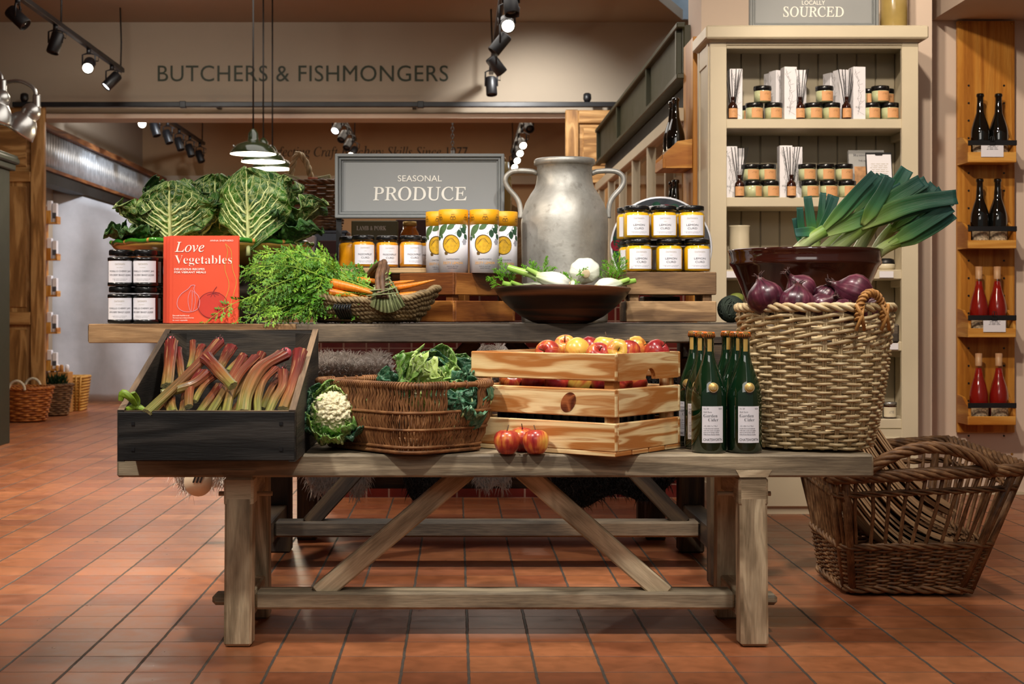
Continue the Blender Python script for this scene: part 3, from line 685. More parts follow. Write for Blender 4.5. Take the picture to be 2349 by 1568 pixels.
# jam jars, two by two
first = make_jar('jam_jar', .0375, .1115, M['jam'], (('MORELLO CHERRY JAM', 1.85), ('WITH CHERRY BRANDY LIQUEUR', 1.85)), 'CHATSWORTH', 'x', frill=True)
for i in (0, 1):
    for k in (0, 1, 2):
        x = TX(277, 4.46) + .0765 * i - .0 * k; y = 4.46 + .0775 * k
        for j in (0, 1):
            if k == 2 and j == 0: continue
            if k and i == 0 and j == 0: pass
            row = ('front', 'middle', 'back')[k]
            lb = f'dark cherry jam jar, {"upper" if j else "lower"} {"right" if i else "left"} of the {row} row beside the orange book'
            o = first if (i, j, k) == (0, 0, 0) else dup(first)
            o['label'] = lb; o['group'] = 'cherry jam jars'; o.location = (x, y, ZT + .001 + .1120 * j) if k < 2 else (x, y, ZT + .001)
            if k == 2: o.location.z = ZT + .001
            o.rotation_euler = (0, 0, (.1, -.12, .15, -.05)[(i + 2 * j) % 4])
# curd jars
def crate_z(): return .943
lem = make_jar('lemon_curd_jar', .042, .1035, M['curd_lemon'], (('LEMON', .85), ('CURD', .7)), 'CHATSWORTH', 'x')
cnt = 0
for j, row in ((0, (1465, 1535, 1599)), (1, (1460, 1523, 1586))):
    for k in (0, 1):
        for i, px in enumerate(row):
            x = TX(px, 4.585); x = x + (-.012 if k else 0); y = 4.585 + .086 * k
            lb = f'lemon curd jar, {("left", "middle", "right")[i]} of the {"upper" if j else "lower"} {"back" if k else "front"} row on the pale crate'
            o = lem if cnt == 0 else dup(lem); cnt += 1
            o['label'] = lb; o['group'] = 'lemon curd jars'; o.location = (x, y, .9435 + .104 * j); o.rotation_euler = (0, 0, rnd.uniform(-.18, .12))
pas = make_jar('passionfruit_curd_jar', .0388, .106, M['curd_passion'], (('PASSIONFRUIT', 1.2), ('CURD', .7)), 'CHATSWORTH', 'x')
for i, (px, y, rz, lb) in enumerate(((833, 4.83, .25, 'passionfruit curd jar with its whole label showing, left under the grey sign'), (888, 4.86, .3, 'passionfruit curd jar behind the twisted basket handle'), (943, 4.84, .35, 'passionfruit curd jar just right of the twisted basket handle'), (803, 4.90, 1.5, 'passionfruit curd jar turned to its barcode, beside the black sign post'), (981, 4.92, .2, 'passionfruit curd jar mostly hidden behind the lemon tubes'))):
    o = pas if i == 0 else dup(pas)
    o['label'] = lb; o['group'] = 'passionfruit curd jars'; o.location = (TX(px, y), y, .9655); o.rotation_euler = (0, 0, rz)
M['board'] = wood('pale_board', '#7d6142', '#ab8a5e', '#c7a87c', 1.2, 9, 4, .6)
t = thing('wooden_riser', 'narrow wooden plank stand under the passionfruit jars and the sign', 'stand', (-.265, 4.90, ZT))
MB().box((0, 0, .171), (.40, .22, .018), None, .003).build('plank', M['board'], t)
for s in (-.18, .035): MB().box((s, 0, .0805), (.02, .2, .161), None, .002).build('stand_leg', M['table_dark'], t)
# lemon shortbread tubes
M['yellow'] = plain('golden_yellow_card', '#e8a413', .5, var=.03); M['white_card'] = plain('white_card', '#eceaf0', .5, var=.015)
M['leaf_print'] = plain('printed_green', '#4c6b3f', .6, var=.3, vs=60); M['leaf_print2'] = plain('printed_dark_green', '#2d5238', .6, var=.3, vs=60); M['lemon_print'] = plain('printed_lemon', '#d0a21a', .6, var=.35, vs=70); M['brown_print'] = plain('printed_brown', '#5c4210', .6, var=.2); M['orange_ink'] = plain('orange_ink', '#d79b45', .6); M['grey_print'] = plain('printed_grey', '#a9a9b4', .6)
def patch(mb, pl, poly, m=0, rings=4):
    cx = sum(p[0] for p in poly) / len(poly); cy = sum(p[1] for p in poly) / len(poly); n = len(poly); b = len(mb.v); mb.v.append(Vector(pl(cx, cy)))
    for k in range(1, rings + 1):
        for x, y in poly: mb.v.append(Vector(pl(cx + (x - cx) * k / rings, cy + (y - cy) * k / rings)))
    for i in range(n):
        j = (i + 1) % n; mb.face([b, b + 1 + i, b + 1 + j], [(0, 0)] * 3, m, False)
        for k in range(rings - 1):
            a = b + 1 + k * n; mb.face([a + i, a + n + i, a + n + j, a + j], [(0, 0)] * 4, m, False)
def leafpoly(x, y, a, l, w, n=7):
    o = []
    for s in (1, -1):
        for i in (range(n) if s > 0 else range(n, 0, -1)):
            t_ = i / n; o.append((t_ * l, s * w * math.sin(PI * t_) ** .8))
    return [(x + p * math.cos(a) - q * math.sin(a), y + p * math.sin(a) + q * math.cos(a)) for p, q in o]
def stroke(mb, pl, pts, w, m=0):
    b = len(mb.v); k = len(pts)
    for i in range(k):
        a = pts[max(i - 1, 0)]; c = pts[min(i + 1, k - 1)]; dx, dy = c[0] - a[0], c[1] - a[1]; L = math.hypot(dx, dy) or 1
        mb.v += [Vector(pl(pts[i][0] - dy / L * w / 2, pts[i][1] + dx / L * w / 2)), Vector(pl(pts[i][0] + dy / L * w / 2, pts[i][1] - dx / L * w / 2))]
    for i in range(k - 1): mb.face([b + 2 * i, b + 2 * i + 1, b + 2 * i + 3, b + 2 * i + 2], [(0, 0)] * 4, m, False)
def circ(x, y, r, n=24, e=1.0): return [(x + r * math.cos(2 * PI * i / n), y + e * r * math.sin(2 * PI * i / n)) for i in range(n)]
def arcpts(x, y, r, a0, a1, n=10, e=1.): return [(x + r * math.cos(a0 + (a1 - a0) * i / n), y + e * r * math.sin(a0 + (a1 - a0) * i / n)) for i in range(n + 1)]
def make_tube(label):
    r, h = .0462, .200; t = thing('biscuit_tube', label, 'tube')
    MB().lathe([(0, 0), (r, 0), (r, .154), (0, .154)], 48).build('tube_body', M['white_card'], t)
    lid = MB().lathe([(r * .9, .153), (r + .001, .153), (r + .001, h - .001), (r - .001, h), (r - .004, h - .002), (0, h - .002)], 48).build('tube_lid', M['yellow'], t)
    mb = MB()
    for a in (-PI / 2 - .95, -PI / 2 + .02, -PI / 2 + 1.0):
        pl = cyl(r + .001, a, .0006)
        for s in (-1, 1): stroke(mb, pl, arcpts(s * .0042, .171, .0042, 0, 2 * PI, 14), .0011); stroke(mb, pl, arcpts(s * .0038, .1745, .003, .2, PI - .2, 8), .001)
        stroke(mb, pl, [(-.005, .1815), (-.003, .184), (-.001, .182), (.001, .184), (.003, .182), (.005, .184)], .0011); stroke(mb, pl, [(0, .167), (0, .164)], .001)
    mb.build('printed_emblem', M['brown_print'], lid)
    mb = MB(); pl = cyl(r, -PI / 2 - .12, .0007); pl2 = cyl(r, -PI / 2 - .12, .0012)
    patch(mb, pl, circ(0, .090, .0285, 26, 1.06), 1); patch(mb, pl, leafpoly(-.012, .066, -2.2, .012, .006), 1)
    patch(mb, pl2, circ(.001, .0895, .0258, 26, 1.06), 0)
    for q in range(4): stroke(mb, pl2, arcpts(.0, .098 - q * .006, .010 + .0035 * q, .5, PI - .4, 9), .0012, 1)
    stroke(mb, pl, [(-.058, .112), (-.030, .130), (-.006, .143), (.015, .152)], .0016, 3); stroke(mb, pl, [(.034, .152), (.028, .138), (.012, .122)], .0016, 3); stroke(mb, pl, [(.030, .143), (.045, .125), (.052, .11)], .0014, 3)
    for x, y, a, l, w, m in ((-.052, .116, .75, .055, .012, 2), (-.058, .108, .1, .02, .007, 3), (-.04, .123, -.9, .018, .006, 2), (.012, .152, -2.6, .03, .008, 2), (.026, .136, -1.5, .026, .009, 3), (.030, .140, -.55, .028, .008, 3), (.046, .122, -.9, .022, .008, 3), (.05, .15, -1.9, .026, .009, 3), (.036, .150, -.3, .024, .007, 2)): patch(mb, pl, leafpoly(x, y, a, l, w), m, 3)
    for q in range(6): patch(mb, pl, leafpoly(.047, .098, q * 1.05, .011, .004), 4, 2)
    mb.build('printed_lemon', [M['lemon_print'], M['brown_print'], M['leaf_print'], M['leaf_print2'], M['grey_print']], t)
    mb = MB(); pl = cyl(r, -PI / 2, .0008)
    put_text(mb, 'CHATSWORTH', pl, 0, .0405, h=.0042, w=.042, m=1); put_text(mb, 'ZESTY LEMON', pl, 0, .027, h=.0075, w=.066, m=0)
    put_text(mb, 'FINE ALL BUTTER', pl, 0, .0185, h=.0032, w=.036, m=1); put_text(mb, 'SHORTBREAD', pl, 0, .0125, h=.0032, w=.030, m=1)
    mb.build('lettering', [M['orange_ink'], M['ink']], t)
    return t
tb = make_tube('lemon printed biscuit tube, front left of four with yellow lids'); g = 'yellow lidded biscuit tubes'; tb['group'] = g
tb.location = (TX(1040, 4.66), 4.66, .9435); tb.rotation_euler = (0, 0, -.05)
dup(tb, (TX(1111, 4.66), 4.66, .9435), .02, 'lemon printed biscuit tube, front right of four with yellow lids', g)
dup(tb, (TX(1010, 4.755), 4.755, .9435), -.15, 'lemon printed biscuit tube half hidden behind the front left tube', g)
dup(tb, (TX(1154, 4.755), 4.755, .9435), .1, 'lemon printed biscuit tube beside the milk churn', g)
# recipe book and copies behind it
M['book'] = plain('orange_red_cover', '#e5502f', .45, var=.03); M['pages'] = plain('book_pages', '#e8dfcf', .8); M['white_ink'] = plain('white_ink', '#f5ece4', .6); M['lilac'] = plain('lilac_ink', '#d79aa6', .6); M['maroon'] = plain('maroon_ink', '#8c1f22', .6); M['tomato'] = plain('tomato_print', '#c93425', .6, var=.1); M['bean'] = plain('bean_green_ink', '#c9a53e', .6)
def make_book(label, full):
    W, Hh, D = .208, .264, .021; t = thing('recipe_book', label, 'book')
    mb = MB(); mb.box((W / 2, .002, Hh / 2), (W, .003, Hh), None, .001); mb.box((W / 2, D - .0015, Hh / 2), (W, .003, Hh), None, .001); mb.box((.0015, D / 2, Hh / 2), (.003, D - .002, Hh), None, .001)
    for x in (.009,): mb.box((x, .0003, Hh / 2), (.0025, .0008, Hh))
    mb.build('cover', M['book'], t); MB().box((W / 2 - .001, D / 2 + .001, Hh / 2), (W - .008, D - .008, Hh - .008)).build('pages', M['pages'], t)
    if not full: return t
    pl = flat((0, -.0006, 0), nrm=(0, -1, 0)); X = lambda px: (px - 388) / 157 * W; Z = lambda py: (735 - py) / 198 * Hh
    mb = MB(); put_text(mb, 'Love', pl, X(400), Z(574), h=Z(551) - Z(574), st='italic', off=.004, align='l'); put_text(mb, 'Vegetables', pl, X(400), Z(606), w=X(530) - X(400), st='serif', off=-.014, align='l')
    mb.build('title', M['white_ink'], t); mb = MB(); put_text(mb, 'DELICIOUS RECIPES', pl, X(399), Z(615), w=X(468) - X(399), h=.0062, align='l', off=.02); put_text(mb, 'FOR VIBRANT MEALS', pl, X(399), Z(622), w=X(471) - X(399), h=.0062, align='l', off=.02)
    mb.build('subtitle', M['white_ink'], t); mb = MB(); put_text(mb, 'ANNA SHEPHERD', pl, X(480), Z(550), w=X(533) - X(480), h=.005, align='l')
    mb.build('author_line', M['white_ink'], t); mb = MB(); put_text(mb, 'Have-made food like to eat', pl, X(396), Z(719), h=.0045, w=.05, align='l', st='serif'); put_text(mb, 'The honest way to bring out the best', pl, X(396), Z(724.5), h=.0045, w=.064, align='l', st='serif'); put_text(mb, 'in every vegetable', pl, X(396), Z(730), h=.0045, w=.045, align='l', st='serif'); mb.build('cover_lettering', M['white_ink'], t)
    mb = MB(); q = lambda *a: [(X(x), Z(y)) for x, y in a]; S = lambda pts, m, w=.0016: stroke(mb, pl, [(p.x, p.y) for p in spl([(a, b, 0) for a, b in pts], 5 * len(pts))], w, m)
    S(q((438, 649), (430, 658), (416, 668), (407, 682), (407, 697), (418, 707), (436, 709), (452, 703), (457, 690), (455, 675), (446, 664), (444, 656), (446, 649), (438, 649)), 0)
    for a in ((437, 660, 425, 680, 436, 707), (440, 660, 441, 685, 438, 708), (443, 662, 452, 684, 443, 706)): S([(X(a[0] + (a[2] - a[0]) * 2 * t_ * (1 - t_) * 2 if False else (1 - t_) ** 2 * a[0] + 2 * t_ * (1 - t_) * a[2] + t_ * t_ * a[4]), Z((1 - t_) ** 2 * a[1] + 2 * t_ * (1 - t_) * a[3] + t_ * t_ * a[5])) for t_ in [i / 8 for i in range(9)]], 0, .0012)
    patch(mb, flat((0, -.0003, 0), nrm=(0, -1, 0)), circ(X(487), Z(694), X(520) - X(487), 26, .88), 2, 2); S(arcpts(X(487), Z(694), X(521) - X(487), 0, 2 * PI, 30, .88), 1, .0018)
    for a in (-2.6, -1.9, -1.2, -.5, .1): S([(X(487), Z(667)), (X(487) + .017 * math.cos(a) * 1.2, Z(667) + .012 * math.sin(a))], 1, .002)
    S(q((487, 667), (490, 660), (496, 652)), 1, .002)
    S(q((515, 555), (520, 575), (514, 610), (524, 650), (512, 690), (510, 715), (508, 730)), 3, .0014); S(q((515, 555), (528, 572), (531, 610), (540, 640), (534, 670), (528, 690), (520, 705), (514, 718)), 3, .0014); patch(mb, pl, leafpoly(X(522), Z(706), 1.1, .025, .004), 3, 2)
    mb.build('cover_drawing', [M['lilac'], M['maroon'], M['tomato'], M['bean']], t)
    return t
b1 = make_book('upright orange recipe book with vegetable drawings on its cover, in front', True); b1.location = (TX(388, 4.41), 4.41, ZT + .0015); b1.rotation_euler = (-.03, 0, 0); b1['group'] = 'orange recipe books'
b2 = make_book('orange recipe book directly behind the front one, only its left edge showing', False); b2.location = (TX(381, 4.436), 4.438, ZT + .0015); b2.rotation_euler = (-.03, 0, 0); b2['group'] = 'orange recipe books'
dup(b2, (TX(373, 4.462), 4.466, ZT + .0015), None, 'orange recipe book at the back of the upright three, beside the jam jars', 'orange recipe books')
# framed sign on its stand
M['sign_grey'] = plain('blue_grey_sign_paint', '#8c8f90', .5, var=.02); M['frame_grey'] = plain('grey_frame_paint', '#808485', .4, var=.03); M['sign_white'] = plain('sign_white_lettering', '#e6e4dc', .5)
def framed_sign(name, label, x0, x1, z0, z1, y, texts):
    t = thing(name, label, 'sign', ((x0 + x1) / 2, y, z0)); W, Hh = x1 - x0, z1 - z0
    bd = MB().box((0, .004, Hh / 2), (W - .02, .008, Hh - .02)).build('sign_board', M['sign_grey'], t)
    mb = MB()
    for wd_, th, ins in ((.012, .026, 0), (.009, .019, .012), (.006, .012, .021)):
        a, b_ = W / 2 - ins, Hh - ins
        for s in (-1, 1): mb.box((s * (a - wd_ / 2), -.004 + .013 - th / 2, Hh / 2), (wd_, th, Hh - 2 * ins), None, .003)
        for z in (ins + wd_ / 2, b_ - wd_ / 2): mb.box((0, -.004 + .0128 - th / 2, z), (2 * a, th, wd_), None, .003)
    mb.build('sign_frame', M['frame_grey'], t)
    mb = MB(); pl = flat((0, 0, 0), e=.001)
    for s, st, zc, h, w, of in texts: put_text(mb, s, pl, 0, zc, h=h, w=w, st=st, off=of, res=5)
    mb.build('lettering', M['sign_white'], bd)
    return t
ys = 4.95; k = ys / F
sg = framed_sign('framed_sign', 'grey framed sign with white capital lettering, standing on the table', TX(769, ys), TX(1157, ys), TZ(501, ys), TZ(353, ys), ys, (('SEASONAL', 'sans', (501 - 416) * k, 14 * k, 101 * k, .004), ('PRODUCE', 'roman', (501 - 460) * k, 32 * k, 214 * k, .008)))
mb = MB(); mb.box((TX(777, ys) - sg.location.x, .01, (.9655 - sg.location.z) / 2), (.018, .014, sg.location.z - .9655)); mb.box((TX(772, ys) - sg.location.x, .0, .9695 - sg.location.z), (.066, .10, .008), None, .002); mb.build('stand_post', M['black'], sg)
mb = MB(); mb.box((TX(1148, ys) - sg.location.x, .01, (ZT + .002 - sg.location.z) / 2), (.018, .014, sg.location.z - ZT - .002)); mb.box((TX(1148, ys) - sg.location.x, 0.01, ZT + .005 - sg.location.z), (.06, .09, .006), None, .002); mb.build('stand_post', M['black'], sg)
# milk churn
def churn_mat():
    g = G('dull_aluminium'); a = g.noise(g.obj(), 6., 5., .65, .4); b = g.noise(g.obj(), 38., 3.); c = g.noise(g.map(g.obj(), (1, 1, .25)), 10., 4.)
    col = g.ramp(a, [(.28, C('#85837d')), (.5, C('#b3b1aa')), (.72, C('#d2cfc8'))]); col = g.mix(g.ramp(b, [(.60, 0.), (.74, .45)]), col, C('#6a6156')); col = g.mix(g.ramp(c, [(.50, 0.), (.68, .4)]), col, C('#837d72'))
    g.bump(g.math('ADD', a, g.math('MULTIPLY', b, .3)), .25, .006); return g.P(col=col, metal=.55, rough=g.ramp(a, [(.3, .55), (.7, .4)]))
M['churn'] = churn_mat()
yc = 4.86; t = thing('milk_churn', 'large dull aluminium milk churn with two loop handles', 'milk churn', (TX(1295, yc), yc, ZT + .001)); z = lambda py: TZ(py, yc) - ZT - .001; w = lambda p: p * yc / F
pr = [(0, 0), (w(97), 0), (w(99), .01), (w(99), .03), (w(98), z(640)), (w(99), z(560)), (w(100), z(515)), (w(98), z(492)), (w(90), z(466)), (w(78), z(445)), (w(69), z(432)), (w(65), z(420)), (w(63), z(405)), (w(63), z(383)), (w(66), z(380)), (w(70), z(378)), (w(70), z(368)), (w(67), z(365)), (w(63), z(367)), (w(61), z(385)), (w(61), z(420)), (w(60), z(470)), (0, z(480))]
MB().lathe(pr, 72).build('churn_body', M['churn'], t)
for s in (-1, 1):
    pts = [(s * w(62), 0, z(398)), (s * w(72), 0, z(393)), (s * w(100), 0, z(391)), (s * w(122), 0, z(393)), (s * w(135), 0, z(404)), (s * w(137), 0, z(418)), (s * w(128), 0, z(434)), (s * w(112), 0, z(450)), (s * w(103), 0, z(466)), (s * w(100.5), 0, z(486)), (s * w(101), 0, z(500))]
    pp = []
    for i in range(len(pts) - 1):
        for q in range(4): a, b = Vector(pts[i]), Vector(pts[i + 1]); pp.append(a.lerp(b, q / 4))
    pp.append(Vector(pts[-1]))
    for _ in range(3): pp = [pp[0]] + [(pp[i - 1] + pp[i] * 2 + pp[i + 1]) / 4 for i in range(1, len(pp) - 1)] + [pp[-1]]
    MB().tube(pp, .0085, 12).build('churn_handle', M['churn'], t)
# painted plate behind the curd jars
M['china'] = plain('white_china', '#e7e6ea', .15, var=.02, coat=.5); M['plate_rim'] = plain('dark_slate_rim', '#3c4046', .3, var=.2, vs=40); M['radish'] = plain('painted_red', '#8c2434', .4, var=.2, vs=40); M['kale_paint'] = plain('painted_kale', '#1d4a37', .4, var=.3, vs=60)
yp = 4.79; rp = .166; t = thing('painted_plate', 'large white plate painted with vegetables, standing behind the lemon curd jars', 'plate', (TX(1515, yp), yp, ZT + .001))
cz = TZ(568, yp) - ZT - .001
mt = Matrix.Translation((0, 0, cz)) @ Matrix.Rotation(PI / 2 - .12, 4, 'X')
mb = MB(); mb.lathe([(0, .004), (.10, .004), (.115, .012), (rp - .004, .022), (rp, .021), (rp - .002, .016), (.118, .003), (.10, -.004), (0, -.004)], 64); mb.xf(mt); pt = mb.build('plate_body', M['china'], t)
mb = MB(); mb.lathe([(rp - .026, .0185), (rp - .006, .0225)], 64, m=0); pl = lambda x, y: Vector((x, y, .0232 - max(0, .166 - math.hypot(x, y)) * .25 + .002))
for x, y, r_ in ((-.125, .055, .017), (-.145, .005, .02), (.02, .12, .02), (.09, .10, .018)): patch(mb, pl, circ(x, y, r_, 18), 1, 2); stroke(mb, pl, [(x, y - r_), (x - .006, y - r_ - .018)], .003, 2)
for i in range(9): patch(mb, pl, leafpoly(-.125 + .01 * (i % 3), -.04 + .012 * (i % 4), 1.57 + (i - 4) * .28, .055, .014), 2, 2)
for i in range(14): patch(mb, pl, leafpoly(.14 * math.cos(i * .44 - 2.4), .14 * math.sin(i * .44 - 2.4), i * .44 - .8, .03, .009), 2, 2)
mb.xf(mt); mb.build('painted_vegetables', [M['plate_rim'], M['radish'], M['kale_paint']], pt)
mb = MB(); mb.box((0, .02, (cz - rp) / 2 + .004), (.12, .10, cz - rp + .006), None, .003); mb.box((0, .068, .12), (.02, .012, .22), None, .002); mb.build('plate_stand', M['table_dark'], t)
# ================================================================ CRATES, BASKETS, BOWLS
M['char'] = wood('charred_dark_board', '#0d0c0b', '#211f1d', '#3a3632', 1.3, 7, 5, .6, .5, .5)
M['worn'] = wood('worn_brown_board', '#3a2f25', '#6a5643', '#8f765c', 1.3, 8, 4, .65)
M['pine'] = wood('fresh_pine', '#b06f35', '#dcb47c', '#ecd09c', 1.8, 17, 4, .5, .3, .15, lines=.7, lring=2.6)
M['mango'] = wood('orange_mango_wood', '#5e3113', '#8f5524', '#b27538', 1.2, 7, 4, .5, .5, .2)
M['pale_crate'] = wood('pale_brown_crate_wood', '#5f4630', '#94734f', '#bd9a70', 1.4, 7, 4, .6, .5, .3, '#4a3424', .4)
M['walnut'] = wood('dark_walnut_bowl', '#160b06', '#2e190d', '#573019', .7, 5, 6, .38, .3, .1)
M['glaze'] = plain('brown_glazed_earthenware', '#33130c', .12, var=.12, vs=6, coat=.6, spec=.6)
M['navy'] = plain('navy_plastic', '#0c1524', .35)
M['moss'] = plain('dark_moss', '#1d2a10', .9, var=.5, vs=90, bump=.8, bs=200)
# -- rhubarb box with raked sides
X0, X1, Y0, Y1 = -.792, -.376, 3.42, 3.985
t = thing('rhubarb_crate', 'open dark charred wooden crate with raked sides, full of rhubarb', 'crate', (0, 0, 0)); th = .016
side = [(Y0, ZB + .001), (Y1, ZB + .001), (Y1, .772), (Y0, .590)]
M['char2'] = wood('dark_stained_board', '#15120f', '#2c2620', '#453c32', 1.3, 9, 5, .65, .6, .5)
for x in (X0, X1 - th):
    mb = MB(); mb.prism(side, lambda a, b, d: (x + d, a, b), th); sb = mb.build('side_board', M['char2'], t)
    mb = MB(); mb.beam((x + th / 2, Y0, .5908), (x + th / 2, Y1, .7728), th * .98, .002, (0, 0, 1), .0008); mb.build('worn_edge', M['worn'], sb)
mb = MB(); mb.box(((X0 + X1) / 2, Y0 + th / 2 - .001, .530), (X1 - X0 - .0, th, .116), None, .003); fb = mb.build('front_board', M['char'], t)
for x in (-.755, -.41):
    for z_ in (.50, .56): MB().box((x, Y0 - .002, z_), (.008, .002, .008)).build('nail_head', M['black'], fb)
mb = MB(); mb.box(((X0 + X1) / 2, Y1 - th / 2, .6205), (X1 - X0 - 2 * th, th, .300), None, .003); kb = mb.build('back_board', M['char2'], t); MB().box(((X0 + X1) / 2, Y1 - th / 2, .7712), (X1 - X0 - 2 * th, th * .96, .002)).build('worn_edge', M['worn'], kb); MB().box(((X0 + X1) / 2, Y0 + th / 2, .5885), (X1 - X0 - 2 * th, th * .94, .002)).build('worn_edge', M['worn'], fb)
mb = MB(); mb.box(((X0 + X1) / 2, (Y0 + Y1) / 2, ZB + .009), (X1 - X0 - 2 * th, Y1 - Y0 - 2 * th, .014)); mb.build('base_board', M['char'], t)
for x, s in ((X0 + th, 1), (X1 - th, -1)):
    mb = MB(); mb.prism([(x, Y0 + th), (x + s * .05, Y0 + th), (x, Y0 + .075)], lambda a, b, d: (a, b, ZB + .02 + d), .094); mb.build('corner_block', M['worn'], t)
    mb = MB(); mb.prism([(x, Y1 - th), (x + s * .045, Y1 - th), (x, Y1 - .055)], lambda a, b, d: (a, b, ZB + .02 + d), .272); mb.build('corner_block', M['char2'], t)
# -- slatted crates
def slat_crate(name, label, A, ang, L, W, z0, slats, mat, th=.012, post=.028, hole=None, base=True, pmat=None):
    # A: nearest corner; left face runs along l, right face along r
    t = thing(name, label, 'crate', (A[0], A[1], z0)); l = Vector((-math.cos(ang), math.sin(ang), 0)); r = Vector((math.sin(ang), math.cos(ang), 0))
    ml = Matrix((l, r, V(0, 0, 1))).transposed(); mr = Matrix((r, -l, V(0, 0, 1))).transposed()
    for za, zb in slats:
        zc, h = (za + zb) / 2, zb - za
        for face, nm in ((0, 'long_slat'), (W - th, 'long_slat')):
            MB().box(l * (L / 2) + r * (face + th / 2) + V(0, 0, zc), (L, th, h), ml, .0025).build(nm, mat, t)
        for face in (0, L - th):
            mb = MB(); o = l * (face + th * (0.0)) + r * (th)
            if hole and (za, zb) == hole[0]:
                w = W - 2 * th; c, rr = hole[1] - th, hole[2]
                if hole[3] == 'bottom': pts = [(0, za), (c - rr, za)] + [(c - rr * math.cos(PI * i / 12), za + rr * 1.15 * math.sin(PI * i / 12)) for i in range(1, 12)] + [(c + rr, za), (w, za), (w, zb), (0, zb)]
                else: pts = [(0, za), (w, za), (w, zb)] + [(c + rr * (1 - i / 6 * .0) * math.cos(PI * i / 12) if 0 else c + rr - 2 * rr * i / 12, zb - .010 * min(1, 3 * math.sin(PI * i / 12))) for i in range(13)] + [(0, zb)]
                mb.prism(pts, lambda x, y, d: o + r * x + l * d + V(0, 0, y), th)
            else: mb.box(l * (face + th / 2) + r * (W / 2) + V(0, 0, zc), (W - 2 * th, th, h), mr, .0025)
            mb.build('end_slat', mat, t)
    zb_ = min(s[0] for s in slats); zt_ = max(s[1] for s in slats)
    for a in (th + post / 2 + .0005, L - th - post / 2 - .0005):
        for b in (th + post / 2 + .0005, W - th - post / 2 - .0005):
            MB().box(l * a + r * b + V(0, 0, (zt_ + .004) / 2), (post, post, zt_ - .006), ml, .002).build('corner_post', pmat or mat, t)
    if base:
        n = 4; g_ = .006; bw = (W - g_ * (n - 1)) / n
        for i in range(n): MB().box(l * (L / 2) + r * (bw / 2 + i * (bw + g_)) + V(0, 0, .0065), (L, bw, .011), ml, .0015).build('base_slat', mat, t)
    return t, l, r
CA = (.38, 3.512); CANG = R(38); CL, CW = .437, .315
pc, cl, cr = slat_crate('pine_crate', 'pale new pine crate with a dark knot, heaped with apples on the bench', CA, CANG, CL, CW, ZB + .001, [(.012, .081), (.095, .163), (.182, .248)], M['pine'], hole=((.182, .248), .165, .024, 'bottom'))
M['knot'] = wood('pine_knot', '#54240f', '#83421f', '#a05a30', 8, 8, 9, .5, .3)
mb = MB(); pts = circ(0, 0, 1, 26); P0 = Vector((CA[0], CA[1], ZB)) ; kc = cl * .135 + V(0, 0, .128) - Vector((0, 0, 0)) - cr * .0006
mb.prism([(x * .021 + y * .007, y * .0245) for x, y in pts], lambda x, y, d: kc - cl * x + V(0, 0, y) - cr * d, .0008); mb.build('knot', M['knot'], pc)
# blue tray and moss inside the apple crate
ml = Matrix((cl, cr, V(0, 0, 1))).transposed(); ctr = Vector((CA[0], CA[1], 0)) + cl * CL / 2 + cr * CW / 2
t = thing('plastic_tray', 'navy ribbed plastic tray showing through the lower gaps of the pine crate', 'tray', ctr + V(0, 0, ZB + .0145))
mb = MB(); d0, d1 = CL - .095, CW - .095; mb.box((0, 0, .055), (d0, d1, .11), ml, .004)
for k in range(13): mb.box(ml @ V(-d0 / 2 + d0 * (k + .5) / 13, -d1 / 2 - .003, .055), (.008, .006, .11), ml)
for k in range(7): mb.box(ml @ V(-d0 / 2 - .003, -d1 / 2 + d1 * (k + .5) / 7, .055), (.006, .008, .11), ml)
mb.build('tray_body', M['navy'], t)
mb = MB(); mb.grid(lambda u, v: ml @ V((u - .5) * (d0 + .02), (v - .5) * (d1 + .02), .112 + .014 * abs(nz((u * 20, v * 20, 3), 1.)) + .012 * (1 - (2 * u - 1) ** 6) * (1 - (2 * v - 1) ** 6)), 60, 40); mo = mb.build('moss_bed', M['moss'], None, solid=.002); mo.location = ctr + V(0, 0, ZB + .0155)
tag(mo, 'dark green moss bedding under the apples in the pine crate', 'moss'); mo['kind'] = 'stuff'
slat_crate('display_crate', 'orange brown slatted crate under the lemon biscuit tubes', (-.0107, 4.56), R(38), .22, .33, ZT + .001, [(.004, .070), (.088, .158)], M['mango'], base=False)
_r = slat_crate('display_crate', 'pale slatted crate with a hand hole, under the lemon curd jars', (.523 + .28, 4.535), R(0), .28, .18, ZT + .001, [(.004, .068), (.088, .158)], M['pale_crate'], base=False)
# the crates carry a loose board on top for the goods
for nm, lb, c, d, a, m in (('crate_board', 'thin board laid over the orange brown crate, under the lemon tubes', (-.0107, 4.56), (.22, .33), R(38), 'mango'), ('crate_board', 'thin board inside the top of the pale crate, under the curd jars', (.803, 4.535), (.28, .18), 0, 'pale_crate')):
    pass
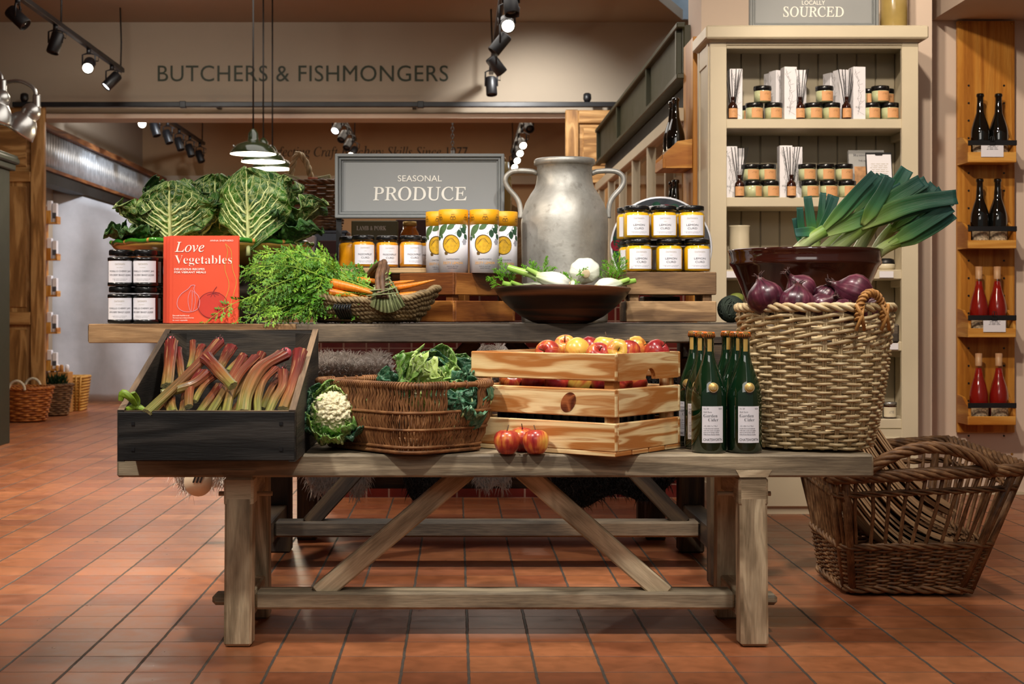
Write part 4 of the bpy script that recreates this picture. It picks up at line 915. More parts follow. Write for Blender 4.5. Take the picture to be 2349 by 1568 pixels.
# -- bowls
def bowl(name, label, c, prof, mat, n=72, wob=0):
    t = thing(name, label, 'bowl', c); MB().lathe(prof, n, fn=(lambda r, z, a: (r, z + wob * math.cos(2 * a + .4) * (r / .2) ** 2)) if wob else None).build('bowl_body', mat, t); return t
FB = Vector((TX(1290, 4.46), 4.46, ZT + .001))
bowl('wooden_bowl', 'wide dark turned walnut bowl holding fennel bulbs', FB, [(0, 0), (.075, 0), (.09, .004), (.125, .022), (.16, .05), (.19, .08), (.2085, .108), (.205, .1115), (.200, .108), (.18, .08), (.14, .045), (.09, .02), (0, .014)], M['walnut'], wob=-.003)
LB = Vector((TX(1846, 4.62), 4.62, ZT + .001)); lh = 1.012 - ZT
t = bowl('glazed_bowl', 'large dark brown glazed earthenware bowl full of leeks', LB, [(0, 0), (.150, 0), (.158, .006), (.178, .06), (.205, .13), (.226, lh - .052), (.232, lh - .046), (.235, lh - .038), (.232, lh - .032), (.236, lh - .008), (.240, lh), (.236, lh + .003), (.229, lh), (.222, lh - .04), (.195, .12), (.16, .03), (0, .02)], M['glaze'])
# -- wicker helpers
def wick(name, a, b, c): 
    g = G(name); n = g.noise(g.map(g.uv(), (40, 500, 1)), 1., 3.); w_ = g.noise(g.obj(), 26., 3.)
    f = g.math('ADD', g.math('MULTIPLY', n, .5), g.math('MULTIPLY', w_, .5)); g.bump(n, .25, .001)
    return g.P(col=g.ramp(f, [(.34, C(a)), (.5, C(b)), (.66, C(c))]), rough=.55, spec=.35)
M['willow'] = wick('brown_willow', '#4a2c16', '#7d5230', '#a87a4e'); M['cane'] = wick('pale_rattan', '#826a46', '#bda57c', '#ddcda8'); M['cane_h'] = wick('tan_cane', '#7a4f24', '#ad7a40', '#c9985a')
M['old_willow'] = wick('old_dark_willow', '#3a2615', '#6b4a2e', '#9a7550'); M['rope'] = wick('seagrass_rope', '#4f3f2a', '#85704e', '#b29c76'); M['twine_dark'] = plain('navy_binding', '#15191c', .6); M['raffia'] = wick('green_raffia', '#57603a', '#7f865a', '#a3a67c'); M['drift'] = wick('driftwood', '#2f1f14', '#5c4230', '#86664a'); M['basket_orange'] = wick('orange_wicker', '#6a330e', '#a25a20', '#cf8a44'); M['basket_straw'] = wick('straw_wicker', '#94641f', '#c08a3a', '#dfae62')
def helix(mb, pts, R_, sr, strands, pitch, n=5, m=0, closed=False):
    # strands twisted round a centre line
    P_ = [Vector(p) for p in pts]; L = [0.]
    for i in range(1, len(P_)): L.append(L[-1] + (P_[i] - P_[i - 1]).length)
    tot = L[-1]; k = max(8, int(tot / pitch * 9)); nr = None; fr = []; j = 0
    for i in range(k + 1):
        s = tot * i / k
        while j < len(L) - 2 and L[j + 1] < s: j += 1
        f = (s - L[j]) / max(1e-9, L[j + 1] - L[j]); p = P_[j].lerp(P_[j + 1], min(1, f)); tg = (P_[min(j + 2, len(P_) - 1)] - P_[max(j - 1, 0)]).normalized() if 1 else 0
        if nr is None: nr = tg.orthogonal()
        nr = (nr - tg * nr.dot(tg)).normalized(); fr.append((p, nr.copy(), tg.cross(nr), s))
    for q in range(strands):
        mb.tube([p + (a * math.cos(2 * PI * (s / pitch + q / strands)) + b * math.sin(2 * PI * (s / pitch + q / strands))) * R_ for p, a, b, s in fr], sr, n, m)
def rrect(c, rad, n=10):
    # rounded quadrilateral outline through 4 corners -> closed list of points by arc length
    pts = []
    for i in range(4):
        p, a, b = Vector(c[i]), Vector(c[i - 1]), Vector(c[(i + 1) % 4]); d0, d1 = (a - p).normalized(), (b - p).normalized()
        s, e = p + d0 * rad, p + d1 * rad
        for k in range(n + 1):
            t_ = k / n; pts.append(s * (1 - t_) ** 2 + p * 2 * t_ * (1 - t_) + e * t_ * t_)
    return pts
class Loop:
    def __init__(s, pts):
        s.p = pts + [pts[0]]; s.L = [0.]
        for i in range(1, len(s.p)): s.L.append(s.L[-1] + (s.p[i] - s.p[i - 1]).length)
    def at(s, u):
        u = (u % 1.) * s.L[-1]; lo, hi = 0, len(s.L) - 1
        while hi - lo > 1:
            m_ = (lo + hi) // 2
            if s.L[m_] <= u: lo = m_
            else: hi = m_
        f = (u - s.L[lo]) / max(1e-9, s.L[hi] - s.L[lo]); return s.p[lo].lerp(s.p[hi], f)
def wall(base, top):
    # surface between two closed outlines; returns point and outward normal
    ctr = sum(top.p, Vector()) / len(top.p)
    def P_(u, h): return base.at(u).lerp(top.at(u), h)
    def N_(u, h):
        tg = P_(u + .004, h) - P_(u - .004, h); n = Vector((tg.y, -tg.x, 0)).normalized(); q = P_(u, h) - ctr; q.z = 0
        return n if n.dot(q) > 0 else -n
    return P_, N_
# -- willow basket on the bench
cs = [(-.388, 3.81), (-.108, 3.50), (.113, 3.695), (-.165, 4.005)]; cc = Vector((sum(c[0] for c in cs) / 4, sum(c[1] for c in cs) / 4))
topL = Loop(rrect([(c[0], c[1], .641) for c in cs], .085)); basL = Loop(rrect([(cc.x + (c[0] - cc.x) * .86, cc.y + (c[1] - cc.y) * .86, ZB + .004) for c in cs], .075))
Pw, Nw = wall(basL, topL)
t = thing('willow_basket', 'low brown willow basket holding cauliflower leaves, middle of the bench', 'basket', (cc.x, cc.y, ZB)); o = Vector(t.location)
def find_u(L_, px):
    best = min((i / 400 for i in range(400)), key=lambda u: abs(CX + L_.at(u).x * F / L_.at(u).y - px) + (0 if L_.at(u).y < cc.y + .05 else 1e4)); return best
uw = (find_u(topL, 1026), find_u(topL, 1094)); ub = ((uw[0] + .5) % 1, (uw[1] + .5) % 1)
def inwin(u): return any((lo < u < hi) if hi - lo < .5 else (u > hi or u < lo) for lo, hi in ((min(uw), max(uw)), (min(ub), max(ub))))
r_ = random.Random(4); mb = MB(); N = 190
for i in range(N):
    u = (i + r_.uniform(-.2, .2)) / N; gap = inwin(u); hm = .60 if gap else 1.0; pts = []; du = (.0022 if i % 2 else -.0022)
    for k in range(9):
        h = k / 8 * hm; z = (1, -1, 1, -1, 1, -1, 1, -1, 1)[k]; pts.append(Pw(u + du * z * r_.uniform(.2, .8) * (1 if 0 < k < 8 else 0), h) + Nw(u, h) * (.003 * z + .002 + (.010 * math.sin(PI * h) ** 2)) - o)
    if not gap: pts.append(Pw(u, 1.) + V(0, 0, .006) - Nw(u, 1) * .003 - o)
    mb.tube(pts, r_.uniform(.0026, .0036), 5)
wv = mb.build('willow_rods', M['willow'], t); wv['kind'] = 'stuff'
for h, rr in ((.03, .005), (.10, .004), (.36, .0035), (.61, .004)):
    mb = MB(); mb.tube([Pw(i / 96, h) + Nw(i / 96, h) * (.004 + .010 * math.sin(PI * h) ** 2) - o for i in range(97)], rr, 6, caps=False); mb.build('cross_rod', M['willow'], t)
mb = MB(); mb.tube([Pw(i / 96, 1.) - o for i in range(97)], .0068, 8, caps=False)
for i in range(170):
    u = i / 170
    if inwin(u) and i % 5: continue
    n_ = Nw(u, 1); p = Pw(u, 1.) - o; tg = (Pw(u + .003, 1) - Pw(u - .003, 1)).normalized(); c_ = [p + (n_ * math.cos(a) + V(0, 0, 1) * math.sin(a)) * .0088 + tg * (.0035 * a / 3) for a in [2 * PI * q / 8 - 1 for q in range(9)]]; mb.tube(c_, .0024, 4, caps=False)
mb.build('rim', M['willow'], t)
mb = MB(); mb.raw([Pw(i / 40, .02) - o for i in range(40)], [list(range(40))]); mb.build('basket_base', M['old_willow'], t, solid=.006)
# -- pale rattan basket with onions
oc = Vector((TX(1868, 3.79), 3.79, ZB + .001)); HT = .352
t = thing('rattan_basket', 'tall pale rattan basket of red onions at the right end of the bench', 'basket', oc)
def op(a, h):
    e = 3.2 - 1.2 * min(1, h * 1.5); r0 = .138 + (.193 - .138) * min(1, h / .97) ** .8 + .004 * math.sin(h * 3)
    c_, s_ = math.cos(a + .35), math.sin(a + .35); k = (abs(c_) ** e + abs(s_) ** e) ** (-1 / e); rr = r0 * (k if h < .99 else 1)
    return Vector((rr * math.cos(a), rr * math.sin(a), HT * h + .006))
ST = 30; r_ = random.Random(8)
def row(mb, h, amp, ph, rr, flat=1.0, per=1.0, tilt=0):
    n = ST * 5; pts = []
    for i in range(n + 1):
        a = 2 * PI * i / n; k = a / (2 * PI) * ST; off = amp * math.cos(PI * (k * per + ph)); p = op(a, h + tilt * math.sin(PI * (k * per + ph))); d = Vector((math.cos(a), math.sin(a), 0)); pts.append(p + d * off + V(0, 0, .0012 * math.sin(a * 7 + h * 40)))
    mb.tube(pts, rr, 6, caps=False, flat=flat, up=(0, 0, 1))
mb = MB(); rows = 25
for k in range(rows): row(mb, .012 + .71 * k / rows, .0062, k % 2, r_.uniform(.0040, .0048), .95)
wo = mb.build('woven_body', M['cane'], t)
mb = MB()
for k in range(9): row(mb, .735 + .026 * k, .005, k * .66, .0050, .95, 2 / 3, .012)
mb.build('woven_band', M['cane'], t)
mb = MB()
for i in range(ST):
    for s in (-1, 1):
        a = 2 * PI * (i + .5 * 0) / ST + s * .016; mb.tube([op(a, h) for h in [q / 8 for q in range(9)]], .0034, 5)
st_ = mb.build('stakes', M['cane'], t); st_['kind'] = 'stuff'
mb = MB(); helix(mb, [op(2 * PI * i / 80, 1.0) + V(0, 0, .002) for i in range(81)], .007, .0062, 3, .09, 6); mb.build('rim', M['cane'], t)
mb = MB(); mb.lathe([(0, .004), (.12, .004), (.142, .012), (.145, .05)], 40); mb.build('basket_base', M['cane'], t)
aH = math.atan2(-.168, .094); d = Vector((math.cos(aH), math.sin(aH), 0)); tg = Vector((-d.y, d.x, 0)); rim = op(aH, 1.)
arch = [rim + d * .006 + tg * (.042 * math.cos(PI * q / 14)) + V(0, 0, -.03 + .068 * math.sin(PI * q / 14) ** .8) for q in range(15)]
mb = MB(); mb.tube(arch, .0085, 8); helix(mb, arch, .0085, .0035, 2, .022, 5)
for s in (-1, 1):
    for q in (-1, 1): mb.tube([rim + d * .012 + tg * (s * .042 + q * .014) + V(0, 0, -.055), rim + d * .018 + tg * (s * .042) + V(0, 0, -.018), rim + d * .010 + tg * (s * .042 - q * .012) + V(0, 0, .01)], .0045, 6)
mb.build('loop_handle', M['cane_h'], t)
# -- big log basket on the floor
tb_ = [(1.055, 4.10), (1.60, 4.12), (1.585, 4.74), (1.09, 4.70)]; bb_ = [(1.135, 4.245), (1.485, 4.225), (1.475, 4.62), (1.135, 4.60)]; zt = (.352, .375, .40, .37)
topL = Loop(rrect([(c[0], c[1], z_) for c, z_ in zip(tb_, zt)], .03, 5)); basL = Loop(rrect([(c[0], c[1], .012) for c in bb_], .03, 5)); Pf, Nf = wall(basL, topL)
t = thing('log_basket', 'big dark open sided willow basket on the floor, holding folded brown paper bags', 'basket', (1.32, 4.42, 0)); o = Vector(t.location); r_ = random.Random(3)
NS = 44; mb = MB()
for i in range(NS):
    u = (i + .5) / NS; mb.tube([Pf(u + r_.uniform(-.002, .002), h) - o for h in (.0, .4, .7, 1.0)], .0058, 6)
stk = mb.build('upright_rods', M['old_willow'], t); stk['kind'] = 'stuff'
for i in range(4):
    for dq in (-.012, .012):
        u = None
        best = min((q / 300 for q in range(300)), key=lambda q: (topL.at(q) - Vector((tb_[i][0], tb_[i][1], zt[i]))).length); MB().tube([Pf(best + dq, h) - o for h in (0, .5, 1.)], .0125, 8).build('corner_post', M['old_willow'], t)
mb = MB()
for k in range(19):
    h = .045 + .345 * k / 19; n = NS * 4; mb.tube([Pf(i / n, h) + Nf(i / n, h) * (.0065 * math.cos(PI * (i / 4 - .5) + PI * (k % 2))) + V(0, 0, .002 * math.sin(i * .21 + k)) - o for i in range(n + 1)], r_.uniform(.0038, .0048), 5, caps=False)
mb.build('woven_base', M['old_willow'], t)
for nm, h, R1, r1 in (('lower_band', .40, .006, .0055), ('foot_band', .025, .008, .006), ('upper_band', .86, .006, .0045)):
    mb = MB(); helix(mb, [Pf(i / 80, h) + Nf(i / 80, h) * .004 - o for i in range(81)], R1, r1, 3, .14); mb.build(nm, M['old_willow'], t)
mb = MB(); helix(mb, [Pf(i / 80, 1.) + Nf(i / 80, 1.) * .008 + V(0, 0, .004) - o for i in range(81)], .0125, .0075, 6, .24, 6); mb.build('rim', M['old_willow'], t)
for a, b, hh in (((1.13, 4.095, .36), (1.50, 4.11, .375), .075), ((1.11, 4.70, .38), (1.30, 4.73, .40), .075)):
    A_, B_ = Vector(a), Vector(b); mb = MB(); helix(mb, [A_.lerp(B_, q / 16) + V(0, -.012, .0 + hh * math.sin(PI * q / 16) ** .7) - o for q in range(17)], .0115, .0075, 5, .18, 6); mb.build('handle', M['old_willow'], t)
mb = MB(); mb.raw([Pf(i / 40, .03) - o for i in range(40)], [list(range(40))]); mb.build('basket_base', M['old_willow'], t, solid=.008)
M['kraft'] = plain('brown_kraft_paper', '#b08c66', .75, var=.12, vs=20, by_obj=.3)
r_ = random.Random(21)
for k in range(24):
    t = thing('paper_bag', ('folded brown paper bag in the slanting stack inside the floor basket'), 'paper bag', (1.30, 4.42, .05), group='folded paper bags'); s0 = .0085 * k; L_ = .36 - .004 * k + r_.uniform(-.02, .02); yw = .30 + r_.uniform(-.03, .02)
    def fn(u, v, dz=0):
        x = -.185 + .85 * L_ * u + .45 * s0; z_ = .028 + (.235 - .16 * u) * (1 - u) ** .75 - .035 * math.sin(PI * u) * (1 - k / 30) + s0 * (1.0 - .1 * u) + dz
        return V(x, -.02 - yw / 2 + yw * v, z_)
    mb = MB(); mb.grid(fn, 14, 2); mb.grid(lambda u, v: fn(u, v, .0078), 14, 2); bt = 0
    for v_ in (0, 1): mb.grid(lambda u, v: fn(u, v_, 0.0078 * v), 14, 1)
    for u_ in (0, 1): mb.grid(lambda u, v: fn(u_, v, 0.0078 * u), 1, 2) if 0 else mb.grid(lambda u, v: fn(u_, u, 0.0078 * v), 2, 1)
    mb.build('bag', M['kraft'], t)
# -- seagrass boat basket for the carrots
gc = Vector((TX(842, 4.50), 4.50, ZT + .001)); t = thing('seagrass_basket', 'knobbly seagrass basket with a driftwood handle, holding carrots', 'basket', gc); r_ = random.Random(17)
def gp(a, h):
    rz = .076 - .040 * math.exp(-((a + PI / 2 - .35) / .45) ** 2) - .030 * math.exp(-((a + PI / 2 + .45) / .4) ** 2) + .012 * math.cos(a * 2) + .018 * abs(math.cos(a)) ** 4
    ax = .150 + .072 * h ** .8 + .006 * math.sin(a * 5); ay = .065 + .058 * h ** .7
    return Vector((ax * math.cos(a), ay * math.sin(a), .011 + (rz - .0) * h))
NR = 6
for k in range(NR):
    h = (k + .2) / NR * 1.05; mb = MB(); helix(mb, [gp(2 * PI * i / 90, h) + V(0, 0, .002 * math.sin(i * .9 + k)) for i in range(91)], .0058, .0062, 3, .040 if k % 2 else .034, 5); mb.build('seagrass_coil', M['rope'], t)
mb = MB(); mb.lathe([(0, .006), (.10, .006), (.13, .012)], 40, fn=lambda r, z, a: (r * (1.15 * abs(math.cos(a)) + .5 * abs(math.sin(a))) if r else r, z)); mb.build('basket_base', M['rope'], t)
mb = MB()
for i in range(7):
    a = -2.02 + i * .035; q = [gp(a + .012 * j, h) for j, h in enumerate((.05, .3, .55, .8, 1.05))]; d_ = V(math.cos(a), math.sin(a) * 1.6, 0).normalized(); mb.tube([p + d_ * .0125 for p in q] + [q[-1] + V(0, 0, .008), q[-1] - d_ * .014 + V(0, 0, .002)], .0032, 5)
mb.build('dark_binding', M['twine_dark'], t)
hf, hb = Vector((.055, -.122, .072)), Vector((.03, .118, .08)); pk = Vector((.052, -.03, .172))
mb = MB()
for q in range(5):
    w_ = V(math.cos(q * 1.26) * .012, math.sin(q * 1.26) * .012, math.sin(q * 2.2) * .008); mb.tube(spl([hf + w_, hf.lerp(pk, .5) + V(-.006, -.016, .012) + w_, pk + w_ * .8 + V(0, 0, .003 * q), pk.lerp(hb, .45) + V(-.03, .01, .016) + w_, hb + w_ + V(-.03, 0, 0)], 24), lambda t_: .0095 - .002 * t_, 7)
mb.build('driftwood_handle', M['drift'], t)
mb = MB()
for i in range(26):
    f = i / 25; top_ = pk + V(-.006 + .012 * f, -.035, -.02 - .035 * (i % 5) / 5); bx = -.035 + .10 * f; bot = Vector((.055 + bx, -.132 - .004 * (i % 3), .052 - .02 * math.sin(PI * f))); md = top_.lerp(bot, .5) + V(.004 * (f - .5), -.018, .006); mb.tube([top_, md, bot], .0042, 5, flat=.4)
for i in range(9): 
    f = i / 8; mb.tube([hf.lerp(pk, .15 + .6 * f) + V(s * (.048 - .040 * f), -.03 - .004 * math.cos(s * PI / 2), .004 * s + .01 * (i % 2) * s) for s in (-1, -.5, 0, .5, 1)], .0042, 5, flat=.5)
mb.build('raffia_wrap', M['raffia'], t)
# ================================================================ FRUIT AND VEGETABLES
def rtube(mb, pts, r, n=10, flat=1., ridge=0, k=8, m=0, n_up=None, caps=True, mc=None):
    tg = [(pts[min(i + 1, len(pts) - 1)] - pts[max(i - 1, 0)]).normalized() for i in range(len(pts))]; N_ = len(pts); fr = []
    nr = Vector(n_up) if n_up else V(0, -1, .3)
    for i in range(N_):
        nr = (nr - tg[i] * nr.dot(tg[i])).normalized(); fr.append((nr.copy(), tg[i].cross(nr)))
    def fn(u, v):
        i = min(N_ - 1, int(round(v * (N_ - 1)))); a = 2 * PI * u; rr = (r(v) if callable(r) else r) * (1 + ridge * math.cos(k * a)); return pts[i] + (fr[i][0] * math.cos(a) * flat + fr[i][1] * math.sin(a)) * rr
    mb.grid(fn, n, N_ - 1, m)
    if caps:
        for v in (0, 1):
            b = len(mb.v); mb.v += [fn(q / n, v) for q in range(n)]; ix = [b + q for q in range(n)]; mb.face(ix[::-1] if v else ix, [(.5, float(v))] * n, m if mc is None else mc, False)
    return mb
def vmat(name, stops, rough=.5, stripes=0, sc=(30, 2, 1), spec=.5, bump=.15, dark=.35, coat=0, vary=.12, sss=0, pale=None):
    # colour along the length (UV v), with lengthwise streaks
    g = G(name); s = g.sep(g.uv()); v = g.math('ADD', s[1], g.math('MULTIPLY_ADD', g.rand(), vary * 2, -vary)); n = g.noise(g.map(g.uv(), sc), 1., 3.)
    off = g.n('VectorMath', {0: g.map(g.uv(), sc), 1: g.n('CombineXYZ', {0: g.math('MULTIPLY', g.rand(), 40.)}).outputs[0]}, operation='ADD').outputs[0]; n = g.noise(off, 1., 3.)
    col = g.ramp(g.math('ADD', v, g.math('MULTIPLY_ADD', n, .3, -.15)), [(p, C(c)) for p, c in stops])
    col = g.mix(1., col, g.ramp(n, [(.32, 1 - dark), (.62, 1.)]), 'MULTIPLY')
    if pale: col = g.mix(g.ramp(g.noise(off, 2.3, 2.), [(.56, 0.), (.68, .55)]), col, C(pale))
    g.bump(n, bump, .003)
    return g.P(col=col, rough=rough, spec=spec, coat=coat, sss=sss)
# ---- apples
def apple_mat():
    g = G('red_yellow_apple_skin'); off = g.n('CombineXYZ', {0: g.math('MULTIPLY', g.rand(), 50.)}).outputs[0]
    st = g.noise(g.n('VectorMath', {0: g.map(g.uv(), (16, 1.3, 1)), 1: off}, operation='ADD').outputs[0], 1., 4., .6); bg = g.noise(g.n('VectorMath', {0: g.obj(), 1: off}, operation='ADD').outputs[0], 14., 2.)
    f = g.math('ADD', g.math('MULTIPLY', st, .5), g.math('MULTIPLY', bg, .75)); f = g.math('ADD', f, g.math('MULTIPLY_ADD', g.rand(), .24, -.12))
    c = g.ramp(f, [(.50, C('#dcb04c')), (.585, C('#d27a3a')), (.66, C('#ad3a2a')), (.80, C('#851c22'))]); c = g.mix(g.ramp(g.voro(g.obj(), 260.), [(.0, .5), (.12, 0.)]), c, C('#e0b890'))
    return g.P(col=c, rough=.28, spec=.5, coat=.15)
M['apple'] = apple_mat(); M['stalk'] = plain('brown_stalk', '#4a3016', .7)
ap = thing('apple', 'yellow and red apple on the bench, left of the loose three', 'apple', T(1163, 1014, 3.60), .4, 'loose apples on the bench'); ap.location.z = ZB + .0315
prA = [(0, -.022), (.006, -.0265), (.012, -.030), (.020, -.0275), (.028, -.016), (.0325, .0), (.0315, .012), (.026, .0225), (.017, .0275), (.009, .027), (.004, .023), (0, .019)]
MB().lathe(prA, 36, fn=lambda r, z, a: (r * (1 + .02 * math.cos(a * 5) * (1 if z < 0 else .4)), z)).build('apple_body', M['apple'], ap)
MB().tube([(0, 0, .018), (.001, 0, .03), (.005, .001, .041)], .0013, 6).build('apple_stalk', M['stalk'], ap)
dup(ap, T(1229, 1012, 3.60), None, 'red striped apple on the bench, right of the loose three', 'loose apples on the bench', rt=(.1, .15, 2.2)).location.z = ZB + .0315
dup(ap, T(1198, 1012, 3.668), None, 'apple half hidden behind the two loose ones on the bench', 'loose apples on the bench', rt=(-.1, .1, 4.)).location.z = ZB + .0315
r_ = random.Random(31)
tops = [(1258, 806, 3.70, 'orange red apple barely showing over the left rim of the pine crate'), (1297, 794, 3.84, 'dark red apple at the left of the pine crate heap'), (1325, 801, 3.72, 'orange red apple second from the left of the heap'), (1354, 797, 3.84, 'yellow apple showing its base between two red ones'), (1388, 795, 3.74, 'tall dull red apple in the middle of the heap'), (1417, 804, 3.66, 'orange apple right of the middle one in the heap'), (1458, 797, 3.76, 'large pale orange apple with its stalk up, highest on the right of the heap'), (1440, 806, 3.665, 'pink and yellow apple in front of the pale orange one'), (1506, 805, 3.74, 'pinkish apple alone at the right of the heap'), (1372, 813, 3.66, 'red apple just showing over the front rim of the pine crate')]
for px, py, y, lb in tops:
    o = dup(ap, T(px, py + 3, y), None, lb, 'apples heaped on the pine crate', rt=(r_.uniform(-1.3, 1.3), r_.uniform(-.9, .9), r_.uniform(0, 6)))
nn_ = 0
for a in range(5):
    for b in range(3):
        p = Vector((CA[0], CA[1], 0)) + cl * (.085 + .071 * a) + cr * (.085 + .0715 * b); p.z = ZB + .170
        dup(ap, p, None, 'red apple packed low on the moss inside the pine crate', 'apples packed inside the pine crate', rt=(r_.uniform(-1, 1), r_.uniform(-1, 1), r_.uniform(0, 6)))
# ---- red onions
def onion_mat():
    g = G('red_onion_skin'); off = g.n('CombineXYZ', {0: g.math('MULTIPLY', g.rand(), 30.)}).outputs[0]
    st = g.noise(g.n('VectorMath', {0: g.map(g.uv(), (26, .8, 1)), 1: off}, operation='ADD').outputs[0], 1., 3.); bg = g.noise(g.obj(), 22., 3.)
    c = g.ramp(g.math('ADD', g.math('MULTIPLY', st, .6), g.math('MULTIPLY', bg, .5)), [(.36, C('#260d17')), (.5, C('#451828')), (.62, C('#5a2637')), (.78, C('#8a5360'))])
    s = g.sep(g.uv()); c = g.mix(g.ramp(s[1], [(.80, 0.), (.93, .75)]), c, C('#4a2b22')); g.bump(st, .4, .003)
    return g.P(col=c, rough=.33, spec=.5, coat=.05)
M['onion'] = onion_mat(); M['onion_dry'] = plain('dry_onion_neck', '#3d2420', .8, var=.3, vs=50)
def make_onion(label, r, neck, sd):
    t = thing('red_onion', label, 'onion', group='red onions'); q = random.Random(sd)
    pr = [(0, -r * .82), (r * .2, -r * .84), (r * .6, -r * .70), (r * .9, -r * .35), (r, 0), (r * .95, r * .32), (r * .74, r * .62), (r * .46, r * .84), (r * .27, r * 1.0), (r * .19, r * 1.15), (r * .17, r * (1.2 + neck * .5)), (r * .15, r * (1.3 + neck)), (0, r * (1.3 + neck))]
    MB().lathe(pr, 40, fn=lambda a, z, an: (a * (1 + .02 * math.cos(3 * an + sd) + .012 * math.cos(11 * an)), z)).build('onion_bulb', M['onion'], t)
    mb = MB()
    for i in range(7): a = i * .9 + q.random(); mb.tube([(r * .12 * math.cos(a), r * .12 * math.sin(a), r * (1.1 + neck)), (r * .2 * math.cos(a), r * .2 * math.sin(a), r * (1.35 + neck)), (r * .36 * math.cos(a + .4), r * .3 * math.sin(a), r * (1.45 + neck))], lambda t_: .0035 * (1 - .8 * t_), 5)
    for i in range(10): a = i * .63; mb.tube([(0, 0, -r * .8), (r * .1 * math.cos(a), r * .1 * math.sin(a), -r * .92), (r * .22 * math.cos(a), r * .22 * math.sin(a), -r * .96)], .0008, 4)
    mb.build('dry_neck', M['onion_dry'], t); return t
for px, py, y, r, nk, rx, ry, lb in ((1757, 684, 3.69, .047, .0, -.25, -.25, 'plump red onion at the left rim of the rattan basket'), (1838, 664, 3.80, .041, .25, .2, -.75, 'red onion standing tallest in the middle of the basket'), (1827, 700, 3.665, .049, -.15, -.2, .12, 'dark flat red onion in front, below the tallest middle one'), (1893, 684, 3.80, .037, .0, .2, .5, 'small red onion behind, between the middle and right-hand onions'), (1884, 702, 3.69, .033, .1, .4, .9, 'small smooth red onion half sunk at the front middle of the basket'), (1962, 672, 3.76, .050, .2, -.3, -1.15, 'biggest red onion at the right, its dark neck pointing left'), (1936, 716, 3.645, .033, .0, 1.1, .3, 'pinkish red onion just showing over the rim beside the loop handle'), (1988, 706, 3.76, .035, .0, .5, .9, 'red onion seen through the loop handle of the rattan basket')):
    o = make_onion(lb, r, nk, px); o.location = T(px, py, y); o.rotation_euler = (rx, ry, 0)
# ---- rhubarb
M['rhubarb'] = vmat('rhubarb_stalk', [(.0, '#86843f'), (.2, '#8a6a36'), (.48, '#874a2a'), (.78, '#6e2718'), (1., '#6b1a18')], .38, sc=(9, 1.1, 1), dark=.6, bump=.8, vary=.22, coat=.08, pale='#b08a5c')
M['bud'] = plain('pink_rhubarb_bud', '#a5434a', .4, var=.25, vs=60); M['rhubarb_cut'] = plain('cut_rhubarb_end', '#9a9366', .7, var=.35, vs=120, bump=.4, bs=300); M['rhubarb_leaf'] = plain('rhubarb_leaf_green', '#7f9c2a', .45, var=.3, vs=40)
rh = [([(400, 890), (640, 670), (900, 420), (1085, 225)], 78, -.05, 'long arched rhubarb stalk lying across the left of the crate, green at its front end'), ([(590, 640), (612, 470), (622, 350), (632, 225)], 95, .03, 'pink tipped rhubarb stalk standing at the back left'), ([(640, 900), (615, 800), (600, 700)], 90, 0, 'short brownish rhubarb stalk at the front left, under the crossing stalk'), ([(545, 715), (700, 670), (850, 620), (980, 520)], 72, -.04, 'rhubarb stalk lying sideways with its green cut end to the left'), ([(1215, 640), (1120, 540), (1040, 450), (955, 365)], 88, -.08, 'thick rhubarb stalk lying slantwise on top, cut end down to the right'), ([(795, 835), (800, 700), (835, 590), (900, 505)], 70, -.03, 'rhubarb stalk left of the middle with a ragged cut foot'), ([(850, 785), (900, 690), (960, 610), (1040, 550)], 52, -.02, 'thin green rhubarb stalk left of the middle'), ([(1000, 895), (1090, 750), (1200, 560), (1310, 370)], 62, 0, 'straight green footed rhubarb stalk in the middle'), ([(1150, 895), (1190, 720), (1270, 540), (1430, 365)], 72, -.01, 'pale footed rhubarb stalk right of the middle'), ([(1305, 900), (1345, 700), (1470, 480), (1690, 345)], 118, -.03, 'thickest red rhubarb stalk curving to the right'), ([(1450, 895), (1450, 760), (1500, 600), (1620, 475)], 62, -.02, 'cream striped rhubarb stalk on the right'), ([(1550, 900), (1600, 780), (1680, 640), (1690, 500)], 66, -.035, 'rhubarb stalk with a bright pink bud end on the right'), ([(1690, 860), (1760, 660), (1820, 460), (1850, 310)], 92, -.01, 'flat red rhubarb stalk leaning on the right wall of the crate'), ([(1080, 470), (1130, 390), (1200, 270)], 84, .05, 'dark red rhubarb stalk end at the back middle'), ([(800, 470), (830, 340), (835, 215)], 46, .06, 'narrow pale rhubarb stalk end standing at the back'), ([(1060, 890), (1240, 700), (1390, 520), (1490, 330)], 62, .04, 'rhubarb stalk behind the pale footed one, reaching the back right'), ([(730, 560), (710, 420), (690, 290)], 60, .05, 'dark rhubarb stalk end behind the pink tipped one'), ([(900, 890), (990, 770), (1090, 640)], 70, .02, 'brown rhubarb stalk low in the middle of the pile'), ([(1220, 890), (1290, 790), (1350, 680)], 60, .03, 'thin rhubarb stalk low between two thick ones on the right'), ([(470, 890), (540, 820), (620, 740)], 52, .02, 'dark rhubarb stalk under the long arched one'), ([(1490, 860), (1560, 700), (1650, 550)], 66, .04, 'dark red rhubarb stalk behind the pink budded one'), ([(730, 900), (750, 800), (770, 690)], 58, .03, 'rhubarb stalk in shadow at the front left'), ([(860, 480), (880, 340), (920, 260)], 62, .075, 'red rhubarb stalk end under the raised tip of the arched one'), ([(1390, 900), (1420, 760), (1400, 600)], 60, .05, 'rhubarb stalk in shadow behind the thickest one'), ([(1170, 500), (1240, 430), (1320, 350)], 60, .06, 'small red rhubarb end at the back right of the middle')]
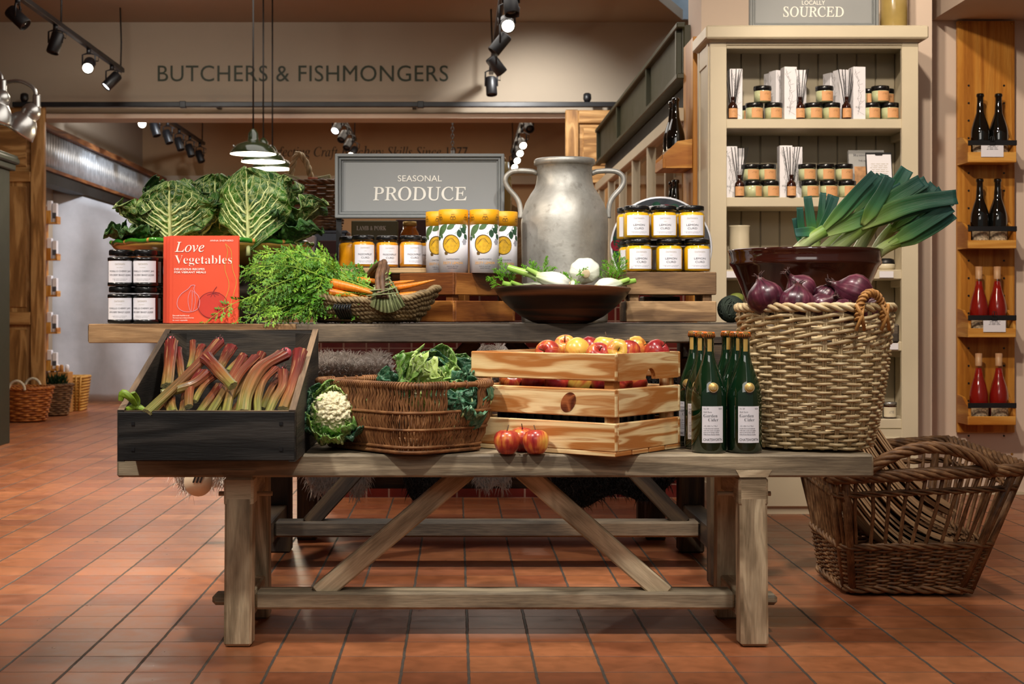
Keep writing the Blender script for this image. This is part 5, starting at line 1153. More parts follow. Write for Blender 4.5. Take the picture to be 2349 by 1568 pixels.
for k, (pl, w_, dy, lb) in enumerate(rh):
    pts = []
    for x, y in pl:
        px, py = 240 + x / 4.127, 730 + y / 4.127; Y_ = 3.47 + (945 - py) / 165 * .36 + dy; pts.append(T(px, py, Y_))
    c0 = sum(pts, Vector()) / len(pts); t = thing('rhubarb_stalk', lb, 'rhubarb', c0, 0, 'rhubarb stalks in the dark crate'); pts = spl([p - c0 for p in pts], 18); rr = w_ * 1.28 / 4.127 / 2 * 3.62 / F
    mb = MB(); rtube(mb, pts, lambda v: rr * (.86 + .18 * v + .05 * math.sin(v * 9 + k) + (.14 * math.exp(-((v - 1) / .05) ** 2)) + .06 * math.exp(-(v / .05) ** 2)), 32, .62, .075, 8, mc=1); mb.build('stalk', [M['rhubarb'], M['rhubarb_cut']], t)
    if k in (1, 9, 11, 0):
        e = pts[-1]; mb = MB(); e2 = e + (pts[-1] - pts[-3]).normalized() * rr * .5; mb.ball(e2, (rr * .78, rr * .55, rr * .8), 14, 10, fn=lambda d, p: p * (1 + .12 * nz(d * 3, 1., k))); mb.build('bud_end', M['bud'], t)
        mb = MB(); [mb.tube([e, e + V(.01 * math.cos(i * 1.3), -.004, .016 + .004 * math.sin(i * 2.))], lambda q: .003 * (1 - .7 * q), 5) for i in range(5)]; mb.build('papery_tip', M['onion_dry'], t)
lf = Vector((TX(310, 3.45), 3.45, .60)); t = thing('rhubarb_leaf_stub', 'bright green rhubarb leaf stub hooked over the front left corner of the crate', 'rhubarb', lf)
mb = MB()
for pl in ([(150, 780), (175, 705), (250, 760), (300, 830)], [(210, 860), (280, 835), (330, 840), (395, 870)], [(270, 700), (300, 770), (320, 830)], [(330, 840), (350, 880), (385, 905)], [(140, 720), (200, 720), (260, 770)]):
    pts = spl([T(240 + x / 4.127, 730 + y / 4.127, 3.455 - .02 * (x < 280)) - lf for x, y in pl], 12); rtube(mb, pts, lambda v: .0035 + .0055 * math.sin(PI * min(1, v * .8 + .15)), 8, .45)
mb.build('leaf_stub', M['rhubarb_leaf'], t)
# ---- leaves
def leaf_mat(name, base, dark, vein, nside=7., vor=11., vw=.05, mid=.09, net=.6, rough=.42, bl=.5, slope=.55):
    g = G(name); s = g.sep(g.uv()); wob = g.math('MULTIPLY_ADD', g.noise(g.uv(), 6., 3.), .16, -.08)
    t = g.math('ABSOLUTE', g.math('MULTIPLY_ADD', s[0], 2., -1.)); tw = g.math('ABSOLUTE', g.math('ADD', g.math('MULTIPLY_ADD', s[0], 2., -1.), g.math('MULTIPLY', wob, .25)))
    m1 = g.math('SUBTRACT', 1., g.math('DIVIDE', tw, g.math('MULTIPLY_ADD', s[1], -mid * .85, mid)), clamp=True); m1 = g.math('MULTIPLY', m1, 2.5, clamp=True)
    ph = g.math('FRACT', g.math('MULTIPLY', g.math('ADD', g.math('MULTIPLY_ADD', t, -slope, s[1]), wob), nside)); d = g.math('ABSOLUTE', g.math('SUBTRACT', ph, .5))
    m2 = g.math('SUBTRACT', 1., g.math('DIVIDE', d, g.math('MULTIPLY_ADD', t, -vw * 1.5, vw * 2.4)), clamp=True)
    dv = g.n('TexVoronoi', {'Vector': g.n('VectorMath', {0: g.map(g.uv(), (1, 1.1, 1)), 1: g.n('CombineXYZ', {0: wob, 1: wob}).outputs[0]}, operation='ADD').outputs[0], 'Scale': vor}, feature='DISTANCE_TO_EDGE').outputs['Distance']
    dv2 = g.n('TexVoronoi', {'Vector': g.n('VectorMath', {0: g.uv(), 1: g.n('CombineXYZ', {0: wob, 1: wob}).outputs[0]}, operation='ADD').outputs[0], 'Scale': vor * 2.1}, feature='DISTANCE_TO_EDGE').outputs['Distance']; m3 = g.math('MAXIMUM', g.math('MULTIPLY', g.ramp(dv, [(.012, 1.), (.06, 0.)]), net), g.math('MULTIPLY', g.ramp(dv2, [(.01, 1.), (.07, 0.)]), net * .6)); mm = g.math('MAXIMUM', g.math('MAXIMUM', m1, m2), m3)
    nb = g.noise(g.obj(), 14., 4.); bc = g.mix(g.ramp(nb, [(.35, 0.), (.65, 1.)]), C(dark), C(base)); bc = g.mix(1., bc, g.ramp(g.rand(), [(0, (.75, .8, .7, 1)), (1, (1.1, 1.1, 1.05, 1))]), 'MULTIPLY')
    g.bump(g.math('ADD', g.math('MULTIPLY', g.ramp(dv, [(0., 0.), (.35, 1.)]), bl), g.math('MULTIPLY', mm, .3)), .8, .006)
    return g.P(col=g.mix(mm, bc, C(vein)), rough=rough, spec=.45, sss=0)
M['savoy'] = leaf_mat('savoy_leaf', '#3c6a1b', '#163f14', '#b9c47c', 5., 9., .045, .11, .5, .42, .6, .75)
M['savoy_dark'] = leaf_mat('dark_savoy_leaf', '#28551f', '#113017', '#6f9448', 5., 12., .03, .06, .35, .42, .6, .75)
M['cauli_leaf'] = leaf_mat('cauliflower_leaf', '#8cb04a', '#4c8036', '#d8e2b8', 6., 9., .035, .16, .25, .4, .25)
M['cauli_dark'] = leaf_mat('blue_green_cauliflower_leaf', '#44795a', '#255440', '#b4cda6', 6., 9., .03, .12, .2, .4, .25)
M['pale_leaf'] = leaf_mat('pale_inner_cauliflower_leaf', '#b9cc72', '#8fb04e', '#e6ecc8', 6., 9., .03, .15, .3, .4, .2)
M['midrib'] = plain('pale_green_midrib', '#b9c98c', .4, var=.1, vs=20); M['savoy_rib'] = plain('pale_savoy_rib', '#c9d18f', .4, var=.1)
def leaf(mb, mt, L, W, bend=.3, cup=.3, ruf=.1, sd=0, crk=.006, stalk=.12, nu=30, nv=34, rib=.006, m=0, mr=1, fq=9., wide=.55, fan=0):
    q = random.Random(sd); o = sd * 7.31
    def prof(s):
        a = min(1, max(0, (s - stalk * .3) / (wide - stalk * .3))); up = math.sin(a * PI / 2) ** 1.1; dn = 1 if s < wide else math.cos((s - wide) / (1.02 - wide) * PI / 2) ** .62
        return max(.03, up * dn)
    def fn(u, v):
        t_ = 2 * u - 1; w_ = W / 2 * prof(v); a = bend * v; z_ = L * (math.sin(a) / bend if abs(bend) > 1e-3 else v); y = -L * ((1 - math.cos(a)) / bend if abs(bend) > 1e-3 else 0)
        e = abs(t_) ** 1.8 * min(1, v * 3); ed = max(abs(t_) ** 3, max(0, v - .8) * 3.5)
        rf = ruf * W * ed * (math.sin(v * fq + o + (2 if t_ > 0 else 0)) * .6 + .7 * nz((t_ * 2, v * 5, o), 1.3))
        cr = crk * (nz((t_ * 3.2, v * 5.5, o), 1.7) * 1.1 + .8 * nz((t_ * 8, v * 13, o), 1.9)) * min(1, 3 * v); rf += (.022 if fan else .034) * W * ed * math.sin(v * fq * 2.3 + t_ * 9 + o)
        return mt @ Vector((t_ * w_ * (1 - .12 * cup * e), y + cup * W * .5 * e * (.4 + .6 * prof(v)) + rf + cr, z_ + rf * .35))
    mb.grid(fn, nu, nv, m)
    if rib:
        pts = [fn(.5, i / 14 * .85) for i in range(15)]; nrm = mt.to_3x3() @ V(0, -1, 0)
        mb.tube([p + nrm * rib * .35 for p in pts], [rib * (1 - .8 * i / 14) for i in range(15)], 8, m=mr)
        for i in range(fan):
            for sg in (-1, 1):
                v0 = .06 + .52 * (i + .3 * (sg > 0)) / fan; ln = .40 - .10 * i / fan; jg = q.uniform(-.02, .02); pp = [fn(.5 + sg * (.02 + .40 * (k / 8) ** .9) * (1 - .25 * i / fan), min(.97, v0 + ln * (k / 8) ** 1.15 + .012 * math.sin(k * 1.9 + i))) for k in range(9)]
                mb.tube([p + nrm * .001 for p in pp], [rib * .50 * (1 - .82 * k / 8) for k in range(9)], 6, m=mr)
def aim(base, out, up, tilt, twist=0, roll=0):
    # matrix with +Z along the tilted leaf, inner face (+Y) turned to the axis
    out, up = Vector(out).normalized(), Vector(up).normalized(); z = (up * math.cos(tilt) + out * math.sin(tilt)).normalized(); y = (-out * math.cos(tilt) + up * math.sin(tilt)).normalized(); x = y.cross(z)
    return Matrix.Translation(Vector(base)) @ Matrix((x, y, z)).transposed().to_4x4() @ Matrix.Rotation(twist, 4, 'Z')
# platter with savoy cabbages
M['slip'] = plain('yellow_slip_glaze', '#cfa14e', .2, var=.15, vs=9, coat=.5)
def rim_mat():
    g = G('green_splashed_glaze'); n = g.noise(g.obj(), 9., 3.); s = g.sep(g.obj())
    a = g.math('FRACT', g.math('MULTIPLY', g.math('ARCTAN2', s[1], s[0]), 2.9)); k = g.math('MULTIPLY', g.ramp(a, [(.06, 1.), (.1, 0.)]), 1.)
    return g.P(col=g.mix(k, g.ramp(n, [(.35, C('#1f6a1e')), (.65, C('#4f9a2e'))]), C('#c98f4a')), rough=.12, coat=.6)
M['rim_green'] = rim_mat()
PC = Vector((TX(489, 4.85), 4.85, .942)); rp_ = 231 * 4.85 / F
pp = thing('footed_platter', 'wide yellow glazed dish with a splashed green rim, heaped with cabbages', 'dish', PC); hz = TZ(546, 4.6) - PC.z
MB().lathe([(0, 0), (.12, 0), (.13, .012), (.16, .03), (.21, hz - .082), (.28, hz - .050), (rp_ - .012, hz - .024), (rp_ - .004, hz - .013), (rp_ - .03, hz - .016), (.22, hz - .05), (.12, hz - .075), (0, hz - .08)], 90).build('dish_body', M['slip'], pp)
MB().lathe([(rp_ - .03, hz - .010), (rp_ - .012, hz - .002), (rp_ - .004, hz - .001), (rp_, hz - .006), (rp_, hz - .011), (rp_ - .006, hz - .016), (rp_ - .02, hz - .018)], 110, fn=lambda r, z, a: (r * (1 + .006 * math.cos(a * 22)), z + .002 * math.cos(a * 22))).build('dish_rim', M['rim_green'], pp)
t = thing('wooden_box', 'dark wooden box under the cabbage dish, hidden behind jam jars and book', 'box', (PC.x, 4.85, ZT + .001)); MB().box((0, 0, .078), (.30, .30, .156), None, .004).build('box_body', M['table_dark'], t); MB().box((0, 0, .1525), (.31, .31, .006)).build('box_lid', M['table_dark'], t)
fz = PC.z + hz - .055
def savoy(label, c, lv, sd, core=.07):
    t = thing('savoy_cabbage', label, 'cabbage', c, 0, 'savoy cabbages on the dish'); q = random.Random(sd)
    mb = MB(); mb.ball((0, 0, core * .95), (core * 1.1, core, core), 32, 20, fn=lambda d, p: p * (1 + .10 * nz(d * 5, 1., sd) + .06 * nz(d * 13, 1., sd))); mb.build('cabbage_heart', M['savoy'], t)
    for k, (az, tilt, L, W, bend, dk, *ofs) in enumerate(lv):
        a = R(az); out = V(math.cos(a), math.sin(a), 0); mb = MB(); leaf(mb, aim(V(*ofs[0]) if ofs else out * .035 + V(0, 0, .004), out, (0, 0, 1), R(tilt), q.uniform(-.2, .2)), L, W, bend, .42, .085 if ofs else .125, sd * 10 + k, .0055 if ofs else .0075, .10, 44, 48, .0065 if not dk else .004, fq=15 if ofs else 21, fan=5 if ofs else 0)
        mb.build('leaf', [M['savoy_dark'] if dk else M['savoy'], M['savoy_rib']], t, solid=.0016)
    return t
savoy('savoy cabbage at the left of the dish, pale veined leaf facing front', V(TX(398, 4.72), 4.72, fz), [(-84, 2, .205, .27, .12, 0, (.012, -.115, .028)), (-25, 26, .22, .2, .4, 0), (-160, 34, .22, .2, .4, 0), (-176, 62, .20, .19, .3, 1), (-140, 56, .17, .16, .25, 1), (60, 12, .25, .2, .25, 1), (125, 14, .27, .22, .2, 1), (0, 32, .22, .22, .4, 0), (95, -2, .24, .2, .15, 1), (-55, 16, .20, .2, .3, 0), (-128, 16, .20, .2, .3, 0)], 1, .085)
savoy('savoy cabbage in the middle of the dish, behind the other two', V(TX(500, 4.86), 4.88, fz + .03), [(-90, 6, .23, .24, .2, 0, (0, -.06, .02)), (-30, 22, .24, .24, .3, 0), (-150, 22, .24, .24, .3, 0), (-60, 2, .22, .22, .3, 0), (90, 12, .25, .2, .2, 1), (30, 28, .25, .2, .2, 1), (150, 26, .24, .2, .2, 1), (-115, 14, .21, .22, .4, 0), (-80, 30, .16, .20, .5, 1)], 2, .09)
savoy('savoy cabbage at the right of the dish, tallest leaves and a long pale stem', V(TX(600, 4.70), 4.715, fz), [(-98, 2, .275, .26, .10, 0, (-.025, -.135, .0)), (-45, 14, .265, .22, .25, 0), (-8, 34, .25, .22, .4, 0), (-150, 18, .24, .2, .3, 1), (-172, 30, .23, .18, .3, 1), (30, 42, .25, .22, .3, 1), (-62, 32, .19, .18, .5, 1), (90, 8, .26, .2, .2, 1), (140, 10, .28, .2, .15, 0), (-12, 54, .19, .18, .4, 1), (-118, 16, .20, .2, .4, 0), (10, 14, .25, .2, .3, 0)], 3, .085)
# ---- cauliflowers
M['curd'] = plain('cauliflower_curd', '#d6cba6', .6, var=.14, vs=60, bump=.5, bs=220)
def cauli(label, c, axis, lv, sd, r=.055, s=1.0, curd=True):
    t = thing('cauliflower', label, 'cauliflower', c, 0, 'cauliflowers'); ax = Vector(axis).normalized(); q = ax.to_track_quat('Z', 'Y').to_matrix(); r_ = random.Random(sd)
    if curd:
        def fn(d, p):
            dd, _ = noise.voronoi(d * 4.3 + Vector((sd, 0, 0))); d2, _ = noise.voronoi(d * 11. + Vector((0, sd, 0))); d3, _ = noise.voronoi(d * 26. + Vector((0, sd, 3)))
            return p * (1.04 - .30 * dd[0] ** 2 - .13 * d2[0] ** 2 - .07 * d3[0] ** 2)
        mb = MB(); mb.ball((0, 0, r * .35), (r * 1.15, r * 1.05, r * .85), 130, 80, fn=fn); mb.xf(q.to_4x4()); mb.build('curd', M['curd'], t)
    mb = MB(); mb.lathe([(0, -r * 1.1), (r * .38, -r * 1.1), (r * .5, -r * .6), (r * .8, 0), (0, r * .1)], 20); mb.xf(q.to_4x4()); mb.build('stump', M['midrib'], t)
    for k, (az, tilt, L, W, bend, dk) in enumerate(lv):
        a = R(az); out = q @ V(math.cos(a), math.sin(a), 0); base = q @ V(r * .48 * math.cos(a), r * .48 * math.sin(a), -r * .95)
        mb = MB(); leaf(mb, aim(base, out, ax, R(tilt), r_.uniform(-.25, .25)), L * s, W * s, bend, .5, .17, sd * 20 + k, .010, .35, 30, 34, .011 * s, fq=14, wide=.62)
        mb.build('leaf', [(M['cauli_leaf'], M['cauli_dark'], M['pale_leaf'])[dk], M['midrib']], t, solid=.0016)
    return t
cauli('cauliflower with its white curd turned to the front, on the bench beside the dark crate', V(TX(766, 3.70), 3.70, ZB + .089), (.06, -.80, .56), [(0, 50, .120, .11, -.55, 0), (38, 46, .105, .10, -.6, 1), (72, 52, .10, .10, -.5, 0), (105, 48, .105, .10, -.5, 0), (140, 50, .105, .10, -.5, 1), (178, 52, .125, .11, -.5, 0), (215, 48, .12, .105, -.5, 1), (250, 54, .12, .115, -.6, 0), (285, 52, .12, .115, -.6, 0), (325, 54, .12, .115, -.55, 1), (20, 30, .095, .08, -.5, 2), (160, 30, .10, .08, -.5, 2), (90, 30, .105, .08, -.4, 2), (235, 36, .085, .06, -.5, 0), (300, 36, .085, .07, -.5, 2)], 5, .054)
cauli('big pale green leafed cauliflower lying in the willow basket', V(TX(988, 3.80), 3.81, .618), (.12, -.52, .72), [(185, 22, .215, .16, -.5, 2), (215, 22, .19, .16, -.6, 2), (250, 18, .17, .15, -.6, 0), (290, 18, .17, .13, -.6, 2), (330, 38, .18, .13, -.5, 1), (5, 44, .20, .13, -.4, 1), (50, 30, .20, .14, -.5, 0), (95, 22, .19, .13, -.5, 1), (140, 18, .20, .15, -.5, 0), (270, 34, .16, .11, -.4, 2), (180, 56, .20, .11, -.3, 1), (30, 52, .19, .12, -.5, 0), (345, 24, .19, .13, -.5, 0), (160, 40, .20, .13, -.4, 0), (60, 8, .19, .12, -.4, 1)], 6, .056, .80)
cauli('dark leafed cauliflower low in the front right of the willow basket', V(TX(1048, 3.69), 3.70, .555), (.25, -.35, .8), [(0, 24, .15, .12, -.4, 1), (45, 20, .14, .11, -.4, 1), (190, 36, .15, .12, -.4, 1), (235, 40, .15, .12, -.5, 1), (275, 14, .15, .13, -.45, 1), (310, 22, .14, .12, -.5, 1), (335, 30, .155, .12, -.4, 1), (100, 20, .14, .1, -.4, 0)], 7, .05, .95, False)
# ---- leeks
M['leek_leaf'] = vmat('leek_leaf', [(.0, '#b4cc74'), (.18, '#7fb04e'), (.42, '#3f8750'), (.7, '#2b6b52'), (1., '#38706a')], .38, sc=(34, .6, 1), dark=.42, bump=.5, vary=.10)
M['leek_shaft'] = vmat('leek_shaft', [(.0, '#e9ecd4'), (.35, '#d3dfa6'), (.8, '#a3c262'), (1., '#7fae48')], .35, sc=(26, .5, 1), dark=.15, bump=.25, vary=.03)
def strap(mb, pts, w, fold=.25, w1=.75, n=22):
    pts = spl(pts, n); N_ = len(pts); vw = V(0, -1, .15)
    def fn(u, v):
        i = min(N_ - 1, int(round(v * n))); tg = (pts[min(i + 1, n)] - pts[max(i - 1, 0)]).normalized(); sd = tg.cross(vw).normalized(); nn = sd.cross(tg).normalized(); t_ = 2 * u - 1; ww = w / 2 * (1 - (1 - w1) * v) * (.3 + .7 * min(1, v * 3.5))
        return pts[i] + sd * t_ * ww - nn * (abs(t_) * fold * ww) * (1 if nn.y < 0 else -1) * -1
    mb.grid(fn, 8, n)
def leek(label, sh, leaves, rs=.019):
    # sh: shaft points (px, py, Y); leaves: lists of (px, py, Y) from the throat, width
    P_ = [T(*p) for p in sh]; c0 = P_[0].copy(); t = thing('leek', label, 'leek', c0, 0, 'leeks in the brown bowl')
    mb = MB(); rtube(mb, spl([p - c0 for p in P_], 14), lambda v: rs * (1 + .12 * v), 18, .9); mb.build('shaft', M['leek_shaft'], t)
    for pl, w_ in leaves:
        mb = MB(); strap(mb, [T(*p) - c0 for p in pl], w_ * 4.6 / F, .28); mb.build('leaf', M['leek_leaf'], t, solid=.0022)
leek('leek in front with the longest pale shaft, leaves reaching furthest right', [(1880, 610, 4.58), (1930, 560, 4.55), (1985, 512, 4.53)], [([(1975, 522, 4.515), (2050, 482, 4.50), (2120, 462, 4.50), (2194, 452, 4.50)], 44), ([(1978, 516, 4.51), (2000, 480, 4.50), (2025, 440, 4.50), (2042, 406, 4.50)], 34), ([(1985, 515, 4.52), (2040, 462, 4.53), (2085, 432, 4.54), (2112, 415, 4.55)], 40), ([(1980, 525, 4.53), (2060, 490, 4.53), (2130, 472, 4.53), (2180, 470, 4.53)], 34)], .021)
leek('leek lying left with a bright green shaft and two dark straight leaves', [(1800, 600, 4.56), (1850, 555, 4.53), (1892, 528, 4.52)], [([(1880, 535, 4.515), (1930, 480, 4.50), (1970, 435, 4.49), (2006, 398, 4.48)], 28), ([(1885, 532, 4.52), (1940, 485, 4.51), (1985, 440, 4.50), (2018, 402, 4.50)], 24), ([(1885, 540, 4.52), (1960, 508, 4.52), (2010, 485, 4.53), (2040, 462, 4.54)], 40), ([(1880, 532, 4.53), (1850, 532, 4.52), (1824, 534, 4.51)], 26)], .017)
leek('slim light green leek between the two front shafts', [(1855, 605, 4.60), (1900, 560, 4.58), (1945, 525, 4.57)], [([(1940, 530, 4.565), (1990, 490, 4.57), (2030, 455, 4.58), (2070, 430, 4.58)], 36), ([(1940, 525, 4.57), (1985, 470, 4.60), (2010, 440, 4.60), (2018, 415, 4.60)], 28)], .014)
leek('leek at the lower right, dark leaves sloping up over the bowl edge', [(1975, 620, 4.57), (2020, 575, 4.54), (2060, 552, 4.53)], [([(2040, 560, 4.52), (2090, 530, 4.515), (2140, 500, 4.51), (2182, 474, 4.51)], 36), ([(2045, 565, 4.53), (2100, 542, 4.53), (2150, 515, 4.53), (2186, 490, 4.53)], 36), ([(2040, 562, 4.53), (2100, 525, 4.54), (2140, 492, 4.55), (2180, 482, 4.55)], 30)], .018)
leek('leek in the middle with the tallest broad leaf pointing up', [(1945, 610, 4.66), (1985, 545, 4.65), (2010, 500, 4.64)], [([(2005, 510, 4.63), (2035, 460, 4.62), (2060, 420, 4.62), (2080, 388, 4.62)], 42), ([(2008, 505, 4.64), (2060, 455, 4.64), (2100, 430, 4.64), (2125, 416, 4.64)], 36), ([(2008, 508, 4.65), (2080, 470, 4.65), (2120, 445, 4.65), (2142, 424, 4.65)], 32), ([(2005, 500, 4.66), (2015, 450, 4.67), (2028, 400, 4.68)], 26)], .018)
leek('leek at the back left with short upright leaves', [(1862, 610, 4.70), (1868, 570, 4.70), (1872, 535, 4.70)], [([(1868, 560, 4.69), (1860, 510, 4.69), (1852, 450, 4.70)], 26), ([(1872, 550, 4.70), (1882, 500, 4.70), (1888, 442, 4.71)], 20), ([(1874, 555, 4.69), (1895, 505, 4.68), (1916, 450, 4.68)], 26), ([(1866, 570, 4.70), (1840, 530, 4.70), (1834, 475, 4.70)], 20), ([(1864, 575, 4.70), (1835, 550, 4.71), (1822, 500, 4.71)], 16), ([(1874, 550, 4.72), (1892, 490, 4.72), (1903, 445, 4.72)], 12)], .016)
leek('leek behind the long front one, leaf tips fanned at the upper right', [(1990, 610, 4.72), (2020, 555, 4.70), (2050, 520, 4.69)], [([(2045, 525, 4.68), (2085, 490, 4.68), (2125, 462, 4.68), (2160, 438, 4.68)], 34), ([(2045, 525, 4.69), (2090, 500, 4.69), (2140, 480, 4.69), (2182, 460, 4.69)], 34), ([(2045, 530, 4.68), (2085, 510, 4.68), (2110, 505, 4.68)], 26)], .016)
# ---- fennel
M['fennel'] = vmat('fennel_bulb', [(.0, '#dfe2cf'), (.4, '#eceee2'), (.75, '#dbe6c2'), (1., '#a9c868')], .32, sc=(34, .7, 1), dark=.12, bump=.35, vary=.03); M['fennel_stalk'] = vmat('fennel_stalk', [(.0, '#dce8c0'), (.4, '#a9cc66'), (1., '#8cba48')], .35, sc=(20, .6, 1), dark=.15, vary=.05)
M['fennel_cut'] = plain('fennel_root_disc', '#cbb894', .7, var=.2, vs=60); M['frond'] = plain('feathery_green', '#6aa81e', .5, var=.3, vs=30)
def feather(mb, p, d, L, sd, w=.0007, k=16):
    q = random.Random(sd); d = Vector(d).normalized(); pts = [p + d * L * i / 6 + V(q.uniform(-1, 1), q.uniform(-1, 1), q.uniform(-.2, .6)) * L * .02 * i for i in range(7)]; mb.tube(pts, lambda t_: .0016 * (1 - .7 * t_), 4)
    for i in range(k):
        f = .15 + .85 * i / k; b = pts[0].lerp(pts[-1], f); sd_ = (d.cross(V(q.uniform(-1, 1), q.uniform(-1, 1), q.uniform(-1, 1)))).normalized(); e = b + (d * .7 + sd_) * L * .32 * (1.2 - f); mb.tube([b, e], w, 3, caps=False)
        for j in range(8):
            c_ = b.lerp(e, .2 + .1 * j); s2 = (d * .8 + sd_ * .5 + V(q.uniform(-1, 1), q.uniform(-1, 1), q.uniform(-1, 1)) * .9).normalized(); mb.tube([c_, c_ + s2 * L * .15 * (1.2 - f * .6)], w * .8, 3, caps=False)
def fennel(label, base, tip, r, stalks, sd, flat_=.7):
    base, tip = Vector(base), Vector(tip); t = thing('fennel_bulb', label, 'fennel', base, 0, 'fennel bulbs in the wooden bowl'); ax = (tip - base); L = ax.length; q = ax.to_track_quat('Z', 'Y').to_matrix()
    pr = [(0, 0), (r * .28, 0), (r * .34, .003), (r * .62, L * .06), (r * .92, L * .22), (r, L * .40), (r * .90, L * .60), (r * .66, L * .80), (r * .46, L * .95), (r * .40, L * 1.02), (0, L * 1.0)]
    mb = MB(); mb.lathe(pr, 48, fn=lambda a, z, an: (a * (1 + .035 * math.cos(an * 2 + 5 * z / L) + .03 * math.cos(an * 9 + z * 30)) , z)); mb.xf((q @ Matrix.Diagonal((1, flat_, 1))).to_4x4()); mb.build('bulb', M['fennel'], t)
    mb = MB(); mb.lathe([(0, -.002), (r * .2, -.002), (r * .27, -.0005), (r * .30, .003), (r * .2, .002), (0, .002)], 24); mb.xf(q.to_4x4()); mb.build('root_disc', M['fennel_cut'], t)
    for k, (dx, dy, l, rs) in enumerate(stalks):
        p0 = q @ V(dx * r * .3, dy * r * .2, L * .88); d = (q @ V(dx * .35, dy * .35, 1)).normalized(); pts = [p0, p0 + d * l * .5, p0 + d * l + V(0, 0, .0)]; mb = MB(); rtube(mb, spl(pts, 8), lambda v: rs * (1.1 - .25 * v), 12, .8); mb.build('stalk', M['fennel_stalk'], t)
    return t, q, L
f1, q1, L1 = fennel('large white fennel bulb at the front, its cut stalk pointing left', T(1306, 655, 4.40), T(1232, 633, 4.41), .042, ((-.2, 0, .105, .0115), (.5, .5, .05, .008)), 1)
f2, q2, L2 = fennel('white fennel bulb showing its round root base, top of the pile', T(1344, 628, 4.42), T(1336, 612, 4.53), .047, ((0, 0, .03, .012), (.8, 0, .05, .009)), 2, .85)
f3, q3, L3 = fennel('fennel bulb at the right with a green stalk over the bowl rim', T(1368, 660, 4.40), T(1422, 650, 4.43), .036, ((.1, 0, .065, .009), (-.3, .4, .04, .008)), 3)
f4_, q4, L4 = fennel('fennel bulb low at the left with stubby cut stalks', T(1262, 672, 4.47), T(1195, 658, 4.45), .034, ((.0, 0, .07, .009), (.6, .3, .05, .007)), 4)
f5, q5, L5 = fennel('green stalked fennel standing between the large bulbs', T(1318, 672, 4.46), T(1316, 640, 4.46), .026, ((.1, 0, .02, .010), (-.6, 0, .03, .007)), 5)
def fronds(f, specs):
    mb = MB()
    for i, (px, py, y, d, L) in enumerate(specs): feather(mb, T(px, py, y) - f.location, d, L, i * 13 + px)
    mb.build('fronds', M['frond'], f)
fronds(f2, [(1238, 655, 4.52, (-.35, 0, 1), .075), (1228, 645, 4.52, (-.7, .1, .9), .06), (1245, 640, 4.53, (.1, 0, 1), .07), (1250, 650, 4.52, (.6, 0, .8), .06), (1225, 640, 4.54, (-.2, .2, 1), .06), (1260, 650, 4.54, (.9, 0, .5), .06)])
fronds(f4_, [(1160, 650, 4.44, (-.6, -.1, .7), .06), (1170, 645, 4.45, (-.35, 0, .9), .07), (1150, 655, 4.44, (-.9, 0, .4), .05), (1178, 650, 4.45, (-.1, 0, .6), .04)])
fronds(f3, [(1408, 655, 4.50, (.02, 0, 1), .095), (1412, 650, 4.50, (.35, 0, 1), .075), (1405, 648, 4.50, (-.3, .1, 1), .07), (1415, 640, 4.50, (.15, 0, 1), .08), (1385, 640, 4.47, (-.6, 0, .8), .05)])
fronds(f5, [(1318, 640, 4.42, (.2, -.1, -.4), .04), (1322, 632, 4.42, (.4, 0, .3), .04), (1308, 640, 4.45, (-.5, 0, .5), .03)])
# ---- carrots with their tops
M['carrot'] = vmat('carrot_skin', [(.0, '#c4781c'), (.08, '#dd7a1a'), (.6, '#e8861f'), (1., '#d88a34')], .4, sc=(4, 40, 1), dark=.22, bump=.35, vary=.02); M['carrot_stem'] = plain('carrot_stem', '#8fb03a', .45, var=.15, vs=30)
def cl_mat():
    g = G('carrot_leaf_green'); n = g.noise(g.obj(), 18., 3.); return g.P(col=g.mix(1., g.ramp(n, [(.3, C('#2a5811')), (.5, C('#4c801d')), (.72, C('#93ba3c'))]), g.ramp(g.rand(), [(0, .8), (1, 1.1)]), 'MULTIPLY'), rough=.5, spec=.35)
M['carrot_leaf'] = cl_mat()
def leaflet(mb, p, d, n, L):
    s = d.cross(n).normalized(); b = len(mb.v)
    mb.v += [p, p + d * L * .4 + s * L * .16, p + d * L * .45 + s * L * .33, p + d * L * .62 + s * L * .12, p + d * L, p + d * L * .62 - s * L * .12, p + d * L * .45 - s * L * .33, p + d * L * .4 - s * L * .16, p + d * L * .5 + n * L * .08]
    for i in range(8): mb.face([b + i, b + (i + 1) % 8, b + 8], [(0, 0)] * 3, 1)
def frond(mb, pts, q, dens=8, f0=.45, size=.03):
    pts = spl(pts, 14); mb.tube(pts, lambda t_: .0022 * (1 - .75 * t_), 5, m=0, caps=False); n_ = 14
    for i in range(dens):
        f = f0 + (1 - f0) * i / (dens - 1); k = min(n_ - 1, int(f * n_)); p = pts[k].lerp(pts[k + 1], f * n_ - k); d = (pts[k + 1] - pts[k]).normalized(); side = d.cross(V(q.uniform(-1, 1), q.uniform(-1.5, 0), q.uniform(0, 1.5))).normalized(); nn = side.cross(d).normalized()
        for sg in (-1, 1):
            bl = size * (1.35 - .8 * (f - f0) / (1 - f0)) * q.uniform(.8, 1.25); bd = (d * .8 + side * sg + V(0, 0, -.25)).normalized(); e = p + bd * bl; mb.tube([p, e], .0007, 3, caps=False)
            for j in range(5):
                c_ = p.lerp(e, .3 + .175 * j); ld = (bd + side.cross(bd) * q.uniform(-.3, .3) + d * (.9 if j < 4 else 0) * (1 if j % 2 else -.6)).normalized(); leaflet(mb, c_, ld, (nn + V(q.uniform(-.6, .6), q.uniform(-.8, .1), q.uniform(-.2, .6))).normalized(), bl * .48)
rc = random.Random(77); hx = TX(752, 4.47)
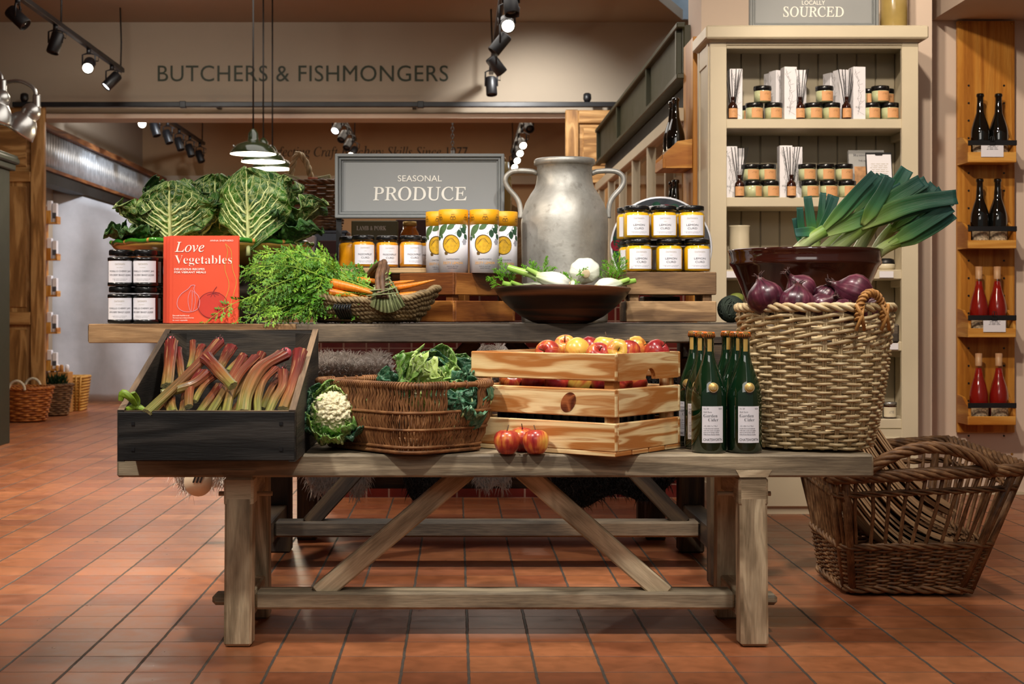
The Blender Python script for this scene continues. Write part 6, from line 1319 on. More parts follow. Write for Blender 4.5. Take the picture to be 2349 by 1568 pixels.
names = ['fattest carrot lying on top at the front of the basket', 'carrot under the fattest one, its crown at the left', 'slender carrot lying along the front rim', 'carrot at the back with its point by the green binding', 'carrot in the middle layer behind the fattest one', 'carrot whose thin root tip sticks out past the right of the handle', 'short carrot with its crown turned to the front left', 'carrot lying flat behind the binding', 'long pale carrot at the very back of the bunch', 'small carrot tucked under the left rim', 'carrot half buried in the middle of the bunch', 'carrot lowest at the right end of the basket', 'thin carrot pointing up to the right behind the handle', 'carrot along the back rim of the basket']
spec = [((757, 656, 4.43), (815, 668, 4.42), (870, 684, 4.42), .0165), ((748, 676, 4.42), (790, 682, 4.42), (832, 690, 4.42), .015), ((775, 682, 4.44), (840, 690, 4.44), (888, 694, 4.44), .011), ((815, 650, 4.53), (860, 652, 4.52), (905, 662, 4.51), .012), ((790, 662, 4.47), (840, 672, 4.47), (885, 680, 4.47), .012), ((905, 668, 4.50), (950, 660, 4.50), (1000, 648, 4.50), .011), ((752, 690, 4.44), (785, 698, 4.44), (812, 704, 4.45), .013), ((900, 690, 4.46), (940, 682, 4.47), (985, 676, 4.48), .013), ((770, 645, 4.57), (830, 648, 4.57), (885, 655, 4.57), .012), ((745, 700, 4.47), (775, 708, 4.47), (800, 712, 4.47), .012), ((800, 690, 4.50), (850, 698, 4.50), (890, 702, 4.50), .014), ((920, 700, 4.45), (950, 698, 4.46), (978, 690, 4.48), .012), ((890, 660, 4.55), (920, 655, 4.55), (952, 650, 4.56), .010), ((780, 658, 4.60), (840, 662, 4.60), (900, 668, 4.60), .012)]
for k, ((a, b, c_, r), lb) in enumerate(zip(spec, names)):
    P_ = [T(q[0], q[1] - 7, q[2]) for q in (a, b, c_)]; c0 = P_[0].copy(); t = thing('carrot', lb, 'carrot', c0, 0, 'carrots in the seagrass basket'); pts = spl([p - c0 for p in P_], 20)
    mb = MB(); rtube(mb, pts, lambda v: r * (1.0 * (1 - v) ** .62 * (1 if v > .04 else .7 + 7.5 * v) + .0010 + .02 * math.sin(v * 60) * (1 - v)) , 16, 1.0); mb.build('root', M['carrot'], t)
    mb = MB(); left = k not in (5, 12)
    for j in range(10 if left else 4):
        if left:
            for _ in range(40):
                px_, py_, y_ = rc.uniform(552, 735), rc.uniform(572, 740), rc.uniform(4.36, 4.62)
                if ((px_ - 640) / 100) ** 2 + ((py_ - 665) / 95) ** 2 < 1: break
            if j == 0 and k in (0, 2, 6, 9): px_, py_, y_ = ((470, 741, 4.40), (560, 742, 4.385), (520, 739, 4.42), (610, 738, 4.36))[(0, 2, 6, 9).index(k)]
            if py_ > 700: y_ = min(y_, 4.42)
            e = T(px_, py_, y_); e.z = max(e.z, ZT + .004); s = c0.copy(); m1 = s.lerp(e, .35) + V(0, 0, .035 * rc.random()); m2 = s.lerp(e, .72) + V(rc.uniform(-.02, .02), rc.uniform(-.03, .01), rc.uniform(-.0, .045)); P4 = [s, m1, m2, e]
        else:
            e = T(rc.uniform(760, 870), rc.uniform(618, 645), rc.uniform(4.58, 4.66)); P4 = [c0, c0.lerp(e, .4) + V(0, 0, .01), c0.lerp(e, .75) + V(0, 0, .012), e]
        frond(mb, [p - c0 for p in P4], rc, 10, .30 if left else .4, .030)
    mb.build('carrot_tops', [M['carrot_stem'], M['carrot_leaf']], t)
# ================================================================ BOTTLES, DRESSER AND WINE RACKS
def bglass(name, col, k=.0, rough=.04):
    g = G(name); return g.P(col=C(col), rough=rough, spec=.7, coat=.6, trans=k, ior=1.5)
M['cider_glass'] = bglass('dark_green_bottle_glass', '#0a2412'); M['wine_glass'] = bglass('black_bottle_glass', '#0a0b09'); M['amber'] = bglass('amber_bottle_glass', '#2a0d05')
M['rose_wine'] = plain('rose_wine', '#8c1a12', .15, var=.1, vs=8); M['clear_glass'] = glass_mat('clear_bottle_glass', (.97, .93, .92, 1), .03)
M['gold_foil'] = plain('gold_foil', '#c9a55a', .4, metal=.4, var=.08); M['cap_orange'] = plain('orange_crown_cap', '#c8641c', .35); M['capsule'] = plain('tan_capsule', '#c39a72', .45)
def bottle_prof(r, h, sh, nk, rn): return [(0, .006), (r * .6, .003), (r * .94, 0), (r, .006), (r, h * sh), (r * .98, h * (sh + .04)), (r * .92, h * (sh + .09)), (r * .76, h * (sh + .17)), (r * .56, h * (sh + .25)), (r * .42, h * (sh + .31)), (rn * 1.15, h * nk), (rn, h * (nk + .06)), (rn, h - .016), (rn * 1.22, h - .014), (rn * 1.22, h - .004), (rn * 1.05, h), (0, h)]
t0 = thing('cider_bottle', 'x', 'bottle'); r, h = .0432, .298
MB().lathe(bottle_prof(r, h, .44, .80, .0125), 44).build('bottle_glass', M['cider_glass'], t0)
mb = MB(); mb.lathe([(.0128, h - .012), (.0152, h - .0125), (.0152, h - .006), (.0135, h + .001), (0, h + .0015)], 42, fn=lambda a, z, an: (a * (1 + (.05 * math.cos(an * 21) if a > .0145 else 0)), z)); mb.build('crown_cap', M['cap_orange'], t0)
mb = MB(); mb.grid(lambda u, v: V((.0131 + .0026 * (v > .8)) * math.sin((u - .5) * .85), -(.0131 + .0026 * (v > .8)) * math.cos((u - .5) * .85), h - .052 + .053 * v), 6, 10); mb.build('foil_strip', M['gold_foil'], t0)
mb = MB(); zs = .148; mb.lathe([(0, .0012), (.0125, .0012), (.0125, 0)], 28)
mb.xf(Matrix.Translation((.004, -r * .985, .162)) @ Matrix.Rotation(PI / 2 - .12, 4, 'X')); pl = lambda x, y: Matrix.Translation((.004, -r * .985, .162)) @ Matrix.Rotation(PI / 2 - .12, 4, 'X') @ V(x, y, .0017)
sl = mb.build('gold_seal', M['gold_foil'], t0); mb = MB()
for s in (-1, 1): stroke(mb, pl, arcpts(s * .003, -.001, .003, 0, 2 * PI, 12), .0007)
stroke(mb, pl, arcpts(0, 0, .0112, 0, 2 * PI, 26), .0006); mb.build('seal_mark', M['ink_gold'], sl)
mb = MB(); arc_label(mb, r, .026, .116, -PI / 2 - .64 + .08, -PI / 2 + .64 + .08); lb_ = mb.build('bottle_label', M['paper'], t0)
mb = MB(); pl = cyl(r, -PI / 2 + .08, .0011); L0 = -.0235
put_text(mb, 'No 29', pl, L0, .1085, h=.0035, align='l', st='roman'); put_text(mb, '2020', pl, .0235, .1085, h=.0035, align='r', st='roman'); put_text(mb, 'Half Barn', pl, L0, .1005, h=.0032, align='l', st='serif', off=-.01)
put_text(mb, 'Garden', pl, L0, .0895, h=.0072, w=.034, align='l', st='serif', off=-.012); put_text(mb, 'Cider', pl, -.012, .0795, h=.0072, w=.025, align='l', st='serif', off=-.012)
put_text(mb, 'Alc 6% Vol 75cl', pl, L0, .066, h=.0035, w=.034, align='l', st='italic'); 
for k, q_ in enumerate(('Locally fermented traditional', 'craft cider made with apples', 'grown in the heritage orchard', 'of the Estate Kitchen Garden')): put_text(mb, q_, pl, L0, .0595 - k * .0048, h=.0032, w=.038 + .002 * (k % 2), align='l', st='serif', res=1)
put_text(mb, 'CHATSWORTH', pl, 0, .031, h=.0062, w=.048); mb.build('lettering', M['ink'], lb_)
mb = MB(); arc_label(mb, r, .026, .116, PI / 2 - .9, PI / 2 + .9); mb.build('back_label', M['paper'], t0)
g = 'green cider bottles'; first_ = True
for px, y, rz, lb in ((1626, 3.66, 0, 'cider bottle in front on the left, its whole label in view'), (1708, 3.66, 0, 'cider bottle in front on the right, next to the rattan basket'), (1609, 3.755, -.5, 'cider bottle in the second row, mostly behind the front left one'), (1688, 3.755, .3, 'cider bottle in the second row, mostly behind the front right one'), (1592, 3.85, -.7, 'rearmost cider bottle at the left, by the pine crate'), (1667, 3.85, .2, 'rearmost cider bottle at the right, seen between the two necks')):
    o = t0 if first_ else dup(t0); first_ = False; o['label'] = lb; o['group'] = g; o.location = (TX(px, y), y, ZB + .001); o.rotation_euler = (0, 0, rz)
# ---- painted dresser against the pier
BY, BK = 5.95, 6.235; k_ = BY / F
dr = thing('dresser', 'tall cream painted dresser with open shelves on the right, against the pink pier', 'dresser', (TX(1868, BY), BY, 0)); ox = dr.location.x; lx = lambda px: TX(px, BY) - ox; dz = lambda py: TZ(py, BY)
xl, xr = lx(1629), lx(2108); wst = 38 * k_; zt_ = dz(92); dp = BK - BY
for xa, nm in ((xl + wst / 2, 'stile'), (xr - wst / 2 - .002, 'stile')): MB().box((xa, .011, zt_ / 2), (wst, .022, zt_), None, .002).build(nm, M['cream'], dr)
mb = MB(); mb.box(((xl + xr) / 2, .012, dz(97)), (xr - xl - 2 * wst, .02, 10 * k_ * 1.2), None, .001); mb.box(((xl + xr) / 2, .016, dz(106)), (xr - xl - 2 * wst, .014, 9 * k_), None, .002); mb.build('head_rail', M['cream'], dr)
mb = MB(); mb.box(((xl + xr) / 2, dp / 2 - .02, dz(78)), (xr - xl + .05, dp + .06, 30 * k_), None, .006); mb.box(((xl + xr) / 2, dp / 2 - .005, dz(92)), (xr - xl + .015, dp + .025, 8 * k_), None, .003); mb.build('cornice', M['cream'], dr)
for s, xa in ((1, xl), (-1, xr)):
    mb = MB(); mb.box((xa + s * .008, dp / 2 + .011, zt_ / 2), (.014, dp - .022, zt_)); 
    for y_, w_ in ((.022 + .018, .036), (dp - .02, .04)): mb.box((xa + s * .001, y_, zt_ / 2), (.012, w_, zt_), None, .002)
    for z_ in (.08, .9, zt_ - .05): mb.box((xa + s * .0025, dp / 2 + .011, z_), (.012, dp - .085, .08), None, .002)
    mb.build('side_panel', M['cream'], dr)
nb = 10; mb = MB(); bw = (xr - xl - .03) / nb
for i in range(nb): mb.box((xl + .015 + bw * (i + .5), dp - .006, zt_ / 2), (bw - .0045, .012, zt_ - .004), None, .003)
mb.box(((xl + xr) / 2, dp - .001, zt_ / 2), (xr - xl - .03, .003, zt_)); mb.build('back_boards', M['cream_shade'], dr)
shz = [dz(272), dz(452), dz(618), dz(783), dz(961)]; th_ = 22 * k_
for z_ in shz: MB().box(((xl + xr) / 2, .008 + (dp - .03) / 2, z_ - th_ / 2), (xr - xl - 2 * .016, dp - .03, th_), None, .003).build('shelf', M['cream'], dr)
for z_ in shz: MB().box((xr - .03, dp / 2, z_ - th_ - .015), (.02, dp - .06, .03), None, .002).build('shelf_batten', M['cream'], dr)
mb = MB(); zb_ = dz(984); mb.box(((xl + xr) / 2, .012, zb_ / 2), (xr - xl - 2 * wst, .02, zb_)); cb = mb.build('base_front', M['cream'], dr)
xm = (xl + xr) / 2
for s in (-1, 1): mb = MB(); mb.box((xm + s * (xr - xl - 2 * wst) / 4, -.004, zb_ / 2), ((xr - xl - 2 * wst) / 2 - .02, .016, zb_ - .06), None, .004); d_ = mb.build('cupboard_door', M['cream'], dr); MB().ball((xm + s * .05, -.02, zb_ * .7), .012).build('knob', M['silver'], d_)
for px, z_ in ((2034, shz[2]), (1681, shz[2]), (2045, shz[3])): MB().box((lx(px), .004, z_ - th_ / 2), (32 * k_, .004, .026)).build('shelf_ticket', M['paper'], dr)
# goods on the dresser: master objects first
M['candle_glass'] = glass_mat('candle_jar_glass', (.95, .96, .90, 1), .04); M['wax'] = plain('pale_green_wax', '#cfd3ae', .5, var=.04); M['peach'] = plain('peach_kraft_label', '#d9a06c', .6, var=.06); M['brown_ink'] = plain('brown_ink', '#8a5a34', .6); M['reed'] = plain('black_reed', '#17161a', .6); M['print_line'] = plain('black_line_print', '#2c2a2c', .6)
cdl = thing('candle', 'x', 'candle'); cr_, ch = .0352, .068
MB().lathe([(0, 0), (cr_ * .94, 0), (cr_, .004), (cr_, ch - .016), (cr_ * .93, ch - .012)], 32).build('candle_glass', M['candle_glass'], cdl); MB().lathe([(0, .003), (cr_ * .95, .003), (cr_ * .95, ch - .02), (0, ch - .02)], 32).build('wax', M['wax'], cdl)
MB().lathe([(cr_ * 1.0, ch - .017), (cr_ * 1.03, ch - .016), (cr_ * 1.03, ch - .001), (cr_ * .99, ch), (0, ch)], 36).build('candle_lid', M['lid_black'], cdl)
mb = MB(); arc_label(mb, cr_, .006, ch - .022, -PI / 2 - .62, -PI / 2 + .95); l_ = mb.build('candle_label', M['peach'], cdl); mb = MB(); pl = cyl(cr_, -PI / 2 + .15, .001); fine_lines(mb, pl, 0, .036, .022, 2, .004, .001); put_text(mb, 'Wax', pl, .012, .013, h=.003, st='italic'); mb.build('lettering', M['brown_ink'], l_)
dif = thing('reed_diffuser', 'x', 'reed diffuser'); MB().lathe([(0, 0), (.0185, 0), (.0195, .003), (.0195, .048), (.018, .058), (.010, .068), (.0078, .071), (.0078, .085), (.009, .086), (.009, .092), (0, .092)], 28).build('diffuser_bottle', M['amber'], dif)
mb = MB(); arc_label(mb, .0195, .006, .044, -PI / 2 - 1.1, -PI / 2 + 1.1); l_ = mb.build('diffuser_label', M['peach'], dif); mb = MB(); pl = cyl(.0195, -PI / 2, .001); fine_lines(mb, pl, 0, .032, .016, 2, .004, .001); put_text(mb, 'Wax', pl, .006, .012, h=.003, st='italic'); mb.build('lettering', M['brown_ink'], l_)
rr_ = random.Random(2)
for a_, b_ in ((-.032, .004), (-.020, -.008), (-.004, .006), (.012, -.01), (.027, .004), (.034, -.006)): mb = MB(); mb.tube([(a_ * .1, b_ * .2, .03), (a_, b_, .205)], .0016, 5); mb.build('reed', M['reed'], dif)
bx = thing('diffuser_box', 'x', 'box'); MB().box((0, 0, .107), (.052, .052, .214), None, .0012).build('carton', M['white_card'], bx)
mb = MB(); q_ = random.Random(5)
for side_ in (0, 1, 2):
    if side_ == 0: pl = flat((0, -.026, 0), nrm=(0, -1, 0), e=.0006)
    elif side_ == 1: pl = lambda x, y: V(-.0266, -x, y)
    else: pl = lambda x, y: V(.0266, x, y)
    for s in range(2):
        x, y = (-.02 + .006 * s, .205 - .01 * s); pts = [(x, y)]
        for i in range(16): x = max(-.024, min(.008, x + q_.uniform(-.007, .008))); y -= .011; pts.append((x, y)); (i % 3 == 1) and stroke(mb, pl, [(x, y), (min(.024, x + q_.uniform(.006, .018)), y + q_.uniform(-.004, .012))], .0006)
        stroke(mb, pl, pts, .0008)
    put_text(mb, 'Wax', pl, -.008, .045, h=.007, st='italic')
    stroke(mb, pl, [(.0, .06), (.022, .078)], .0006); stroke(mb, pl, [(-.01, .035), (.02, .018)], .0006)
mb.build('printed_branches', M['print_line'], bx)
mk = {'c': cdl, 'd': dif, 'b': bx}; usedm = set()
def place(kind, px, sh, yb, lb, up=0, rz=0, grp=None):
    Y = BY + yb; src = mk[kind]; o = src if kind not in usedm else dup(src); usedm.add(kind)
    o['label'] = lb; o['group'] = {'c': 'candles in jars on the dresser', 'd': 'reed diffusers on the dresser', 'b': 'tall white cartons on the dresser'}[kind]
    o.location = (TX(px, Y), Y, shz[sh] + .0008 + up * .0688); o.rotation_euler = (0, 0, rz)
place('b', 1686, 0, .10, 'tall white carton behind the diffuser at the left end of the top shelf')
place('d', 1681, 0, .035, 'reed diffuser at the left end of the top shelf')
for px, yb, u, lb in ((1730, .05, 0, 'candle at the bottom left of the left pyramid on the top shelf'), (1774, .05, 0, 'candle at the bottom right of the left pyramid on the top shelf'), (1749, .05, 1, 'candle on top of the left pyramid on the top shelf'), (1712, .14, 0, 'candle half hidden behind the left pyramid, by the left carton')): place('c', px, 0, yb, lb, u, .15)
place('b', 1809, 0, .05, 'tall white carton in front, just left of the middle diffuser on the top shelf', rz=.1); place('b', 1784, 0, .14, 'tall white carton behind the left pyramid of candles, nearest its top', rz=.4); place('b', 1772, 0, .205, 'tall white carton at the back left of the middle group on the top shelf', rz=.4); place('b', 1832, 0, .13, 'tall white carton directly behind the middle diffuser on the top shelf')
place('d', 1835, 0, .035, 'reed diffuser in the middle of the top shelf')
for px, yb, u, lb in ((1866, .05, 0, 'candle at the bottom left of the middle pyramid on the top shelf'), (1907, .05, 0, 'candle at the bottom right of the middle pyramid on the top shelf'), (1891, .05, 1, 'candle on top of the middle pyramid on the top shelf')): place('c', px, 0, yb, lb, u, .1)
place('b', 1931, 0, .12, 'tall white carton behind the right-hand diffuser on the top shelf', rz=.35); place('b', 1908, 0, .205, 'tall white carton at the back, above the middle pyramid of candles', rz=.4); place('b', 1966, 0, .05, 'tall white carton in front, right of the right-hand diffuser', rz=.12)
place('d', 1942, 0, .03, 'right-hand reed diffuser on the top shelf')
for px, yb, u, lb in ((1999, .05, 0, 'candle at the bottom left of the right pyramid on the top shelf'), (2041, .05, 0, 'candle at the bottom right of the right pyramid on the top shelf'), (2019, .05, 1, 'candle on top in front of the right pyramid on the top shelf'), (1993, .13, 1, 'candle stacked behind on the left of the right pyramid'), (2031, .13, 1, 'candle stacked behind on the right of the right pyramid'), (1996, .13, 0, 'candle under the stacked one at the back left of the right pyramid'), (2034, .13, 0, 'candle under the stacked one at the back right of the right pyramid')): place('c', px, 0, yb, lb, u, .1)
place('b', 1674, 1, .10, 'tall white carton at the far left of the second shelf'); place('b', 1690, 1, .17, 'tall white carton behind the left diffuser on the second shelf'); place('d', 1696, 1, .03, 'reed diffuser at the left of the second shelf')
for px, yb, u, lb in ((1727, .05, 0, 'candle turned to show bare wax, left bottom of the second shelf'), (1768, .05, 0, 'candle beside the one turned to bare wax on the second shelf'), (1722, .06, 1, 'candle stacked left above the bare wax one on the second shelf'), (1760, .06, 1, 'candle stacked right, next to the carton on the second shelf')): place('c', px, 1, yb, lb, u, .75 if 'bare wax, left' in lb else .1)
place('b', 1800, 1, .07, 'tall white carton left of the second diffuser on the second shelf'); place('b', 1823, 1, .12, 'tall white carton behind the second diffuser on the second shelf'); place('d', 1815, 1, .02, 'second reed diffuser, in the middle of the second shelf')
for k, px in enumerate((1858, 1901, 1943)):
    n_ = ('left', 'middle', 'right')[k]; place('c', px, 1, .045, f'{n_} candle in the bottom row of six on the second shelf', 0, .1); place('c', px - 7, 1, .05, f'{n_} candle in the top row of six on the second shelf', 1, .1)
# book, clipboard, pots
M['bk_grey'] = plain('grey_book_cover', '#a9a9a8', .5); M['photo'] = plain('warm_photo_print', '#b98a5e', .5, var=.5, vs=30); M['stone'] = plain('cream_stoneware', '#d6cbb0', .35, var=.05); M['sage'] = plain('sage_glaze', '#a8b09a', .3)
def lean(name, lb, cat, px, w, h, yb, sh, mat, th=.014):
    t = thing(name, lb, cat, (TX(px, BY + yb), BY + yb, shz[sh] + .003)); MB().box((0, th / 2, h / 2), (w, th, h), None, .001).build('cover' if cat == 'book' else 'board', mat, t); t.rotation_euler = (-.16, 0, 0); t.location.z += .0; return t
t = lean('hardback_book', 'grey hardback book with a kitchen photograph, leaning behind the clipboard', 'book', 1992, .148, .205, .10, 1, M['bk_grey'], .02)
pl = flat((0, 0, 0), nrm=(0, -1, 0), e=.0008); mb = MB(); mb.box((-.005, -.0005, .085), (.095, .001, .10)); mb.build('cover_photo', M['photo'], t); mb = MB(); put_text(mb, 'Remodelling', pl, 0, .175, h=.014, w=.11, st='serif', off=-.01); put_text(mb, 'THE HOME', pl, -.01, .155, h=.008, w=.05); mb.build('cover_lettering', M['ink'], t)
t = lean('clipboard', 'black clipboard with a white printed sheet, leaning at the right of the second shelf', 'clipboard', 2020, .108, .19, .055, 1, M['black'], .004)
MB().box((0, -.0008, .092), (.100, .001, .178)).build('paper_sheet', M['paper'], t); MB().box((0, -.003, .183), (.03, .006, .012), None, .002).build('clip', M['black'], t); mb = MB(); pl = flat((0, -.0014, 0), nrm=(0, -1, 0)); fine_lines(mb, pl, 0, .14, .075, 9, .008, .0018); mb.build('printed_lines', M['ink_gold'], t)
t = thing('stoneware_vase', 'tall cream stoneware beaker on the third shelf left of the leek bowl', 'vase', (TX(1696, 6.03), 6.03, shz[2])); MB().lathe([(0, 0), (.040, 0), (.041, .004), (.041, .11), (.040, .15), (.042, .178), (.044, .182), (.040, .18), (.037, .15), (.037, .02), (0, .02)], 40).build('beaker', M['stone'], t); MB().lathe([(.0413, .035), (.0415, .037), (.0415, .058), (.0413, .06)], 40).build('glaze_band', M['sage'], t)
t = thing('stoneware_bowl', 'small cream bowl rim showing above the leek bowl on the third shelf', 'bowl', (TX(1748, 6.05), 6.05, shz[2])); MB().lathe([(0, 0), (.02, 0), (.036, .03), (.040, .08), (.038, .083), (.034, .06), (0, .02)], 36).build('bowl_body', M['stone'], t)
t = thing('lidded_pot', 'cream pot with a dark band and lid on the third shelf at the right', 'pot', (TX(2032, 6.03), 6.03, shz[2])); MB().lathe([(0, 0), (.03, 0), (.037, .01), (.037, .022), (.034, .026), (0, .026)], 36).build('pot_body', M['stone'], t); MB().lathe([(0, .048), (.02, .048), (.032, .044), (.036, .03), (.036, .0265), (0, .0265)], 36).build('pot_lid', M['black'], t)
jb = thing('balm_jar', 'x', 'jar'); MB().lathe([(0, 0), (.026, 0), (.0275, .003), (.0275, .052), (0, .053)], 32).build('jar_body', M['amber'], jb); MB().lathe([(0, .066), (.026, .066), (.028, .064), (.028, .0535), (0, .0535)], 32).build('jar_lid', M['silver'], jb); mb = MB(); arc_label(mb, .0275, .006, .046, -PI / 2 - 1.3, -PI / 2 + 1.3); l_ = mb.build('jar_label', M['stone'], jb); mb = MB(); fine_lines(mb, cyl(.0275, -PI / 2, .001), 0, .03, .02, 3, .004, .001); mb.build('lettering', M['ink'], l_)
for k, (px, sh, yb, up, lb) in enumerate(((2041, 4, .05, 0, 'cream labelled jar at the right of the bottom shelf'), (2008, 4, .05, 0, 'cream labelled jar second from the right on the bottom shelf'), (2006, 4, .12, 1, 'cream labelled jar stacked at the back of the bottom shelf'), (2008, 4, .12, 0, 'cream labelled jar under the stacked one on the bottom shelf'), (2039, 3, .06, 1.35, 'cream labelled jar with a black lid on the fourth shelf, beside the onion handle'))):
    o = jb if k == 0 else dup(jb); o['label'] = lb; o['group'] = 'cream labelled jars on the dresser'; o.location = (TX(px, BY + yb), BY + yb, shz[sh] + .001 + up * .0665)
    if sh == 3: o.location.z = shz[sh] + .001
M['lime'] = plain('lime_green_soap', '#a9bb5e', .5)
t = thing('gift_box', 'black box on the fourth shelf behind the twine ball', 'box', (TX(1690, 6.06), 6.06, shz[3])); MB().box((0, 0, .078), (.075, .09, .156), None, .002).build('box_body', M['black'], t)
t = thing('soap', 'lime green rounded soap on top of the black box', 'soap', (TX(1690, 6.05), 6.05, shz[3] + .1565)); MB().ball((0, 0, .022), (.030, .02, .022), 20, 12).build('soap_bar', M['lime'], t)
# sign and crock on top of the dresser
ztop = dz(63) + .001; yg = 6.0; kg = yg / F
framed_sign('framed_sign', 'grey framed sign with white lettering on top of the cream dresser', TX(1718, yg), TX(2014, yg), ztop, ztop + .17, yg, (('LOCALLY', 'sans', TZ(11, yg) - ztop, 9.5 * kg, 53 * kg, .004), ('SOURCED', 'roman', TZ(39, yg) - ztop, 24 * kg, 139 * kg, .008)))
M['crock'] = plain('olive_tan_salt_glaze', '#a48d52', .22, var=.12, vs=9, coat=.4)
t = thing('stoneware_crock', 'tall glossy tan stoneware crock beside the sign on top of the dresser', 'crock', (TX(2050, 6.06), 6.06, ztop)); MB().lathe([(0, 0), (.05, 0), (.054, .006), (.0555, .12), (.055, .26), (.06, .30), (.055, .30), (.05, .26), (0, .25)], 48).build('crock_body', M['crock'], t)
# ---- wine racks
M['oak'] = wood('golden_oak_board', '#9a5c17', '#bd7c2a', '#d09540', .5, 16, 3, .45, .55, .12, spec=.4); M['oak_box'] = wood('golden_oak_box', '#a5621c', '#c98a38', '#dca552', 1.2, 9, 4, .45, .5, .12)
wb = thing('wine_bottle', 'x', 'bottle'); wr, wh = .0405, .298
MB().lathe(bottle_prof(wr, wh, .40, .80, .0135), 40).build('bottle_glass', M['wine_glass'], wb); M['label_mix'] = plain('patterned_wine_label', '#b9a486', .6, var=.75, vs=120)
mb = MB(); arc_label(mb, wr, .012, .075, -PI / 2 - 1.2, -PI / 2 + 1.2); mb.build('bottle_label', M['label_mix'], wb)
rb = thing('rose_bottle', 'x', 'bottle'); MB().lathe(bottle_prof(wr, wh, .38, .80, .0135), 40).build('bottle_glass', M['clear_glass'], rb)
MB().lathe([(0, .008), (wr * .93, .006), (wr * .95, wh * .38), (wr * .90, wh * .43), (wr * .74, wh * .54), (wr * .5, wh * .65), (.0125, wh * .785), (0, wh * .785)], 36).build('wine', M['rose_wine'], rb); MB().lathe([(.0142, wh - .055), (.0146, wh - .05), (.0146, wh + .0005), (0, wh + .001)], 28).build('capsule', M['capsule'], rb)
mb = MB(); arc_label(mb, wr, .012, .07, -PI / 2 - 1.2, -PI / 2 + 1.2); mb.build('bottle_label', M['label_mix'], rb)
RY = 6.585; ry0 = 6.44
rk = thing('wine_rack', 'tall golden oak board with four bottle shelves in the right alcove', 'wine rack', (TX(2258, RY), RY, 0)); rx = rk.location.x; lz = lambda py: TZ(py, RY)
mb = MB(); wbd = 131 * RY / F; mb.box((0, -.012, (lz(50) + .28) / 2), (wbd, .022, lz(50) - .28), None, .002); bd = mb.build('back_board', M['oak'], rk)
for py in range(198, 1010, 40):
    for s in (-1, 1): MB().tube([(s * .079, -.0225, lz(py)), (s * .079, -.026, lz(py))], .0045, 10).build('peg_hole', M['black'], bd)
for py, s in ((56, -1), (56, 1), (556, -1), (1040, 1)): MB().ball((s * .115, -.024, lz(py)), .006, 10, 6).build('brass_screw', M['brass'], bd)
bxs = [((2203, 2331), 372, 348, 'w'), ((2201, 2331), 569, 550, 'w'), ((2200, 2330), 773, 752, 'r'), ((2199, 2330), 974, 954, 'r')]
yfr = 6.42; nm = ('top', 'second', 'third', 'lowest')
for k, ((xa, xb), yb_, yt_, kd) in enumerate(bxs):
    z0 = TZ(yb_, yfr); zf = TZ(yt_, yfr); x0 = TX(2221, yfr) - rx; x1 = TX(xb, yfr) - rx; d = RY - .024 - yfr
    mb = MB(); mb.box(((x0 + x1) / 2, yfr - RY + d / 2, z0 + .0065), (x1 - x0 - .002, d - .004, .012), None, .001); mb.box(((x0 + x1) / 2, yfr - RY + .005, (z0 + zf) / 2 - .001), (x1 - x0 + .002, .014, zf - z0), None, .002)
    for x_ in (x0, x1 - .012): mb.prism([(yfr - RY, z0), (yfr - RY + d, z0), (yfr - RY + d, z0 + .125), (yfr - RY + d * .55, z0 + .118), (yfr - RY, z0 + .075)], lambda a, b, dd: V(x_ + dd, a, b), .012)
    sb = mb.build('bottle_shelf', M['oak_box'], rk); MB().box(((x0 + x1) / 2, yfr - RY - .003, z0 + .085), (x1 - x0 + .004, .004, .022), None, .001).build('retaining_bar', M['black'], sb)
    yb = yfr + .070
    for s, (px_) in enumerate(((2249, 2290), (2248, 2288), (2246, 2287), (2245, 2291))[k]):
        src = wb if kd == 'w' else rb; o = src if src['label'] == 'x' else dup(src); o['label'] = f'{"dark wine" if kd == "w" else "rose wine"} bottle on the {nm[k]} shelf of the oak rack, {"right" if s else "left"} one'; o['group'] = 'dark wine bottles in the rack' if kd == 'w' else 'rose wine bottles in the rack'
        o.location = (TX(px_, yb), yb, z0 + .0125)
        if abs((TX(((2249, 2290), (2248, 2288), (2246, 2287), (2245, 2291))[k][1], yb) - TX(((2249, 2290), (2248, 2288), (2246, 2287), (2245, 2291))[k][0], yb)) - .081) < .004: o.location.x += .001 if s else -.001
    if k in (0, 2):
        tk = thing('price_card', ('white price card clipped to the bar of the top rack shelf', 'white price card clipped to the bar of the third rack shelf')[k // 2], 'card', (TX((2275, 2280)[k // 2], yfr), yfr - .0065, z0 + .024)); MB().box((0, 0, .024), (.098, .001, .05)).build('card', M['paper'], tk)
        mb = MB(); pl = flat((0, -.001, 0), nrm=(0, -1, 0)); fine_lines(mb, pl, 0, .043, .05, 3, .006, .0018); mb.build('printed_lines', M['ink'], tk)
        mb = MB(); mb.box((0, -.001, .056), (.026, .006, .016), None, .002); [mb.tube([V(s * .004 + .006 * math.cos(q), -.002, .078 + .011 * math.sin(q)) for q in [i * PI / 5 for i in range(11)]], .0012, 5, caps=False) for s in (-1, 1)]; mb.build('bulldog_clip', M['black'], tk)
